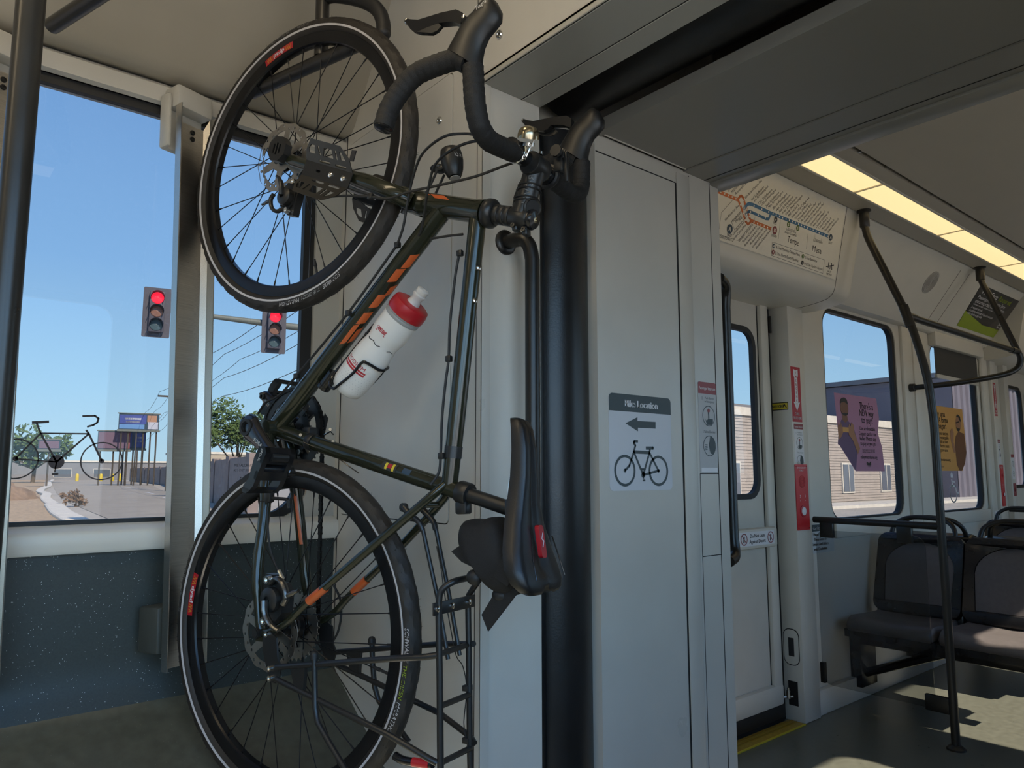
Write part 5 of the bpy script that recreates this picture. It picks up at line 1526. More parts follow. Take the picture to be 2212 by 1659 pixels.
struct(g.obj('trim_5', M['beige']))
g = G(); g.box(5.40, 6.32, YW - 0.055, YW + 0.0, 2.085, 2.185, 0.01)
struct(g.obj('trim_6', M['beige']))
g = G(); g.box(6.34, 6.46, YW - 0.03, YW, 0.86, 2.168, 0.015)
struct(g.obj('trim_7', M['beige']))
g = G(); g.box(3.64, 6.48, YW - 0.030, YW + 0.01, 0.0, 0.12, 0.004)
struct(g.obj('baseboard_right', M['beige']))
g = G(); g.box(3.955, 6.48, YW - 0.014, YW + 0.01, 0.86, 0.945, 0.008)
struct(g.obj('trim_8', M['beige']))

# roller blind in the second window
rb = empty('roller_blind', (5.86, YW - 0.02, 1.99), 'dark grey roller blind half lowered in the far window', 'blind')
g = G(); g.box(-0.40, 0.40, 0.0, 0.003, -0.096, 0.105); g.obj('fabric', mat('blind_fabric', (0.045, 0.043, 0.04), 0.7, noise=0.1, nscale=200), rb)
g = G(); g.box(-0.40, 0.40, -0.008, 0.010, -0.122, -0.096, 0.003); g.obj('bottom_bar', M['panel'], rb)

# pillars beside the doors
def pillar(x0, x1, i):
    g = G()
    g.box(x0, x1, 1.951, 2.075, 0.0, 2.10, 0.006)
    p = struct(g.obj('wall_pillar', M['beige']))
    return p
p1 = pillar(3.487, 3.639, 0)
g = G(); g.box(3.4855, 3.4875, 1.985, 2.035, 0.075, 0.19); p1g = g.obj('hinge_recess', M['gap'], p1)
g = G()
g.lathe([(0.010, 0), (0.010, 0.035), (0.006, 0.035), (0.006, 0.05)], (3.468, 2.025, 0.11), (0, 0, 1), 12)
g.tube([(3.485, 2.01, 0.118), (3.455, 2.045, 0.112), (3.40, 2.06, 0.11)], 0.006, 8)
g.obj('door_link', M['steel'], p1)
cr_ = G()
p2 = pillar(6.475, 6.585, 1)
g = G(); g.box(6.585, 6.80, 2.0, 2.08, 0, 2.10, 0.004); struct(g.obj('wall_pillar', M['beige']))
g = G(); g.box(6.80, 6.90, 1.96, 2.08, 0, 2.10, 0.006); p3 = struct(g.obj('wall_pillar', M['panel']))

# card reader plate on the first pillar
crd = empty('door_sensor_plate', (3.486, 2.0, 0.42), 'oval beige plate with a dark sensor window low on the door pillar', 'sensor')
yz = [(2.0515,0.3522),(1.9673,0.3515),(2.0046,0.443),(2.0108,0.266)]
oY, oZ = 2.0, 0.42
cy, cz = (yz[0][0] + yz[1][0]) / 2 - oY, (yz[2][1] + yz[3][1]) / 2 - oZ
hw, hh = abs(yz[0][0] - yz[1][0]) / 2, abs(yz[2][1] - yz[3][1]) / 2
hw = min(hw, 0.042)
g = G(); g.prism(rrect(cy - hw, cz - hh, cy + hw, cz + hh, hw * 0.8), FX(0.0), -0.001, 0.0010); g.obj('joint', M['gap'], crd)
g = G(); g.prism(rrect(cy - hw * 0.93, cz - hh * 0.95, cy + hw * 0.93, cz + hh * 0.95, hw * 0.75), FX(0.0), 0.0, 0.0018); g.obj('plate', M['beige'], crd)
g = G(); g.prism(rrect(cy - hw * 0.36, cz - hh * 0.5, cy + hw * 0.36, cz + hh * 0.5, 0.002), FX(0.0), 0.0, 0.0024); g.obj('window', M['dark_ink'], crd)

# ------------------------------------------------------------------ door 1
DY = 2.052
d1 = G()
d1.prism([(2.0, 0.10), (3.362, 0.10), (3.362, 2.12), (2.0, 2.12)], FYm(DY), 0.0, 0.03,
         holes=[list(reversed(rrect(2.72, 1.098, 3.322, 1.942, 0.085))), list(reversed(rrect(2.06, 1.098, 2.66, 1.942, 0.085)))])
door = struct(d1.obj('door_1', M['panel']))
g = G()
for a, c in ((2.72, 3.322), (2.06, 2.66)):
    g.prism(rrect(a - 0.012, 1.086, c + 0.012, 1.954, 0.095), FY(DY), -0.02, 0.004, holes=[list(reversed(rrect(a + 0.014, 1.112, c - 0.014, 1.928, 0.075)))])
g.obj('gasket', M['rubber'], door)
for a, c in ((2.72, 3.322), (2.06, 2.66)):
    g = G(); g.flat(rrect(a, 1.098, c, 1.942, 0.085), FYm(DY + 0.012)); g.obj('pane', M['glass'], door)
g = G(); g.box(2.0, 3.402, DY - 0.045, DY + 0.002, 0.852, 0.948, 0.012); g.obj('push_bar', M['beige'], door)
g = G(); g.box(3.364, 3.436, DY - 0.022, DY + 0.02, 0.10, 2.12, 0.01); g.obj('stile', M['beige'], door)
g = G(); g.box(3.357, 3.364, DY - 0.001, DY + 0.02, 0.10, 2.12); g.obj('panel_joint', M['gap'], door)
g = G(); g.box(2.0, 3.436, DY - 0.026, DY + 0.02, 0.085, 0.185, 0.014); g.obj('bottom_rail', M['beige'], door)
g = G(); g.box(2.0, 3.45, DY - 0.018, DY + 0.03, 0.022, 0.085, 0.006); g.box(2.0, 3.46, DY - 0.006, DY + 0.03, 0.0, 0.03); g.obj('brush_seal', M['rubber'], door)
g = G(); g.box(3.436, 3.487, DY + 0.005, DY + 0.03, 0.0, 2.12); g.obj('door_gap', M['gap'], door)
g = G(); g.box(3.44, 3.452, DY - 0.03, DY + 0.0, 1.94, 2.03, 0.002); g.obj('catch', M['black'], door)

# yellow sill
g = G()
g.box(1.95, 3.478, 1.955, 2.035, 0.0, 0.006, 0.001)
st = struct(g.obj('trim_9', mat('yellow_sill', (0.36, 0.235, 0.025), 0.42, noise=0.22, nscale=60)))
g = G(); g.box(1.95, 3.478, 1.945, 1.951, 0.0, 0.008, 0.001); g.obj('nosing', M['yellow'], st)
g = G(); g.box(1.95, 3.47, 1.985, 1.992, 0.006, 0.010); g.box(1.95, 3.47, 2.010, 2.017, 0.006, 0.010); g.obj('tread_rib', mat('worn_yellow', (0.28, 0.18, 0.02), 0.5), st)

# door header cover with the route map
HX0, HX1, HX2 = 1.90, 3.575, 3.79
hprof = [(1.640, ZC + 0.01), (1.652, ZC - 0.005), (1.690, 2.370), (1.729, 2.181), (1.739, 2.140), (1.757, 2.112), (1.790, 2.094), (1.868, 2.082), (1.93, 2.078), (2.06, 2.078)]
g = G()
extrude_x(g, spline(hprof[1:9], 3) + [hprof[9]], HX0, HX1)
hd = struct(g.obj('trim_10', M['beige'], smooth=30))
g = G()
P = spline(hprof[1:9], 3) + [hprof[9]]
rings = []
for x, s in ((HX1 + 0.002, 0.0), (HX2 - 0.07, 0.0), (HX2 - 0.035, 0.006), (HX2 - 0.012, 0.020), (HX2, 0.045)):
    rings.append([(x, y + (2.06 - y) * s * 1.2 if False else y + s, z + (s if z < 2.3 else 0)) for y, z in P])
g.loft(rings, caps=False, closed=False)
b = len(g.v)
g.add([(HX2, y + 0.045, z + (0.045 if z < 2.3 else 0)) for y, z in P] + [(HX2, 2.06, ZC)], [tuple(range(len(P))) + (len(P),)])
g.obj('end_cap', M['beige'], hd, smooth=45)
g = G()
q = [(HX1 + 0.001, y - 0.0004, z - 0.0004) for y, z in P]
g.tube(q, 0.0011, 6); g.obj('panel_joint', M['gap'], hd)
MA, MB = Vector((0, 1.654, ZC - 0.008)), Vector((0, 1.729, 2.181))
def FM(x, s, d=0.0):         # map face: follows the header's slight curve; s = 0 bottom, 1 top
    # piecewise between profile points
    t = 1 - s
    a, b_, c = Vector((1.653, 2.543)), Vector((1.6905, 2.370)), Vector((1.7285, 2.184))
    if t < 0.482: p = a.lerp(b_, t / 0.482); n = Vector((b_ - a))
    else: p = b_.lerp(c, (t - 0.482) / 0.518); n = Vector((c - b_))
    n = Vector((n.y, -n.x)).normalized()
    if n.x > 0: n = -n
    p = p + n * (d + 0.003)
    return (x, p.x, p.y)
g = G()
for i in range(2):
    s0, s1 = (0.0, 0.518) if i == 0 else (0.518, 1.0)
    g.add([FM(2.05, s0), FM(3.562, s0), FM(3.562, s1), FM(2.05, s1)], [(0, 1, 2, 3)])
rm = g.obj('route_map', M['cream'])
tag(rm, 'cream printed route map with orange and blue lines over the door', 'map')

# ceiling lights of the far section
LAMP2 = mat('lamp_diffuser_warm', (0.8, 0.7, 0.45), 0.35, emit=(1.0, 0.745, 0.36), estr=0.92, noise=0.02, nscale=4)
lx = [1.95, 3.405, 4.405, 5.405, 6.405, 7.405, 8.405, 9.4]
names = ['nearest the passage', 'second from the passage', 'third from the passage', 'fourth from the passage', 'fifth from the passage', 'sixth from the passage', 'last before the end wall']
for side in (0, 1):
    for i in range(7):
        x0, x1 = lx[i] + 0.008, lx[i + 1] - 0.008
        ym = (1.390 + 1.545) / 2 if side == 0 else (0.02 + -0.10) / 2
        o = empty('ceiling_light', ((x0 + x1) / 2, ym, ZC), ('warm strip light over the window-side seats, %s' if side == 0 else 'warm strip light along the opposite wall, %s') % names[i], 'light',
                  'warm ceiling strip lights, window side' if side == 0 else 'warm ceiling strip lights, opposite side')
        h = (x1 - x0) / 2
        g = G(); g.box(-h, h, -0.066, 0.066, -0.006, 0.002, 0.002); g.obj('diffuser', LAMP2, o)
        g = G(); g.box(-h, h, -0.0775, -0.066, -0.008, 0.004); g.box(-h, h, 0.066, 0.0775, -0.008, 0.004); g.box(-h - 0.008, -h, -0.0775, 0.0775, -0.008, 0.004)
        g.obj('frame', M['beige'], o)

# speaker grille on the side panel
g = G()
def FPr(a, b_, d=0.0): return FP(4.917 + a, 0.253 + b_, d)
g.prism(circ(0, 0, 0.075, 32), FPr, -0.001, 0.003)
spk = g.obj('speaker_grille', mat('grille_grey', (0.34, 0.33, 0.30), 0.5))
tag(spk, 'round grey loudspeaker grille on the slanted panel above the window', 'speaker')
g = G()
for r in (0.064, 0.054, 0.044, 0.034, 0.024, 0.014):
    c = circ(0, 0, r, 28)
    g.tube([FPr(a, b_, 0.003) for a, b_ in c], 0.0017, 5, closed=True)
g.obj('ring', mat('grille_ring', (0.26, 0.25, 0.23), 0.5), spk)

# fare poster on the side panel
g = G()
PX0, PX1 = 5.645, 6.42
def FQ(x, s, d=0.0): return FP(x + (0.02 if abs(x - PX0) < 1e-6 else 0.0), s, d)
def FR(x, s, d=0.0): return FP(PX0 + (x - PX0) * 1.05 + 0.006, 0.055 + (s - 0.035) * 1.115, d)
g.prism([(PX0 + 0.02, 0.052), (PX1 + 0.02, 0.052), (PX1 - 0.02, 0.368), (PX0 - 0.03, 0.368)], FQ, 0.0, 0.0015)
fp = g.obj('fare_poster', mat('poster_black', (0.018, 0.018, 0.020), 0.3))
tag(fp, 'black and lime fare notice poster on the slanted panel', 'poster')
g = G(); g.flat([(PX0 + 0.02, 0.052), (PX1 + 0.02, 0.052), (PX1 + 0.008, 0.125), (PX0 + 0.42, 0.112), (PX0 - 0.004, 0.168)], FP, 0.0022); g.obj('lime_band', M['lime'], fp)
g = G(); g.flat([(PX1 + 0.012, 0.115), (PX1 - 0.02, 0.366), (PX1 - 0.04, 0.366), (PX1 - 0.24, 0.118)], FP, 0.0022); g.obj('grey_band', mat('poster_grey', (0.06, 0.055, 0.05), 0.35), fp)
g = G()
g.text('Valid Fare', FR, PX0 + 0.035, 0.265, 0.034, 0.30, 'l', 0.0030)
g.text('Passengers must pay fare', FR, PX0 + 0.035, 0.232, 0.024, 0.52, 'l', 0.0030)
g.text('upon arriving at their stations and platforms', FR, PX0 + 0.035, 0.204, 0.024, 0.56, 'l', 0.0030)
g.text('Passengers must have a valid fare in paid areas', FR, PX0 + 0.035, 0.188, 0.010, 0.36, 'l', 0.0030)
g.text('Se requiere una tarifa', FR, PX0 + 0.035, 0.164, 0.016, 0.20, 'l', 0.0030)
g.text('Los pasajeros deben pagar al llegar a las estaciones', FR, PX0 + 0.035, 0.144, 0.016, 0.44, 'l', 0.0030)
g.text('y tener prueba de pago valida', FR, PX0 + 0.035, 0.124, 0.016, 0.26, 'l', 0.0030)
g.stroke([(PX1 - 0.13, 0.105), (PX1 - 0.055, 0.105), (PX1 - 0.055, 0.15), (PX1 - 0.0925, 0.162), (PX1 - 0.13, 0.15)], 0.005, FR, 0.003, closed=True)
g.stroke([(PX1 - 0.12, 0.128), (PX1 - 0.065, 0.128)], 0.012, FR, 0.003)
g.obj('lettering', M['white'], fp, smooth=0)
g = G(); g.text('Required', FR, PX0 + 0.37, 0.265, 0.034, 0.23, 'l', 0.0030); g.obj('lettering', M['lime'], fp, smooth=0)

# ------------------------------------------------------------------ route map print
def f(x, y, d=0.0):     # metres along the car, metres up from the print's lower edge
    return FM(x, y / 0.367, d)
W = 0.0150
g = G()
g.stroke([(2.4513,0.1909),(2.4906,0.1906),(2.6555,0.19)], W, f, 0.0006)
g.stroke([(2.6555,0.19),(2.6659,0.2057),(2.6771,0.2112),(2.6905,0.2079),(2.7569,0.1358),(2.7723,0.1264)], 0.0115, f, 0.0006)
g.stroke([(2.6581,0.1895),(2.6852,0.1666),(2.7334,0.1143),(2.7514,0.1069),(2.7655,0.1151),(2.7723,0.1264)], 0.0115, f, 0.0006)
g.stroke([(2.7697,0.1262),(2.9353,0.1247)], W, f, 0.0006)
g.obj('line', M['orange'], rm, smooth=0)
g = G()
g.stroke([(2.7084,0.1647),(2.7278,0.1865),(2.7391,0.1924),(2.7643,0.195),(2.9092,0.1911),(3.4334,0.1935)], W, f, 0.0009)
g.stroke([(2.7234,0.141),(2.7385,0.1571),(2.7533,0.1623),(2.7761,0.1619),(2.8802,0.1585),(2.9031,0.1624),(2.9132,0.189)], 0.0125, f, 0.0009)
g.obj('line', M['blue'], rm, smooth=0)
for k_, P_ in enumerate(([(2.5044,0.1912),(2.5308,0.1918),(2.5582,0.1914),(2.5852,0.1916),(2.6126,0.1915),(2.6397,0.1912),(2.7936,0.1248),(2.8215,0.1242),(2.8489,0.1238),(2.8751,0.1242),(2.903,0.1242),(2.9319,0.1243),(2.6771,0.1737),(2.6978,0.1964),(2.7273,0.1184),(2.7534,0.1394)],
           [(2.9295,0.1927),(2.9564,0.1912),(2.9843,0.1921),(3.0114,0.192),(3.0394,0.1924),(3.0684,0.193),(3.0941,0.1928),(3.1223,0.1931),(3.15,0.1932),(3.1766,0.193),(3.2036,0.1924),(3.2314,0.1924),(3.2581,0.192),(3.2856,0.1922),(3.3136,0.192),(3.3418,0.1918),(3.3693,0.1922),(3.3989,0.1922),(3.4286,0.1925),(2.7774,0.1922),(2.8385,0.1915),(2.8938,0.1922),(2.758,0.1615),(2.8186,0.1605),(2.8746,0.1618)])):
    g = G()
    for x, y in P_: g.flat(circ(x, y, 0.0042, 10), f, 0.0016)
    o = g.obj('station_dots', M['cream'], rm, smooth=0); o['kind'] = 'stuff'
for (x, y), m_ in zip([(2.7076,0.1656),(2.728,0.1656),(2.7069,0.1435),(2.7304,0.1437)], ('blue', 'orange', 'orange', 'blue')):
    g = G(); g.flat(circ(x, y, 0.0085, 14), f, 0.0020); g.obj('hub_ring', M['cream'], rm, smooth=0)
    g = G(); g.flat(circ(x, y, 0.0075, 14), f, 0.0024, holes=[list(reversed(circ(x, y, 0.0050, 14)))]); g.obj('hub_ring', M[m_], rm, smooth=0)
g = G()
def T2(s, P_, h):
    (x0, y0), (x1, y1) = P_
    g.text(s, f, x0, y0, h, hypot(x1 - x0, y1 - y0), 'l', 0.0006, rot=atan2(y1 - y0, x1 - x0))
for s, P_ in (('Osborn/Central Ave', [(2.529,0.2062),(2.5962,0.2866)]), ('Thomas/Central Ave', [(2.5553,0.2082),(2.6283,0.2932)]), ('Encanto/Central Ave', [(2.5828,0.2061),(2.6659,0.3047)]), ('McDowell/Central Ave', [(2.6103,0.2058),(2.7087,0.3104)]), ('Roosevelt/Central Ave', [(2.6378,0.206),(2.7393,0.3092)]),
              ('Van Buren/Central Ave', [(2.7073,0.204),(2.8103,0.3084)]), ('3rd St/Jefferson', [(2.7567,0.2067),(2.8333,0.2847)]), ('3rd St/Washington', [(2.7757,0.2064),(2.8643,0.2949)]), ('12th St/Jefferson', [(2.8141,0.2054),(2.8982,0.2884)]), ('12th St/Washington', [(2.8375,0.2053),(2.9289,0.2978)]),
              ('24th St/Jefferson', [(2.8724,0.2059),(2.9555,0.2899)]), ('24th St/Washington', [(2.8918,0.2048),(2.986,0.3003)]), ('38th St/Washington', [(2.9259,0.2062),(3.0204,0.3003)]), ('44th St/Washington', [(2.9552,0.206),(3.0489,0.3021)]), ('50th St/Washington', [(2.9819,0.2064),(3.075,0.3007)]),
              ('Priest Dr/Washington', [(3.0088,0.2067),(3.1081,0.3066)]), ('Center Pkwy/Washington', [(3.0354,0.2069),(3.149,0.3215)]), ('Mill Ave/3rd St', [(3.0622,0.2071),(3.1336,0.2776)]), ('Veterans Way/College Ave', [(3.0906,0.2056),(3.211,0.3272)]), ('University Dr/Rural', [(3.1187,0.2059),(3.2051,0.2941)]),
              ('Dorsey/Apache Blvd', [(3.1463,0.2061),(3.2381,0.301)]), ('McClintock/Apache Blvd', [(3.1743,0.2063),(3.2774,0.3149)]), ('Smith-Martin/Apache Blvd', [(3.2019,0.2063),(3.3172,0.3294)]), ('Price-101 Fwy/Apache Blvd', [(3.228,0.2068),(3.349,0.3315)]), ('Sycamore/Main St', [(3.2561,0.2068),(3.3369,0.2902)]),
              ('Alma School/Main St', [(3.2836,0.2071),(3.3746,0.3008)]), ('Country Club/Main St', [(3.3117,0.2066),(3.4065,0.3047)]), ('Center/Main St', [(3.3388,0.2075),(3.4051,0.2761)]), ('Mesa Dr/Main St', [(3.368,0.2075),(3.4384,0.2822)]), ('Stapley/Main St', [(3.3966,0.2081),(3.4668,0.2801)]), ('Gilbert Rd/Main St', [(3.4259,0.2073),(3.5073,0.2932)]),
              ('Van Buren/1st Ave', [(2.5891,0.0829),(2.67,0.1648)]), ('Lincoln/1st Ave', [(2.6605,0.0412),(2.7257,0.1072)]), ('Lincoln/Central Ave', [(2.6589,0.0105),(2.7409,0.0977)]), ('Buckeye/Central Ave', [(2.7069,0.0183),(2.7927,0.1107)]), ('Pioneer/Central Ave', [(2.7362,0.0205),(2.8209,0.1112)]),
              ('Broadway/Central Ave', [(2.7538,0.0094),(2.8475,0.1113)]), ('Roeser/Central Ave', [(2.7952,0.0249),(2.8744,0.1114)]), ('Southern/Central Ave', [(2.8113,0.0133),(2.9016,0.1115)]), ('Baseline/Central Ave', [(2.8419,0.0155),(2.9304,0.1119)])):
    T2(s, P_, 0.0125)
for s, P_ in (('Downtown', [(2.6434,0.0901),(2.6905,0.1383)]), ('Phoenix', [(2.6659,0.0942),(2.6996,0.1296)]), ('Hub', [(2.6883,0.1045),(2.7058,0.1227)])): T2(s, P_, 0.0120)
for s, P_, h in (('Tempe', [(3.0773,0.0949),(3.1778,0.0953)], 0.030), ('Mesa', [(3.3042,0.0959),(3.3902,0.0972)], 0.030), ('DOWNTOWN', [(2.5562,0.0092),(2.6422,0.0107)], 0.0125), ('DOWNTOWN', [(3.0528,0.1441),(3.1408,0.1461)], 0.009), ('& ASU CAMPUS', [(3.0457,0.1303),(3.1485,0.132)], 0.010),
                 ('DOWNTOWN', [(3.3023,0.1432),(3.388,0.1461)], 0.0105), ('WEST', [(2.615,0.0265),(2.6501,0.0284)], 0.0125), ('SOUTH', [(2.9424,0.0929),(2.9855,0.0941)], 0.0125), ('EAST', [(3.4459,0.1604),(3.4815,0.1625)], 0.0105), ('PHX', [(2.9448,0.1489),(2.9725,0.15)], 0.0115),
                 ('A Line Phoenix-Tempe-Mesa', [(2.9929,0.0486),(3.2018,0.0508)], 0.0140), ('B Line North/South Phoenix', [(2.9947,0.0211),(3.1961,0.0227)], 0.0140), ('S Line Streetcar', [(3.2486,0.0491),(3.3669,0.0518)], 0.0130), ('PHX Sky Harbor Airport', [(3.2508,0.0198),(3.4249,0.0222)], 0.0130),
                 ('VALLEY', [(3.4727,0.0239),(3.5118,0.0265)], 0.0080), ('METRO', [(3.4686,0.0098),(3.5205,0.012)], 0.0105)):
    T2(s, P_, h)
g.stroke([(2.6891,0.1513),(2.6326,0.0913),(2.6626,0.0628),(2.7368,0.1386)], 0.0018, f, 0.0006)
g.stroke([(2.6223,0.1821),(2.5549,0.1121),(2.5547,0.0229),(2.6557,0.0234)], 0.0014, f, 0.0006); g.stroke([(2.6873,0.0215),(2.7067,0.0316),(2.7966,0.1335),(2.7979,0.1485)], 0.0014, f, 0.0006)
g.stroke([(2.9589,0.0705),(3.4296,0.0757),(3.4327,0.0099),(2.9632,0.0105)], 0.0014, f, 0.0006, closed=True)
g.stroke([(2.9968,0.183),(3.0029,0.0927)], 0.0012, f, 0.0006); g.stroke([(3.2445,0.1796),(3.2495,0.0946)], 0.0012, f, 0.0006)
g.stroke([(3.0676,0.1561),(3.1265,0.1568),(3.1264,0.1783)], 0.0012, f, 0.0006); g.stroke([(3.3088,0.1809),(3.3118,0.1573),(3.3764,0.1573),(3.3755,0.1825)], 0.0012, f, 0.0006)
E_ = [(3.4756,0.0424),(3.4746,0.0736),(3.5134,0.0407),(3.5015,0.0743),(3.4549,0.0471),(3.5276,0.0672),(3.4945,0.0416),(3.4932,0.0568)]
g.stroke(E_[0:2], 0.0065, f, 0.0006); g.stroke(E_[2:4], 0.0065, f, 0.0006); g.stroke(E_[4:6], 0.0050, f, 0.0006); g.stroke(E_[6:8], 0.0050, f, 0.0006)
lt_ = g.obj('lettering', M['dark_ink'], rm, smooth=0); lt_['kind'] = 'stuff'
def badge(c, r, mt, ch):
    x, y = c
    g = G(); g.flat(circ(x, y, r, 20), f, 0.0018); g.obj('badge', M[mt], rm, smooth=0)
    g = G(); g.text(ch, f, x, y - r * 0.52, r * 1.05, None, 'c', 0.0024, bold=0.0008); g.obj('lettering', M['cream'], rm, smooth=0)
for c, r, mt, ch in zip([(2.6271,0.0592),(2.9619,0.1242),(3.457,0.193),(2.9575,0.1717),(3.0665,0.1733),(3.1479,0.1739),(2.9721,0.0552),(2.9741,0.0271),(3.2286,0.0566),(3.232,0.026)], (0.020, 0.0185, 0.0165, 0.0135, 0.0135, 0.0135, 0.011, 0.011, 0.0105, 0.0105),
                        ('navy', 'dull_red', 'navy', 'dark_ink', 'green', 'green', 'navy', 'dull_red', 'green', 'dark_ink'), 'ABA+SSABS+'):
    badge(c, r, mt, ch)

# ------------------------------------------------------------------ poles, rails and the wind screen of the far section
def windscreen(X, name_l, x_rail_end):
    pass
X1 = 3.69
scr = empty('windscreen_pole', (X1, 1.358, 0.0), 'dark bronze pole that bends up to the ceiling, first one past the door, with rail', 'pole')
def L(p): return tuple(Vector(p) - Vector((X1, 1.358, 0.0)))
g = G()
pts = [(X1, 1.358, 0.01), (X1, 1.358, 0.9), (X1, 1.358, 1.45)] + spline([(X1, 1.358, 1.45), (X1, 1.372, 1.64), (X1, 1.405, 1.82), (X1, 1.444, 1.965), (X1, 1.52, 2.17), (X1, 1.60, 2.38), (X1, 1.617, 2.45), (X1, 1.620, 2.50)], 6)[1:]
g.tube([L(p) for p in pts], 0.0185, 18); g.obj('pole', M['bronze'], scr)
g = G(); g.lathe([(0.040, 0), (0.040, 0.008), (0.025, 0.020), (0.0185, 0.022)], (0, 0, 0), (0, 0, 1), 24); g.obj('base_flange', M['bronze'], scr)
g = G(); g.lathe([(0.034, 0), (0.034, 0.006), (0.024, 0.012), (0.024, 0.085), (0.020, 0.09)], L((X1, 1.620, ZC - 0.004)), (0, 0, -1), 24); g.obj('ceiling_flange', M['bronze'], scr)
d = (Vector((X1, 1.444, 1.965)) - Vector((X1, 1.405, 1.82))).normalized()
g = G(); g.lathe([(0.0215, -0.055), (0.0225, -0.05), (0.0225, 0.05), (0.0215, 0.055)], L((X1, 1.446, 1.968)), d, 20); g.obj('clamp', M['bronze'], scr)
g = G(); g.tube([L((X1, 1.358, 0.972)), L((X1, 1.66, 0.973)), L((X1, 1.968, 0.974))], 0.0165, 16); g.obj('cross_rail', M['black'], scr)
for y0, y1, z0, z1 in ((0.128, 0.196, 0.885, 0.965), (0.508, 0.576, 0.885, 0.965), (0.015, 0.115, 0.145, 0.215), (0.585, 0.610, 0.16, 0.26)):
    g = G(); g.box(-0.012, 0.012, y0, y1, z0, z1, 0.003); g.obj('bracket', M['black'], scr)
g = G(); g.prism(rrect(1.432, 0.155, 1.960, 0.922, 0.05), FX(X1 - 0.004), -0.008, 0.0); so = g.obj('windscreen', M['screen'])
tag(so, 'smoked clear plastic screen hung under the rail in front of the seats', 'screen')
# long rail under the side panel and the second pole
lr = empty('luggage_rail', (X1, 1.446, 1.965), 'long black overhead rail running between the two bent poles', 'rail')
X2 = 5.325
g = G(); g.tube([(0.02, 0, 0.004), (0.8, 0, 0.002), (X2 - X1, 0, 0)], 0.0175, 16); g.obj('bar', M['black'], lr)
g = G(); g.lathe([(0.0200, 0.01), (0.0200, 0.09)], (0, 0, 0.004), (1, 0, 0), 16); g.lathe([(0.0200, -0.13), (0.0200, -0.05)], (X2 - X1, 0, 0), (1, 0, 0), 16); g.obj('sleeve', M['black'], lr)
p2o = (X2, 1.446, 0.95)
pp = empty('grab_pole', p2o, 'dark bent pole from ceiling to the overhead rail, farther along the car', 'pole')
g = G()
pts = spline([(X2, 1.620, 2.50), (X2, 1.612, 2.44), (X2, 1.575, 2.34), (X2, 1.50, 2.12), (X2, 1.45, 1.975)], 5) 
g.tube([tuple(Vector(p) - Vector(p2o)) for p in pts], 0.0185, 16); g.obj('pole', M['bronze'], pp)
g = G(); g.lathe([(0.036, 0), (0.036, 0.006), (0.026, 0.012), (0.026, 0.085), (0.020, 0.09)], tuple(Vector((X2, 1.620, ZC - 0.004)) - Vector(p2o)), (0, 0, -1), 20); g.obj('ceiling_flange', M['bronze'], pp)
# curved bar from the rail end back to the wall
cb = empty('curved_grab_bar', (X2, 1.45, 1.9), 'curved black grab bar sweeping from the rail end back to the wall', 'rail')
g = G()
cpts = spline([(X2, 1.446, 1.965), (X2 + 0.015, 1.440, 1.92), (X2 - 0.005, 1.455, 1.865), (X2 - 0.07, 1.50, 1.826), (X2 - 0.16, 1.60, 1.798), (X2 - 0.25, 1.74, 1.775), (X2 - 0.30, 1.86, 1.765), (X2 - 0.315, YW - 0.024, 1.762)], 6)
g.tube([tuple(Vector(p) - Vector((X2, 1.45, 1.9))) for p in cpts], 0.0175, 14); g.obj('bar', M['black'], cb)
g = G(); g.lathe([(0.026, 0), (0.026, 0.03), (0.02, 0.034)], tuple(Vector((X2 - 0.315, YW - 0.022, 1.762)) - Vector((X2, 1.45, 1.9))), (0, -1, 0), 16); g.obj('end_cap', M['black'], cb)

# vertical grab bar by the door, behind the frame edge
(a,), (b_,) = [(3.0613,2.064,2.06)], [(3.0683,2.0582,2.06)]
gb = empty('door_grab_bar', (1.93, 1.30, 1.3), 'black vertical grab bar at the door edge behind the passage frame', 'handle')
g = G()
q0 = [(1.905, 1.285, 1.815), (1.955, 1.300, 1.806), (1.976, 1.312, 1.78), (1.980, 1.318, 1.74)]
q1 = [(1.980, 1.318, 1.02), (1.976, 1.312, 0.985), (1.955, 1.300, 0.965), (1.905, 1.285, 0.957)]
pts = spline(q0, 4) + [(1.980, 1.318, 1.4)] + spline(q1, 4)
g.tube([tuple(Vector(p) - Vector((1.93, 1.30, 1.3))) for p in pts], 0.0165, 14); g.obj('bar', M['black'], gb)

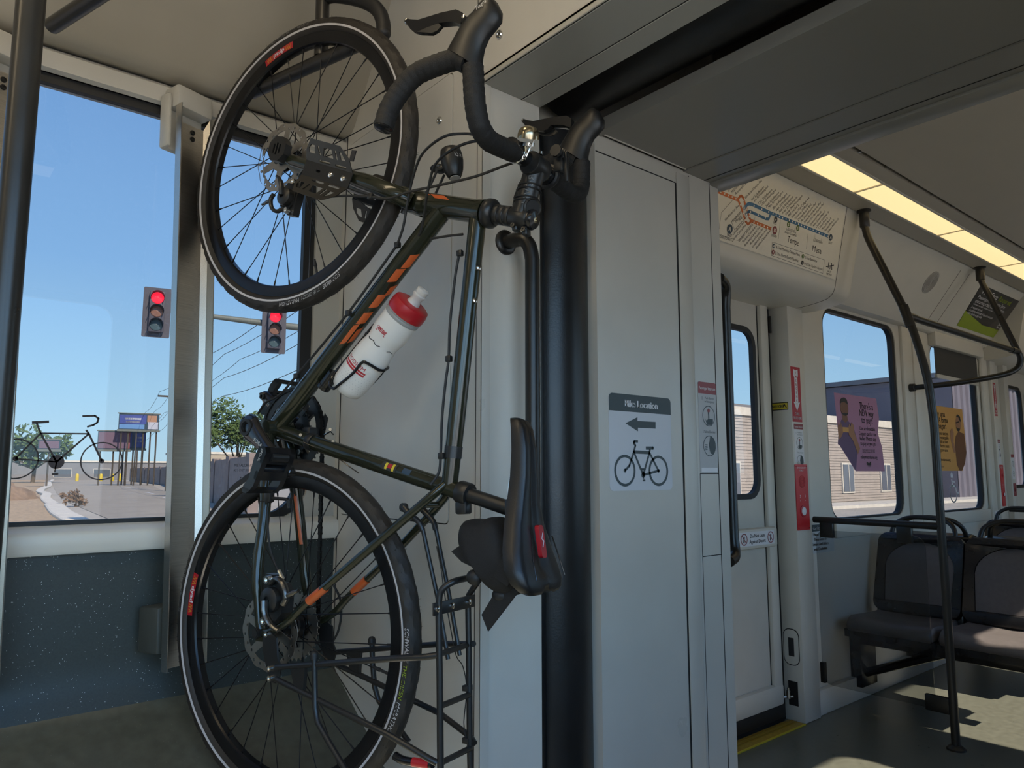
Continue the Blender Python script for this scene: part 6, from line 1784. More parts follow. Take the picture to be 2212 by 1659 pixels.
# ------------------------------------------------------------------ seats
M['seat_shell'] = mat('black_seat_shell', (0.014, 0.014, 0.016), 0.22, noise=0.1, nscale=20)
M['seat_pad'] = mat('grey_vinyl_pad', (0.115, 0.102, 0.100), 0.40, noise=0.08, nscale=50, bump=0.1, bscale=300)
def seat(o, Yc, w, facing, label, group):
    """One moulded seat. Origin on the floor below the seat front edge."""
    s = facing
    e0 = empty('seat', (o, Yc, 0), label, 'seat', group)
    ang = 0.32
    bx, bz = 0.405, 0.462               # lower edge of the back
    dirv = Vector((sin(ang), 0, cos(ang)))
    nrm = Vector((-cos(ang), 0, sin(ang)))
    def FB(y, t, d=0.0):
        p = Vector((bx, 0, bz)) + dirv * t + nrm * (d + 0.035 * (2 * y / w) ** 2)
        return (s * p.x, y, p.z)
    h = w / 2 - 0.004
    outer = rrect(-h, -0.02, h, 0.425, 0.055, 6)
    inner = [(-0.168, 0.045), (0.168, 0.045)] + [(0.178 * cos(a) * (1 if abs(cos(a)) < 0.9 else 1), 0.235 + 0.150 * sin(a)) for a in [pi * i / 14 for i in range(15)]]
    g = G(); g.prism(outer, FB, -0.030, 0.020, holes=[list(reversed(inner))]); g.obj('shell', M['seat_shell'], e0, smooth=50)
    g = G(); g.prism([(x * 0.985, 0.215 + (y - 0.215) * 0.985) for x, y in inner], FB, -0.012, 0.016); g.obj('back_pad', M['seat_pad'], e0, smooth=50)
    g = G()
    rings = []
    for x, z0, z1, hw in ((0.004, 0.405, 0.432, 0.195), (0.022, 0.385, 0.449, 0.208), (0.07, 0.378, 0.460, 0.212), (0.22, 0.378, 0.452, 0.212), (0.34, 0.382, 0.452, 0.205), (0.40, 0.39, 0.462, 0.19)):
        ring = []
        for y, z in [(-hw, z0), (hw, z0), (hw + 0.006, (z0 + z1) / 2), (hw - 0.006, z1 + 0.004), (hw * 0.8, z1 + 0.002), (0, z1 - 0.008), (-hw * 0.8, z1 + 0.002), (-hw + 0.006, z1 + 0.004), (-hw - 0.006, (z0 + z1) / 2)]:
            ring.append((s * x, y, z))
        rings.append(ring)
    g.loft(rings); g.obj('cushion', M['seat_pad'], e0, smooth=60)
    g = G()
    g.prism([(-h, 0.36), (h, 0.36), (h, 0.40), (-h, 0.40)], lambda y, z, d=0.0: (s * (0.015 + d), y, z), 0.0, 0.42)
    g.box(min(s * 0.40, s * 0.46), max(s * 0.40, s * 0.46), -h, h, 0.37, 0.48, 0.01)
    g.obj('seat_frame', M['seat_shell'], e0, smooth=30)
    # loop handle on the back's top edge
    g = G()
    lp = [FB(y, t, -0.005) for y, t in [(-0.165, 0.40), (-0.160, 0.46), (-0.125, 0.505), (-0.06, 0.525), (0.03, 0.530), (0.10, 0.520), (0.15, 0.485), (0.165, 0.44), (0.168, 0.40)]]
    g.tube(spline(lp, 5), 0.0125, 12); g.obj('loop_handle', M['black'], e0)
    return e0
def bench(o, facing, names, group):
    for Yc, nm in ((1.725, names[0]), (1.275, names[1])):
        seat(o, Yc, 0.45, facing, nm, group)
    s = facing
    b0 = empty('seat_beam', (o, 1.5, 0), names[2], 'support', 'seat supports')
    g = G()
    g.box(min(s * 0.20, s * 0.30), max(s * 0.20, s * 0.30), -0.44, YW - 1.5, 0.29, 0.36, 0.006)
    g.tube([(s * 0.25, 0.06, 0.30), (s * 0.23, 0.25, 0.22), (s * 0.22, YW - 1.53, 0.13)], 0.022, 10)
    g.box(min(s * 0.16, s * 0.34), max(s * 0.16, s * 0.34), YW - 1.56, YW - 1.5, 0.07, 0.36, 0.004)
    g.box(min(s * 0.02, s * 0.42), max(s * 0.02, s * 0.42), 0.0, 0.02, 0.33, 0.40)
    g.obj('beam', M['seat_shell'], b0, smooth=30)
bench(3.895, 1, ('grey padded window seat behind the plastic screen', 'grey padded aisle seat at the right edge, facing the bicycle', 'black cantilever beam under the two grey seats by the screen'), 'double seat past the windscreen')
bench(5.10, -1, ('window seat with its back to the nearer grey seat pair', 'aisle seat with its back to the nearer grey seat pair', 'black beam under the seat pair turned away from the screen'), 'seat pair facing away')
bench(5.62, 1, ('window seat in the farther pair that faces the passage', 'aisle seat in the farther pair that faces the passage', 'black beam under the farther seat pair'), 'farther seat pair')

# ------------------------------------------------------------------ printed signs
def sign(name, outer, f, th, m, label, cat='sign', group=None):
    g = G(); g.prism(outer, f, 0.0, th); o = g.obj(name, M[m] if isinstance(m, str) else m)
    return tag(o, label, cat, group)
def ink(parent, m, fn, name='lettering'):
    g = G(); fn(g); return g.obj(name, M[m], parent, smooth=0)

# bike location sign on the passage frame
f = FY(YJ)
bx0, bx1, bz0, bz1 = 1.3675, 1.616, 1.1725, 1.420
sg = sign('bike_sign', rrect(bx0, bz0, bx1, bz1, 0.013), f, 0.0012, mat('sign_white', (0.56, 0.57, 0.60), 0.45), 'white sign reading Bike Location with arrow and bicycle symbol')
hz = 1.382
HB = [(1.3638,1.3665),(1.6162,1.3794)]
hz = (HB[0][1] + HB[1][1]) / 2 + 0.002
g = G(); g.flat([p for p in rrect(bx0, bz0, bx1, bz1, 0.013) if p[1] > hz] + [(bx0, hz), (bx1, hz)], f, 0.0018); g.obj('header', M['ink'], sg)
ink(sg, 'white', lambda g: g.text('Bike Location', f, (bx0 + bx1) / 2 + 0.002, (hz + bz1) / 2 - 0.010, 0.0185, 0.130, 'c', 0.0024, bold=0.0010))
AR = [(1.4294,1.3442),(1.477,1.3626),(1.4767,1.3522),(1.5501,1.353),(1.5495,1.335),(1.478,1.3347),(1.4777,1.325)]
g = G(); g.flat(AR, f, 0.0018); g.obj('arrow', M['ink'], sg)
def bikeicon(g):
    d = 0.0018
    K = [(1.4226,1.2234),(1.5579,1.2229),(1.4962,1.2108),(1.4587,1.2692),(1.5224,1.2691),(1.4658,1.2945),(1.4677,1.2982),(1.4787,1.2991),(1.5078,1.2816),(1.5342,1.2834),(1.5511,1.2217)]
    c1, c2 = K[0], K[1]
    r = 0.0385
    for c in (c1, c2):
        g.flat(circ(c[0], c[1], r, 32), f, d, holes=[list(reversed(circ(c[0], c[1], r - 0.0052, 32)))])
    P = lambda s: s
    bb = (1.5085, 1.2095); head = (1.4595, 1.2655); seatt = (1.5335, 1.2655)
    g.stroke([c1, (1.462, 1.243), (1.4715, 1.302)], 0.0062, f, d) if False else None

pts = dict(
    hub1=[(1.4244,1.2234)][0], hub2=[(1.5579,1.2229)][0], bb=[(1.4953,1.212)][0],
    ht=[(1.4597,1.2716)][0], st=[(1.5224,1.2703)][0], bend=[(1.4415,1.2358)][0],
    s0=[(1.4665,1.2885)][0], s1=[(1.4603,1.2944)][0], s2=[(1.4623,1.2992)][0], s3=[(1.4769,1.299)][0],
    sd0=[(1.5078,1.2822)][0], sd1=[(1.5361,1.2828)][0], sp=[(1.5247,1.2801)][0], pd=[(1.4976,1.1976)][0], pu=[(1.4939,1.2276)][0])
def icon(g):
    d = 0.0018; p = pts; w = 0.0064
    for c, (rx) in ((p['hub1'], 0.0400), (p['hub2'], 0.0400)):
        g.flat(circ(c[0], c[1], 0.0405, 36), f, d, holes=[list(reversed(circ(c[0], c[1], 0.0335, 36)))])
    g.stroke([p['hub1'], p['bend'], p['ht'], p['s0'], p['s1'], p['s2'], p['s3']], w, f, d)
    g.stroke([p['ht'], p['st']], 0.0085, f, d); g.stroke([p['ht'], p['bb'], p['st'], p['hub2'], p['bb']], w, f, d)
    g.stroke([p['st'], p['sp']], w, f, d); g.stroke([p['sd0'], p['sd1']], 0.0085, f, d); g.flat(circ(p['sd1'][0], p['sd1'][1], 0.0048, 12), f, d)
    g.flat(circ(p['bb'][0], p['bb'][1], 0.0078, 16), f, d); g.stroke([p['pu'], p['pd']], 0.0030, f, d)
    for q in ('pu', 'pd'): g.stroke([(p[q][0] - 0.0055, p[q][1]), (p[q][0] + 0.0055, p[q][1])], 0.0042, f, d)
    for q in ('hub1', 'hub2'): g.flat(circ(p[q][0], p[q][1], 0.0052, 12), f, d)
ink(sg, 'ink', icon, 'bicycle_symbol')

# passenger intercom notice
q = [(1.7337,1.4784),(1.8185,1.4783),(1.7358,1.2582),(1.8249,1.2646)]
ix0, ix1 = 1.7435, 1.8295
iz0, iz1 = 1.216, (q[0][1] + q[1][1]) / 2
M['label_grey'] = mat('label_grey', (0.44, 0.44, 0.44), 0.5)
it = sign('intercom_notice', rrect(ix0, iz0, ix1, iz1, 0.006), f, 0.0010, 'label_grey', 'narrow passenger intercom notice beside the bike sign')
hh = 0.034
ink(it, 'dull_red', lambda g: g.flat([p for p in rrect(ix0, iz0, ix1, iz1, 0.006) if p[1] > iz1 - hh] + [(ix0, iz1 - hh), (ix1, iz1 - hh)], f, 0.0015), 'header')
cxm = (ix0 + ix1) / 2
ink(it, 'white', lambda g: g.text('Passenger Intercom', f, cxm, iz1 - 0.022, 0.0095, 0.078, 'c', 0.0020))
def intercom_art(g, f, x0, x1, zt, zb, d):
    w = x1 - x0; h = zt - zb; c = (x0 + x1) / 2 + 0.004 * w / 0.086
    k = w / 0.086
    g.text('1', f, x0 + 0.018 * k, zt - 0.026 * k, 0.010 * k, None, 'c', d)
    g.text('Push Button', f, c + 0.006 * k, zt - 0.023 * k, 0.0066 * k, 0.042 * k, 'c', d); g.text('in Emergency', f, c + 0.006 * k, zt - 0.033 * k, 0.0066 * k, 0.046 * k, 'c', d)
    z1, z2, r = zt - 0.072 * k, zt - 0.158 * k, 0.030 * k
    for z in (z1, z2):
        g.flat(circ(c, z, r, 28), f, d, holes=[list(reversed(circ(c, z, r - 0.0024 * k, 28)))])
    g.flat([(c - 0.016 * k, z1 - 0.010 * k), (c - 0.010 * k, z1 - 0.014 * k), (c - 0.003 * k, z1 - 0.008 * k), (c - 0.003 * k, z1 + 0.012 * k), (c + 0.003 * k, z1 + 0.012 * k), (c + 0.003 * k, z1 - 0.008 * k),
            (c + 0.020 * k, z1 - 0.008 * k), (c + 0.020 * k, z1 - 0.018 * k), (c + 0.010 * k, z1 - 0.026 * k), (c - 0.010 * k, z1 - 0.026 * k)], f, d)
    g.text('2 Talk to Operator', f, c, zt - 0.121 * k, 0.0075 * k, 0.062 * k, 'c', d)
    g.flat([(c + 0.004 * k, z2 + 0.027 * k), (c + 0.014 * k, z2 + 0.026 * k), (c + 0.026 * k, z2 + 0.012 * k), (c + 0.028 * k, z2 - 0.010 * k), (c + 0.016 * k, z2 - 0.024 * k), (c + 0.004 * k, z2 - 0.022 * k),
            (c, z2 - 0.012 * k), (c - 0.002 * k, z2 - 0.004 * k), (c - 0.004 * k, z2 + 0.003 * k), (c, z2 + 0.012 * k)], f, d)
    for i in range(4):
        g.stroke([(c - 0.022 * k, z2 - 0.012 * k + i * 0.005 * k), (c - 0.010 * k, z2 - 0.010 * k + i * 0.0045 * k)], 0.0016 * k, f, d)
    return c, z1, k
res = {}
ink(it, 'ink', lambda g: res.setdefault('a', intercom_art(g, f, ix0, ix1, iz1 - hh + 0.008, iz0, 0.0015)), 'pictogram')
c_, z_, k_ = res['a']
ink(it, 'dull_red', lambda g: g.flat(circ(c_, z_ + 0.016, 0.006, 16), f, 0.0020), 'red_dot')
ink(it, 'white', lambda g: g.prism([(ix0 + 0.006, iz0 + 0.004), (ix1 - 0.004, iz0 + 0.004), (ix1 - 0.004, iz0 + 0.016), (ix0 + 0.006, iz0 + 0.016)], f, 0.0010, 0.0014), 'worn_strip')

# emergency call set on the door pillar, and its repeat on the next pillar
def emergency(f, x0, xr, zs, which):
    """x0..xr: width of the arrow label; zs: tops and bottoms."""
    zt, zb, nt_, nb, pt, pb, px0, px1 = zs
    w = xr - x0
    a = sign('emergency_label', [(x0, zb), (xr, zb), (xr, zt), (x0, zt)], f, 0.0012, 'red', 'red EMERGENCY arrow label pointing down, %s' % which)
    c = (x0 + xr) / 2; h = zt - zb
    at, ab = zt - 0.04 * h, zb + 0.20 * h
    ink(a, 'white', lambda g: g.flat([(c - 0.24 * w, at), (c, at - 0.025 * h), (c + 0.24 * w, at), (c + 0.24 * w, at - 0.12 * h), (c + 0.16 * w, at - 0.15 * h), (c + 0.16 * w, ab + 0.15 * h), (c + 0.34 * w, ab + 0.16 * h), (c, ab), (c - 0.34 * w, ab + 0.16 * h),
                                      (c - 0.16 * w, ab + 0.15 * h), (c - 0.16 * w, at - 0.15 * h), (c - 0.24 * w, at - 0.12 * h)], f, 0.0018), 'arrow')
    def col(g):
        for i, ch in enumerate('EMERGENCY'):
            g.text(ch, f, c, at - h * (0.09 + 0.0725 * i), h * 0.048, None, 'c', 0.0024, bold=0.0006)
    ink(a, 'red', col)
    ink(a, 'white', lambda g: (g.text('CALL', f, c, zb + h * 0.12, h * 0.055, w * 0.52, 'c', 0.0018, bold=0.0006), g.text('BUTTON', f, c, zb + h * 0.045, h * 0.055, w * 0.80, 'c', 0.0018, bold=0.0006)))
    n = sign('intercom_notice', [(x0 + 0.006, nb), (xr + 0.004, nb), (xr + 0.004, nt_), (x0 + 0.006, nt_)], f, 0.0012, 'white', 'small intercom notice above the red emergency panel, %s' % which)
    nx0, nx1 = x0 + 0.006, xr + 0.004
    nh = (nt_ - nb) * 0.14
    ink(n, 'dull_red', lambda g: g.flat([(nx0, nt_ - nh), (nx1, nt_ - nh), (nx1, nt_), (nx0, nt_)], f, 0.0016), 'header')
    ink(n, 'white', lambda g: g.text('Passenger Intercom', f, (nx0 + nx1) / 2, nt_ - nh * 0.7, nh * 0.35, (nx1 - nx0) * 0.86, 'c', 0.0021))
    r = {}
    ink(n, 'ink', lambda g: r.setdefault('a', intercom_art(g, f, nx0, nx1, nt_ - nh + 0.004, nb, 0.0016)), 'pictogram')
    ink(n, 'dull_red', lambda g: g.flat(circ(r['a'][0], r['a'][1] + 0.016 * r['a'][2], 0.006 * r['a'][2], 16), f, 0.0021), 'red_dot')
    p = sign('emergency_intercom', rrect(px0, pb, px1, pt, 0.004, 2), f, 0.004, 'bright_red', 'red emergency intercom panel with call button, %s' % which, 'intercom')
    pc = (px0 + px1) / 2; ph = pt - pb; pw = px1 - px0
    ink(p, 'white', lambda g: (g.text('EMERGENCY', f, pc, pt - ph * 0.065, ph * 0.026, pw * 0.72, 'c', 0.0046), g.text('ONLY', f, pc, pt - ph * 0.105, ph * 0.026, pw * 0.34, 'c', 0.0046)))
    g = G()
    for r_ in (0.25, 0.19, 0.13, 0.07): g.tube([f(x, z, 0.0044) for x, z in circ(pc, pt - ph * 0.265, pw * r_, 24)], 0.0011, 5, closed=True)
    g.obj('speaker_ring', M['red'], p)
    def syms(g):
        for sx in (-0.2, 0.2):
            g.stroke([(pc + pw * sx - 0.003, pt - ph * 0.51), (pc + pw * sx + 0.003, pt - ph * 0.49)], 0.003, f, 0.0046); g.flat(circ(pc + pw * sx, pt - ph * 0.475, 0.003, 10), f, 0.0046)
            g.flat(circ(pc + pw * sx, pt - ph * 0.555, 0.0022, 10), f, 0.0046)
    ink(p, 'white', syms, 'symbol')
    g = G(); g.lathe([(pw * 0.24, 0), (pw * 0.24, 0.003), (pw * 0.19, 0.0045)], f(pc, pt - ph * 0.715, 0.004), (0, -1, 0), 20); g.obj('button_ring', M['red'], p)
    g = G(); g.lathe([(pw * 0.18, 0), (pw * 0.17, 0.006), (pw * 0.10, 0.0075)], f(pc, pt - ph * 0.715, 0.004), (0, -1, 0), 20); g.obj('call_button', M['white'], p)
    g = G()
    for sx, sz in ((-1, -1), (-1, 1), (1, -1), (1, 1)):
        g.lathe([(0.0022, 0), (0.0018, 0.0016)], f(pc + sx * pw * 0.42, (pt + pb) / 2 + sz * ph * 0.47, 0.004), (0, -1, 0), 10)
    g.obj('screw', M['gap'], p)
E1 = [(3.4927,1.7612),(3.5851,1.7649),(3.5086,1.4752),(3.5822,1.476),(3.4942,1.4651),(3.5908,1.4691),(3.4991,1.2652),(3.5907,1.2659),(3.4895,1.2581),(3.6085,1.2565),(3.4915,0.9278),(3.6099,0.9266)]
FP1 = FY(1.951)
emergency(FP1, E1[0][0], E1[1][0], (E1[0][1], E1[2][1], E1[4][1], E1[6][1] + 0.004, E1[8][1], E1[10][1], E1[8][0] - 0.001, E1[9][0]), 'on the nearer door pillar')
E2 = [(6.4783,1.9109),(6.5412,1.9158),(6.4817,1.6514),(6.5549,1.655),(6.4815,1.4692),(6.5649,1.4715),(6.4797,1.2812),(6.5732,1.2819),(6.4678,1.2741),(6.5821,1.2748),(6.4772,0.9587),(6.5813,0.9591)]
emergency(FP1, E2[0][0] + 0.02, E2[0][0] + 0.075, (E2[0][1], E2[2][1], E2[4][1], E2[6][1], E2[8][1], E2[10][1], E2[0][0] + 0.028, E2[0][0] + 0.098), 'on the far door pillar')
f3 = FY(1.96)
n2 = sign('door_notice', [(6.815, 1.16), (6.885, 1.16), (6.885, 1.36), (6.815, 1.36)], f3, 0.001, 'white', 'small white notice with dark header on the farthest pillar')
ink(n2, 'dull_red', lambda g: g.flat([(6.815, 1.335), (6.885, 1.335), (6.885, 1.36), (6.815, 1.36)], f3, 0.0015), 'header')
ink(n2, 'dark_ink', lambda g: [g.flat(circ(6.85, z, 0.022, 20), f3, 0.0015, holes=[list(reversed(circ(6.85, z, 0.019, 20)))]) for z in (1.285, 1.205)] + [g.stroke([(6.84, 1.205), (6.86, 1.205)], 0.004, f3, 0.0015), g.stroke([(6.85, 1.27), (6.85, 1.30)], 0.004, f3, 0.0015)], 'pictogram')
n3 = sign('door_button', rrect(6.82, 1.03, 6.88, 1.13, 0.004), f3, 0.003, 'dull_red', 'faded red push plate below the farthest notice', 'button')
g = G(); g.lathe([(0.016, 0), (0.016, 0.005)], f3(6.85, 1.08, 0.003), (0, -1, 0), 16); g.obj('push_button', M['dull_red'], n3)

# pinch point label on the door side of the pillar
PPc = [(3.487,2.0716,1.5778),(3.487,1.9672,1.5727),(3.487,2.0706,1.5412),(3.487,1.9689,1.537)]
fx = FX(3.487); fxt = FXt(3.487)
y0, y1 = max(PPc[1][1], 1.953), min(PPc[0][1], 2.073)
z0, z1 = PPc[2][2], PPc[0][2]
z0, z1 = min(z0, PPc[3][2]), max(z1, PPc[1][2])
pn = sign('pinch_label', rrect(y0 + 0.002, z0, y1, z1, 0.002, 2), fx, 0.001, 'dark_ink', 'yellow and black PINCH POINT label on the door pillar')
ink(pn, 'yellow', lambda g: g.flat([(y0 + 0.005, z0 + 0.005), (y1 - 0.003, z0 + 0.005), (y1 - 0.003, z1 - 0.005), (y0 + 0.005, z1 - 0.005)], fx, 0.0015), 'ground')
ink(pn, 'dark_ink', lambda g: (g.text('PINCH POINT', fxt, -(y1 - 0.006), (z0 + z1) / 2 - 0.008, 0.016, (y1 - y0) * 0.70, 'l', 0.0020, bold=0.0006), g.stroke([(y0 + 0.010, z0 + 0.010), (y0 + 0.022, z1 - 0.012), (y0 + 0.030, z0 + 0.014)], 0.005, fx, 0.0020)))

# do not lean sign on the push bar
fd = FY(DY - 0.0452)
ls = sign('door_sign', [(3.035, 0.868), (3.365, 0.868), (3.365, 0.934), (3.035, 0.934)], fd, 0.001, 'white', 'white sign Do Not Lean Against Doors on the door bar')
ink(ls, 'dark_ink', lambda g: (g.text('Do Not Lean', fd, 3.215, 0.906, 0.018, 0.125, 'c', 0.0016, bold=0.0006), g.text('Against Doors', fd, 3.215, 0.880, 0.018, 0.140, 'c', 0.0016, bold=0.0006),
                           [g.stroke([(x, 0.885), (x + 0.004, 0.915)], 0.010, fd, 0.0016) for x in (3.329, 3.098)]))
ink(ls, 'dull_red', lambda g: [(g.flat(circ(x, 0.901, 0.028, 24), fd, 0.0022, holes=[list(reversed(circ(x, 0.901, 0.0235, 24)))]), g.stroke([(x - 0.018, 0.919), (x + 0.018, 0.883)], 0.0045, fd, 0.0022)) for x in (3.331, 3.100)], 'prohibition_ring')

# priority seating sign on the wall behind the pillar
fw_ = FY(YW - 0.0142)
fwl = FY(YW)
ps = sign('priority_sign', rrect(3.665, 0.795, 3.938, 0.945, 0.008), FY(YW - 0.001), 0.002, mat('sign_grey_white', (0.50, 0.53, 0.54), 0.5), 'priority seating sign low on the wall between pillar and screen')
fps = FY(YW - 0.0036); fs2 = FY(YW - 0.0036)
ink(ps, 'ink', lambda g: g.flat([(3.668, 0.908), (3.937, 0.908), (3.937, 0.943), (3.668, 0.943)], fps, 0.0), 'header')
ink(ps, 'white', lambda g: g.text('Priority Seating', fps, 3.80, 0.9175, 0.0165, 0.225, 'c', 0.0008, bold=0.0006))
ink(ps, 'dark_ink', lambda g: [g.text(t_, fs2, 3.79, 0.884 - 0.025 * i, 0.0160, None, 'c', 0.0004, bold=0.0004) for i, t_ in enumerate(('Please Give Up', 'These Seats to', 'Seniors And Riders', 'with Disabilities'))])
p3s = sign('priority_sign', rrect(6.36, 0.80, 6.58, 0.93, 0.006), FY(YW - 0.031), 0.002, 'white', 'small priority seating sign under the far red emergency panel')
f6 = FY(YW - 0.033)
ink(p3s, 'dark_ink', lambda g: [g.text(s, f6, 6.47, 0.898 - 0.030 * i, 0.018, 0.17, 'c', 0.0006) for i, s in enumerate(('Please Give Up This', 'Seat To A Passenger Using', 'a Wheelchair', 'and Seniors'))])

# window posters
fg = FY(YW + 0.0205)
def poster(name, outer, col, label, texts, tx, tz, tw, person, fl):
    o = sign(name, outer, fg, 0.0008, col, label, 'poster')
    ink(o, 'dark_ink', lambda g: [g.text(s, fg, tx, z, h, w, 'c', 0.0014, bold=b) for s, z, h, w, b in texts])
    for nm, m, poly in person:
        g = G()
        n_ = 0.0014 + 0.0003 * person.index((nm, m, poly))
        if isinstance(poly[0], (int, float)): g.flat(circ(*poly), fg, n_)
        else: g.flat(poly, fg, n_)
        g.obj(nm, m, o, smooth=0)
    return o
SK1 = mat('print_skin_brown', (0.20, 0.085, 0.045), 0.5); SK2 = mat('print_skin_tan', (0.36, 0.17, 0.085), 0.5)
PUR = mat('print_purple_shirt', (0.13, 0.075, 0.16), 0.5); PNK = mat('poster_mauve', (0.40, 0.19, 0.30), 0.45)
HAIR = mat('print_hair', (0.02, 0.015, 0.012), 0.5); BRN = mat('print_brown_shirt', (0.17, 0.065, 0.022), 0.5); AMB = mat('poster_amber', (0.62, 0.32, 0.085), 0.45)
Q = [(4.0706,1.6698),(4.6607,1.6759),(4.6691,1.5464),(4.6253,1.4588),(4.6586,1.3742),(4.6638,1.2239),(4.225,1.2236),(4.0714,1.3771)]
x_ = lambda t: Q[0][0] + t * (Q[5][0] - Q[0][0])
zt_, zb_ = Q[0][1], Q[5][1]
z__ = lambda t: zb_ + t * (zt_ - zb_)
po1 = [(x_(0), z__(1)), (x_(0.90), z__(1)), (x_(0.94), z__(0.73)), (x_(0.89), z__(0.52)), (x_(0.97), z__(0.33)), (x_(1), z__(0)), (x_(0.36), z__(0)), (x_(0.06), z__(0.33))]
cw = x_(1) - x_(0)
tz = lambda t: z__(t)
t1 = [("There's a", tz(0.83), 0.042, 0.30 * cw, 0.001), ('NEW way', tz(0.735), 0.042, 0.31 * cw, 0.001), ('to pay!', tz(0.64), 0.042, 0.24 * cw, 0.001),
      ('Use a reloadable', tz(0.545), 0.024, 0.34 * cw, 0.0005), ('Copper card or the', tz(0.475), 0.024, 0.38 * cw, 0.0005), ('Valley Metro app', tz(0.41), 0.024, 0.37 * cw, 0.0005), ('to pay as you go.', tz(0.345), 0.024, 0.34 * cw, 0.0005),
      ('Paper passes are not valid', tz(0.275), 0.011, 0.27 * cw, 0), ('starting October 30, 2024', tz(0.245), 0.011, 0.27 * cw, 0), ('valleymetrofares.org', tz(0.165), 0.022, 0.37 * cw, 0.0006), ('METRO', tz(0.055), 0.012, 0.06 * cw, 0)]
def rel(pl): return [(x_(a), z__(b)) for a, b in pl]
man1 = [('shirt_print', PUR, rel([(0.02, 0.34), (0.06, 0.55), (0.12, 0.66), (0.24, 0.66), (0.36, 0.58), (0.44, 0.36), (0.36, 0.0), (0.30, 0.08), (0.06, 0.33)])),
        ('neck_print', SK1, rel([(0.15, 0.74), (0.24, 0.74), (0.25, 0.66), (0.20, 0.62), (0.14, 0.66)])),
        ('head_print', SK1, (x_(0.19), z__(0.81), 0.082 * cw, 24, 0, 0.095 * (zt_ - zb_))),
        ('hair_print', HAIR, rel([(0.105, 0.85), (0.115, 0.92), (0.15, 0.945), (0.20, 0.955), (0.25, 0.93), (0.275, 0.85), (0.25, 0.875), (0.19, 0.895), (0.13, 0.88)])),
        ('beard_print', HAIR, rel([(0.115, 0.775), (0.13, 0.755), (0.16, 0.745), (0.19, 0.755), (0.22, 0.745), (0.25, 0.755), (0.265, 0.775), (0.255, 0.735), (0.20, 0.712), (0.13, 0.735)])),
        ('hand_print', SK2, rel([(0.04, 0.40), (0.03, 0.55), (0.06, 0.62), (0.08, 0.56), (0.10, 0.63), (0.13, 0.56), (0.14, 0.50), (0.10, 0.44)])),
        ('hand_print', SK2, rel([(0.25, 0.47), (0.24, 0.55), (0.27, 0.62), (0.29, 0.57), (0.32, 0.64), (0.36, 0.60), (0.37, 0.50), (0.47, 0.30), (0.42, 0.22), (0.33, 0.40)])),
        ('card_print', AMB, rel([(0.13, 0.50), (0.25, 0.50), (0.25, 0.565), (0.13, 0.565)])),
        ('emblem_print', HAIR, rel([(0.60, 0.08), (0.60, 0.13), (0.64, 0.105), (0.69, 0.135), (0.69, 0.08)]))]
poster('window_poster', po1, PNK, 'mauve window poster of a man in purple shirt, There is a NEW way to pay', t1, x_(0.66), 0, 0, man1, fg)
Q2 = [(5.438,1.6842),(6.0583,1.6794),(6.0358,1.4724),(6.0271,1.3362),(5.8977,1.2245),(5.5593,1.2275)]
ax0, ax1 = Q2[0][0] - 0.12, Q2[2][0]
az1, az0 = Q2[1][1], Q2[5][1]
xq = lambda t: ax0 + t * (ax1 - ax0)
zq = lambda t: az0 + t * (az1 - az0)
def rel2(pl): return [(xq(a), zq(b)) for a, b in pl]
aw = ax1 - ax0
t2 = [('Hay una', zq(0.84), 0.042, 0.28 * aw, 0.001), ('NUEVA forma', zq(0.745), 0.042, 0.40 * aw, 0.001), ('de pagar!', zq(0.65), 0.042, 0.30 * aw, 0.001),
      ('Utilice una tarjeta', zq(0.555), 0.023, 0.38 * aw, 0.0005), ('Copper recargable', zq(0.49), 0.023, 0.38 * aw, 0.0005), ('o la aplicacion', zq(0.425), 0.023, 0.32 * aw, 0.0005), ('Valley Metro para', zq(0.36), 0.023, 0.38 * aw, 0.0005), ('pagar por uso.', zq(0.295), 0.023, 0.31 * aw, 0.0005),
      ('valleymetrofares.org', zq(0.15), 0.021, 0.40 * aw, 0.0006), ('METRO', zq(0.05), 0.012, 0.06 * aw, 0)]
man2 = [('shirt_print', BRN, rel2([(0.72, 0.10), (0.70, 0.42), (0.74, 0.55), (0.82, 0.63), (0.97, 0.60), (1.0, 0.30), (0.94, 0.12), (0.84, 0.0), (0.78, 0.0)])),
        ('head_print', SK2, (xq(0.83), zq(0.755), 0.068 * aw, 24, 0, 0.115 * (az1 - az0))),
        ('hair_print', HAIR, rel2([(0.78, 0.86), (0.82, 0.91), (0.89, 0.88), (0.91, 0.78), (0.88, 0.80), (0.84, 0.86)])),
        ('beard_print', HAIR, rel2([(0.765, 0.70), (0.79, 0.64), (0.84, 0.62), (0.87, 0.68), (0.82, 0.68)])),
        ('arm_print', SK2, rel2([(0.60, 0.48), (0.60, 0.62), (0.66, 0.68), (0.69, 0.60), (0.67, 0.45), (0.71, 0.30), (0.66, 0.28)])),
        ('glasses_print', HAIR, rel2([(0.765, 0.775), (0.86, 0.80), (0.86, 0.785), (0.81, 0.765), (0.77, 0.755)]))]
poster('window_poster', rel2([(0, 1), (0.97, 1), (1.0, 0.42), (0.99, 0.30), (0.86, 0), (0, 0)]), AMB, 'amber window poster of a man in brown shirt, Hay una NUEVA forma de pagar', t2, xq(0.36), 0, 0, man2, fg)
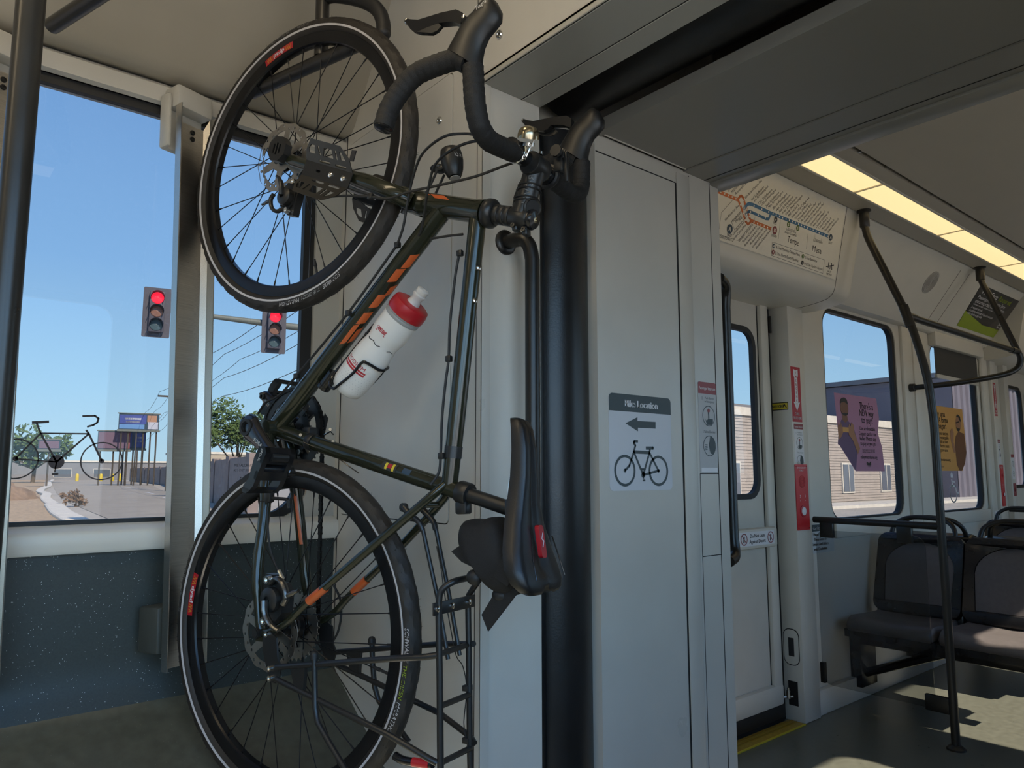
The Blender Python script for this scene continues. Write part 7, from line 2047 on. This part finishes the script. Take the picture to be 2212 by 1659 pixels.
# wheelchair symbol on the far window
wc = [(5.7138,1.2114),(5.7308,1.1205)]
wx, wz = wc[1]
g = G()
g.flat(circ(wx - 0.005, wz + 0.075, 0.020, 14), fg, 0.0)
g.stroke([(wx - 0.01, wz + 0.05), (wx - 0.005, wz + 0.0), (wx + 0.05, wz), (wx + 0.07, wz - 0.055), (wx + 0.10, wz - 0.05)], 0.015, fg, 0.0)
g.stroke([(wx - 0.008, wz + 0.03), (wx + 0.045, wz + 0.028)], 0.012, fg, 0.0)
g.stroke([(wx + 0.005 - 0.062 * cos(t), wz - 0.05 - 0.062 * sin(t)) for t in [radians(-75 + i * 15) for i in range(17)]], 0.012, fg, 0.0)
wco = g.obj('wheelchair_decal', M['white'], smooth=0); tag(wco, 'white wheelchair symbol decal on the far window', 'decal')
# orange indicator on the header underside
g = G(); g.lathe([(0.016, 0), (0.016, 0.004), (0.012, 0.012), (0, 0.014)], (0, 0, 0), (0, 0, -1), 16)
oi = g.obj('door_indicator', mat('amber_lens', (0.55, 0.16, 0.03), 0.25)); oi.location = (2.84, 1.93, 2.078)
tag(oi, 'small amber indicator lens under the door header', 'lamp')

# door 2 far along the wall
g = G(); g.prism([(6.9, 0.05), (8.25, 0.05), (8.25, 2.12), (6.9, 2.12)], FYm(DY), 0.0, 0.03, holes=[list(reversed(rrect(7.0, 1.098, 7.52, 1.942, 0.085))), list(reversed(rrect(7.62, 1.098, 8.14, 1.942, 0.085)))])
d2 = struct(g.obj('door_2', M['panel']))
for a, c in ((7.0, 7.52), (7.62, 8.14)):
    g = G(); g.prism(rrect(a - 0.012, 1.086, c + 0.012, 1.954, 0.095), FY(DY), -0.02, 0.004, holes=[list(reversed(rrect(a + 0.014, 1.112, c - 0.014, 1.928, 0.075)))]); g.obj('gasket', M['rubber'], d2)
    g = G(); g.flat(rrect(a, 1.098, c, 1.942, 0.085), FYm(DY + 0.012)); g.obj('pane', M['glass'], d2)
g = G()
P2 = [(y, z) for y, z in P]
rings = [[(x, y, z) for y, z in P2] for x in (6.40, 8.40)]
g.loft(rings, caps=False, closed=False)
g.add([(6.40, y, z) for y, z in P2] + [(6.40, 2.06, ZC)], [tuple(range(len(P2))) + (len(P2),)])
struct(g.obj('trim_11', M['beige'], smooth=30))
w2b = empty('windscreen_rail', (6.62, 1.36, 0.93), 'black rail of the next windscreen, far right edge', 'rail')
g = G(); g.tube([(0, 0, 0), (0, 0.58, 0)], 0.0165, 12); g.tube([(0, 0, 0.0), (0, 0, -0.93)], 0.0165, 12); g.obj('bar', M['black'], w2b)

# ------------------------------------------------------------------ outside
GZ = -0.42
M['ground'] = mat('pale_concrete_ground', (0.40, 0.375, 0.33), 0.85, noise=0.12, nscale=0.6)
M['road'] = mat('worn_asphalt', (0.33, 0.30, 0.255), 0.85, noise=0.10, nscale=0.8, bump=0.2, bscale=30)
M['gravel'] = mat('tan_gravel', (0.40, 0.29, 0.18), 0.9, noise=0.35, nscale=6, bump=0.6, bscale=20)
M['kerb'] = mat('white_concrete', (0.62, 0.59, 0.53), 0.8, noise=0.1, nscale=4)
M['block'] = mat('block_wall', (0.25, 0.205, 0.195), 0.85, noise=0.15, nscale=2)
M['tree'] = mat('leaf_green', (0.085, 0.135, 0.04), 0.6, noise=0.5, nscale=2)
M['trunk'] = mat('bark', (0.09, 0.07, 0.05), 0.9)
M['pole_grey'] = mat('galvanised_pole', (0.13, 0.15, 0.14), 0.6)
M['wood'] = mat('weathered_wood', (0.07, 0.06, 0.05), 0.9)
g = G(); n = 24
g.add([(x, y, GZ - 0.02) for x, y in ((-600, -600), (900, -600), (900, 900), (-600, 900))], [(0, 1, 2, 3)])
struct(g.obj('ground', M['ground']))
def slab(name, poly, z0, z1, m):
    g = G(); g.prism(poly, FZ(0), z0, z1); return struct(g.obj(name, m))
RD = [(5.6, 26.5), (7.2, 46), (9.5, 66), (12, 85), (18, 130), (30, 220), (44, 300), (50, 300), (30.6, 148), (24.3, 99), (16.4, 62), (12.2, 42), (9.4, 28), (9.1, 26.5)]
slab('road', RD, GZ - 0.02, GZ + 0.005, M['road'])
slab('gravel_lot', [(-60, 22), (3.9, 22), (4.5, 30), (6.2, 46), (8.2, 66), (11, 85), (17, 130), (29, 220), (43, 300), (-60, 300)], GZ - 0.02, GZ + 0.05, M['gravel'])
# kerb: separate blocks laid along the lot
kp = [(4.5, 27), (4.95, 33), (5.8, 41), (6.9, 52), (8.3, 62), (8.9, 70), (10.6, 82), (13.6, 100), (17.6, 130), (23.6, 170)]
ks = spline([(a, b, 0) for a, b in kp], 3)
kb = empty('kerb', (5, 30, GZ)); kb['kind'] = 'structure'
for i in range(len(ks) - 1):
    a, b = Vector(ks[i]), Vector(ks[i + 1]); d = (b - a); l = d.length; d.normalize(); nn = Vector((d.y, -d.x, 0))
    w_ = 0.75 if i < 6 else 0.55
    o_ = Vector((5, 30, 0))
    g = G(); g.loft([[tuple(a + d * t - o_ + nn * x + Vector((0, 0, z))) for x, z in ((-w_ / 2, 0), (w_ / 2, 0), (w_ / 2, 0.12), (w_ / 2 - 0.05, 0.15), (-w_ / 2 + 0.05, 0.15), (-w_ / 2, 0.12))] for t in (0.02, l - 0.02)])
    g.obj('kerb_block', M['kerb'], kb, smooth=0)
g = G()
for y0, y1 in ((36, 39), (47, 51), (60, 65), (80, 88)):
    xm = 10.8 + (y0 - 36) * 0.17
    g.add([(xm, y0, GZ + 0.012), (xm + 0.15, y0, GZ + 0.012), (xm + 0.15 + 0.5, y1, GZ + 0.012), (xm + 0.5, y1, GZ + 0.012)], [(0, 1, 2, 3)])
struct(g.obj('road_marking', M['white']))
# dirt mounds at the lot's edge
def mound(x, y, r, h, label, m='gravel'):
    g = G(); rings = []
    for i in range(6):
        t = i / 6
        rings.append([(r * (1 - t) * (1 + 0.18 * sin(5 * a + i)) * cos(a), r * (1 - t) * (1 + 0.15 * cos(3 * a)) * sin(a), h * (1 - (1 - t) ** 2) ** 0.8 * (1 + 0.1 * sin(7 * a))) for a in [2 * pi * k / 20 for k in range(20)]])
    g.loft(rings); o = g.obj('dirt_mound', mat('dirt_' + str(int(x * 10)), (0.27, 0.18, 0.115), 0.9, noise=0.3, nscale=2, bump=0.5, bscale=5)); o.location = (x, y, GZ); tag(o, label, 'mound')
mound(3.3, 52, 3.2, 1.15, 'brown dirt mound at the edge of the gravel lot')
mound(3.9, 78, 4.2, 1.7, 'tan dirt mound farther back on the gravel lot')
# dry bush at the kerb
def leafy(name, c, r, h, label, cat, m, trunk=None, nleaf=900, size=0.22, squash=0.8, group=None):
    t = empty(name, (c[0], c[1], GZ), label, cat, group)
    g = G()
    blobs = [(random.gauss(0, 0.45) * r, random.gauss(0, 0.45) * r, h + random.gauss(0, 0.35) * r * squash, r * random.uniform(0.25, 0.5)) for _ in range(16)]
    for i in range(nleaf):
        bx, by, bz, br = random.choice(blobs)
        d = Vector((random.gauss(0, 1), random.gauss(0, 1), random.gauss(0, 1))).normalized() * br * random.uniform(0.5, 1.0)
        p = Vector((bx, by, bz)) + Vector((d.x, d.y, d.z * squash))
        a = Vector((random.gauss(0, 1), random.gauss(0, 1), random.gauss(0, 1))).normalized(); b = a.orthogonal().normalized()
        s_ = size * random.uniform(0.6, 1.3)
        g.add([tuple(p - a * s_), tuple(p + b * s_ * 0.5), tuple(p + a * s_), tuple(p - b * s_ * 0.5)], [(0, 1, 2, 3)])
    fo = g.obj('foliage', m, t, smooth=0); fo['kind'] = 'stuff'
    if trunk:
        g = G()
        g.tube([(0, 0, 0), (0.1, 0, h * 0.5), (0, 0.05, h)], [trunk, trunk * 0.8, trunk * 0.5], 8)
        for bx, by, bz, br in blobs[:7]: g.tube([(0.05, 0, h * 0.45), (bx * 0.6, by * 0.6, (h * 0.5 + bz) / 2), (bx, by, bz)], [trunk * 0.45, trunk * 0.3, trunk * 0.12], 5)
        g.obj('trunk', M['trunk'], t)
    return t
leafy('dry_bush', (6.6, 40.5), 0.45, 0.35, 'small dry bush growing at the kerb', 'bush', mat('dry_leaf', (0.16, 0.10, 0.06), 0.8, noise=0.4, nscale=5), None, 260, 0.12)
leafy('street_tree', (16.6, 47.5), 2.6, 4.1, 'green street tree seen through the window beside the steel channel', 'tree', M['tree'], 0.13, 3000, 0.17)
leafy('far_tree', (15.5, 130), 5.0, 4.5, 'low bushy green tree far down the road at the left', 'tree', M['tree'], 0.3, 900, 0.5)
# block wall along the right side of the road
def wall_run(name, pts, h, label_kind, m, cap=True):
    r_ = None
    root = empty(name, (pts[0][0], pts[0][1], GZ)); root['kind'] = 'structure'
    o_ = Vector((pts[0][0], pts[0][1], 0))
    for (a, b) in zip(pts, pts[1:]):
        a, b = Vector((*a, 0)), Vector((*b, 0)); d = b - a; L_ = d.length; d.normalize(); nn = Vector((d.y, -d.x, 0))
        k_ = max(1, int(L_ / 3.0))
        for i in range(k_):
            t0, t1 = L_ * i / k_ + 0.02, L_ * (i + 1) / k_ - 0.02
            g = G(); g.loft([[tuple(a + d * t - o_ + nn * x + Vector((0, 0, z))) for x, z in ((-0.1, 0), (0.1, 0), (0.1, h), (-0.1, h))] for t in (t0, t1)]); g.obj('wall_panel', m, root, smooth=0)
            if i % 2 == 0:
                c = a + d * t0 - o_
                g = G(); g.box(c.x - 0.2, c.x + 0.2, c.y - 0.2, c.y + 0.2, 0, h + 0.1); g.obj('pier', m, root, smooth=0)
    return root
wall_run('boundary_wall', [(10.4, 28), (13.4, 41.4), (17.8, 61), (25.9, 98.4), (32.4, 147.0)], 2.25, '', M['block'])
# grey warehouse at the bend
def building(name, x0, x1, y0, y1, h, m, label, wins=(), roof=None, face='y'):
    b = empty(name, ((x0 + x1) / 2, (y0 + y1) / 2, GZ), label, 'building')
    cx_, cy_ = (x0 + x1) / 2, (y0 + y1) / 2
    g = G(); g.box(x0 - cx_, x1 - cx_, y0 - cy_, y1 - cy_, 0, h); g.obj('wall', m, b, smooth=0)
    g = G(); g.box(x0 - cx_ - 0.2, x1 - cx_ + 0.2, y0 - cy_ - 0.2, y1 - cy_ + 0.2, h, h + 0.35); g.obj('roof', roof or M['kerb'], b, smooth=0)
    for (a, c, d, e_) in wins:
        g = G(); g.box(a - cx_ - 0.08, c - cx_ + 0.08, y0 - cy_ - 0.08, y0 - cy_ + 0.02, d - 0.08, e_ + 0.08); w = g.obj('window', M['kerb'], b, smooth=0)
        g = G(); g.box(a - cx_, c - cx_, y0 - cy_ - 0.10, y0 - cy_ - 0.07, d, e_); g.obj('pane', mat('dark_glass_' + str(int(a * 10)), (0.10, 0.12, 0.15), 0.15), w, smooth=0)
    return b
grey = mat('grey_blue_wall', (0.20, 0.205, 0.225), 0.8, noise=0.1, nscale=0.4)
building('warehouse', 16, 62, 172, 190, 3.6, grey, 'long low grey warehouse at the bend of the road', [(24, 27, 0.6, 2.2), (31, 34, 0.6, 2.2)])
building('office_block', 34, 52, 118, 130, 4.4, mat('beige_stucco', (0.42, 0.37, 0.30), 0.8), 'low beige building behind the boundary wall')
# bollards
for i, (x, y) in enumerate(((27.5, 146), (29.3, 146), (30.2, 144), (24.5, 150))):
    g = G(); g.lathe([(0.28, 0), (0.28, 1.1), (0.2, 1.3), (0, 1.35)], (0, 0, 0), (0, 0, 1), 10)
    o = g.obj('bollard', M['yellow']); o.location = (x, y, GZ); tag(o, 'yellow bollard before the grey warehouse, %s' % ('left of the pair', 'first of the close pair', 'second of the close pair', 'alone at the far left')[i], 'bollard', 'yellow bollards at the warehouse')
# billboards
def billboard(px, W_, H_, z0, posts, label, art):
    c = Vector(px)
    b = empty('billboard', (c.x, c.y, GZ), label, 'billboard')
    g = G(); g.box(-W_ / 2, W_ / 2, 0, 0.35, z0, z0 + H_); g.obj('panel', M['navy'], b, smooth=0)
    g = G(); g.box(-W_ / 2 - 0.12, W_ / 2 + 0.12, -0.05, 0.4, z0 - 0.25, z0); g.box(-W_ / 2 - 0.12, W_ / 2 + 0.12, -0.05, 0.4, z0 + H_, z0 + H_ + 0.12); g.obj('frame', M['pole_grey'], b, smooth=0)
    for (x0, x1, a, d, m) in art:
        g = G(); g.box(x0 * W_, x1 * W_, -0.03, 0.0, z0 + a * H_, z0 + d * H_); g.obj('print', m, b, smooth=0)
    for x in posts:
        g = G(); g.tube([(x * W_, 0.3, 0), (x * W_, 0.3, z0 + 0.3)], 0.09, 8); g.obj('post', M['wood'], b)
    b.rotation_euler = (0, 0, -0.2)
    return b
SKY = mat('billboard_sky', (0.10, 0.24, 0.50), 0.6); RYL = mat('billboard_royal', (0.035, 0.06, 0.28), 0.6); MVE = mat('billboard_mauve', (0.14, 0.09, 0.14), 0.6); PAL = mat('billboard_pale', (0.42, 0.45, 0.55), 0.6); FLS = mat('billboard_tan', (0.36, 0.20, 0.13), 0.6)
billboard((22.1, 97.5, 0), 4.4, 1.9, 6.75, (-0.42, -0.25, -0.05, 0.12, 0.30, 0.45), 'upper blue billboard with a person at its right', [(-0.48, 0.18, 0.36, 0.92, RYL), (-0.35, 0.05, 0.62, 0.74, PAL), (-0.32, 0.02, 0.44, 0.54, PAL), (-0.48, 0.14, 0.04, 0.32, SKY), (0.22, 0.48, 0.04, 0.5, PAL), (0.20, 0.44, 0.5, 0.92, FLS)])
billboard((19.9, 99.5, 0), 3.5, 2.2, 4.35, (-0.40, 0.0, 0.40), 'lower mauve billboard below and left of the blue one', [(-0.48, 0.44, 0.06, 0.94, MVE), (0.44, 0.49, 0.06, 0.94, M['dull_red'])])
billboard((22.3, 100.5, 0), 2.7, 2.0, 4.55, (-0.4, 0.0, 0.4), 'lower royal blue billboard under the upper one', [(-0.48, -0.08, 0.06, 0.94, RYL), (-0.42, -0.15, 0.62, 0.72, PAL), (-0.42, -0.15, 0.38, 0.48, PAL), (0.02, 0.46, 0.06, 0.94, RYL), (0.08, 0.38, 0.62, 0.72, PAL), (0.08, 0.38, 0.38, 0.48, PAL)])
billboard((12.2, 92, 0), 2.0, 1.0, 4.05, (0.0,), 'small distant purple billboard at the far left', [(-0.45, 0.45, 0.1, 0.9, MVE)])
# traffic signals on a mast arm
lens_r = mat('red_signal_lit', (0.6, 0.01, 0.02), 0.3, emit=(1.0, 0.015, 0.05), estr=5.5)
lens_a = mat('amber_signal_dark', (0.22, 0.11, 0.08), 0.35); lens_g = mat('green_signal_dark', (0.05, 0.09, 0.11), 0.35)
sg_b = mat('signal_backplate', (0.06, 0.06, 0.085), 0.6)
def signal(loc_, label):
    s = empty('traffic_light', loc_, label, 'traffic light', 'traffic lights on the mast arm')
    s.rotation_euler = (0, 0, -0.22)
    g = G(); g.prism(rrect(-0.33, -0.66, 0.33, 0.66, 0.04), lambda x, y, d: (x, d, y), 0.0, 0.03); g.obj('backplate', sg_b, s, smooth=0)
    g = G(); g.box(-0.18, 0.18, -0.14, 0.0, -0.54, 0.54, 0.02); g.box(-0.1, 0.1, 0.03, 0.22, -0.06, 0.06); g.obj('housing', sg_b, s)
    for i, m in enumerate((lens_r, lens_a, lens_g)):
        z = 0.36 - 0.36 * i
        g = G(); g.lathe([(0.155, 0), (0.14, 0.02), (0, 0.04)], (0, -0.142, z), (0, -1, 0), 20); g.obj('lens', m, s)
        g = G()
        vs = []; 
        for yy in (-0.14, -0.34): vs += [(0.165 * cos(t), yy, z + 0.165 * sin(t)) for t in [radians(-10 + 200 * k / 12) for k in range(13)]]
        g.add(vs, [(k, k + 1, 14 + k, 13 + k) for k in range(12)]); g.obj('visor', sg_b, s)
    return s
signal((4.89, 20.42, 5.37), 'red traffic light seen in the big window left of the steel channel')
signal((7.88, 20.0, 5.205), 'red traffic light half hidden under the front tyre')
ma = empty('mast_arm', (13.4, 19.0, GZ), 'green-grey traffic signal mast arm crossing above the road', 'pole')
g = G(); g.tube([(4.9 - 13.4, 20.63 - 19.0, 5.50 - GZ), (7.9 - 13.4, 20.22 - 19.0, 5.42 - GZ), (0, 0, 5.2 - GZ)], [0.045, 0.095, 0.14], 12); g.obj('arm', M['pole_grey'], ma)
g = G(); g.tube([(0, 0, 0), (0, 0, 6.2)], [0.17, 0.13], 14); g.obj('upright', M['pole_grey'], ma)
# utility poles and wires
labs = ['wooden utility pole next to the steel channel, half way down the road', 'farthest wooden utility pole, behind the billboards']
uts = [(17.9, 68, 9.0), (29.0, 128, 9.4)]
for (x, y, h), lb in zip(uts, labs):
    u = empty('utility_pole', (x, y, GZ), lb, 'pole')
    g = G(); g.tube([(0, 0, 0), (0, 0, h)], [0.15, 0.10], 10); g.obj('shaft', M['wood'], u)
    g = G(); g.box(-1.1, 1.1, -0.06, 0.06, h - 0.9, h - 0.75); g.obj('crossarm', M['wood'], u)
def wires(label, off, z, x1=None):
    g = G(); P_ = []
    pl = [(29.0, 128), (22.5, 92), (17.9, 68), (14.7, 45), (11.2, 20), (8, -4)]
    for (a, b) in zip(pl, pl[1:]):
        for i in range(8):
            t = i / 8; P_.append((a[0] + (b[0] - a[0]) * t + off, a[1] + (b[1] - a[1]) * t, z - 0.35 * 4 * t * (1 - t) + GZ))
    g.tube(P_, 0.016, 5); o = g.obj('overhead_wire', M['wood']); tag(o, label, 'wire', 'overhead wires along the road')
for off, z, w_ in ((-1.0, 8.55, 'on the road side of the crossarm'), (0.0, 8.75, 'over the pole tops'), (1.0, 8.55, 'on the far side of the crossarm'), (0.05, 7.3, 'second lowest, below the crossarm'), (0.05, 6.2, 'lowest of all')): wires('thin dark overhead wire along the road, ' + w_, off, z)
# brick building and corrugated shed across the street, seen through the far windows
bk_ = empty('brick_building', (45, 20, GZ), 'long pale brick building with flat parapet across the street', 'building')
brick_m = mat('pale_brick', (0.40, 0.355, 0.325), 0.85, noise=0.12, nscale=1.5)
g = G(); g.box(-18, 3, 0, 16, 0, 4.35); g.obj('wall', brick_m, bk_, smooth=0)
g = G()
for i in range(28): g.box(-18, 3, -0.03, 0.0, 0.15 + i * 0.15, 0.15 + i * 0.15 + 0.11)
cs = g.obj('brick_course', brick_m, bk_, smooth=0); cs['kind'] = 'stuff'
g = G(); g.box(-18.1, 3.1, -0.15, 0.2, 4.35, 4.75); g.obj('parapet', M['kerb'], bk_, smooth=0)
g = G(); g.box(-14, 2, 4, 14, 4.4, 5.55); g.obj('roof_plant', grey, bk_, smooth=0)
for x in (-15, -10.4, -3.6, 1.2):
    g = G(); g.box(x - 0.7, x + 0.7, -0.10, 0.02, 0.45, 2.15); w = g.obj('window', M['kerb'], bk_, smooth=0)
    g = G(); g.box(x - 0.6, x + 0.6, -0.13, -0.09, 0.55, 2.05); g.obj('pane', mat('shop_glass_%d' % int(x + 50), (0.13, 0.15, 0.19), 0.2), w, smooth=0)
    g = G(); g.box(x - 0.03, x + 0.03, -0.15, -0.12, 0.55, 2.05); g.obj('mullion', M['kerb'], w, smooth=0)
sh = empty('metal_shed', (63.5, 17, GZ), 'tall lilac-grey corrugated metal shed at the far right', 'building')
g = G(); shm = mat('lilac_metal', (0.165, 0.15, 0.185), 0.6, noise=0.08, nscale=1)
pts_ = []
for i in range(60):
    x = -14 + i * 0.45
    pts_ += [(x, -0.06 if i % 2 else 0.06), (x + 0.36, -0.06 if i % 2 else 0.06)]
n = len(pts_)
g.add([(x, y, 0) for x, y in pts_] + [(x, y, 7.5) for x, y in pts_], [(i, i + 1, n + i + 1, n + i) for i in range(n - 1)])
g.box(-14, 12.9, 0.1, 12, 0, 7.45); g.obj('wall', shm, sh, smooth=0)
g = G(); g.box(-14.2, 13.2, -0.3, 12, 7.5, 7.8); g.obj('roof', grey, sh, smooth=0)
slab('sidewalk', [(12, 17.3), (90, 13.0), (90, 15.0), (12, 19.3)], GZ - 0.02, GZ + 0.12, M['kerb'])
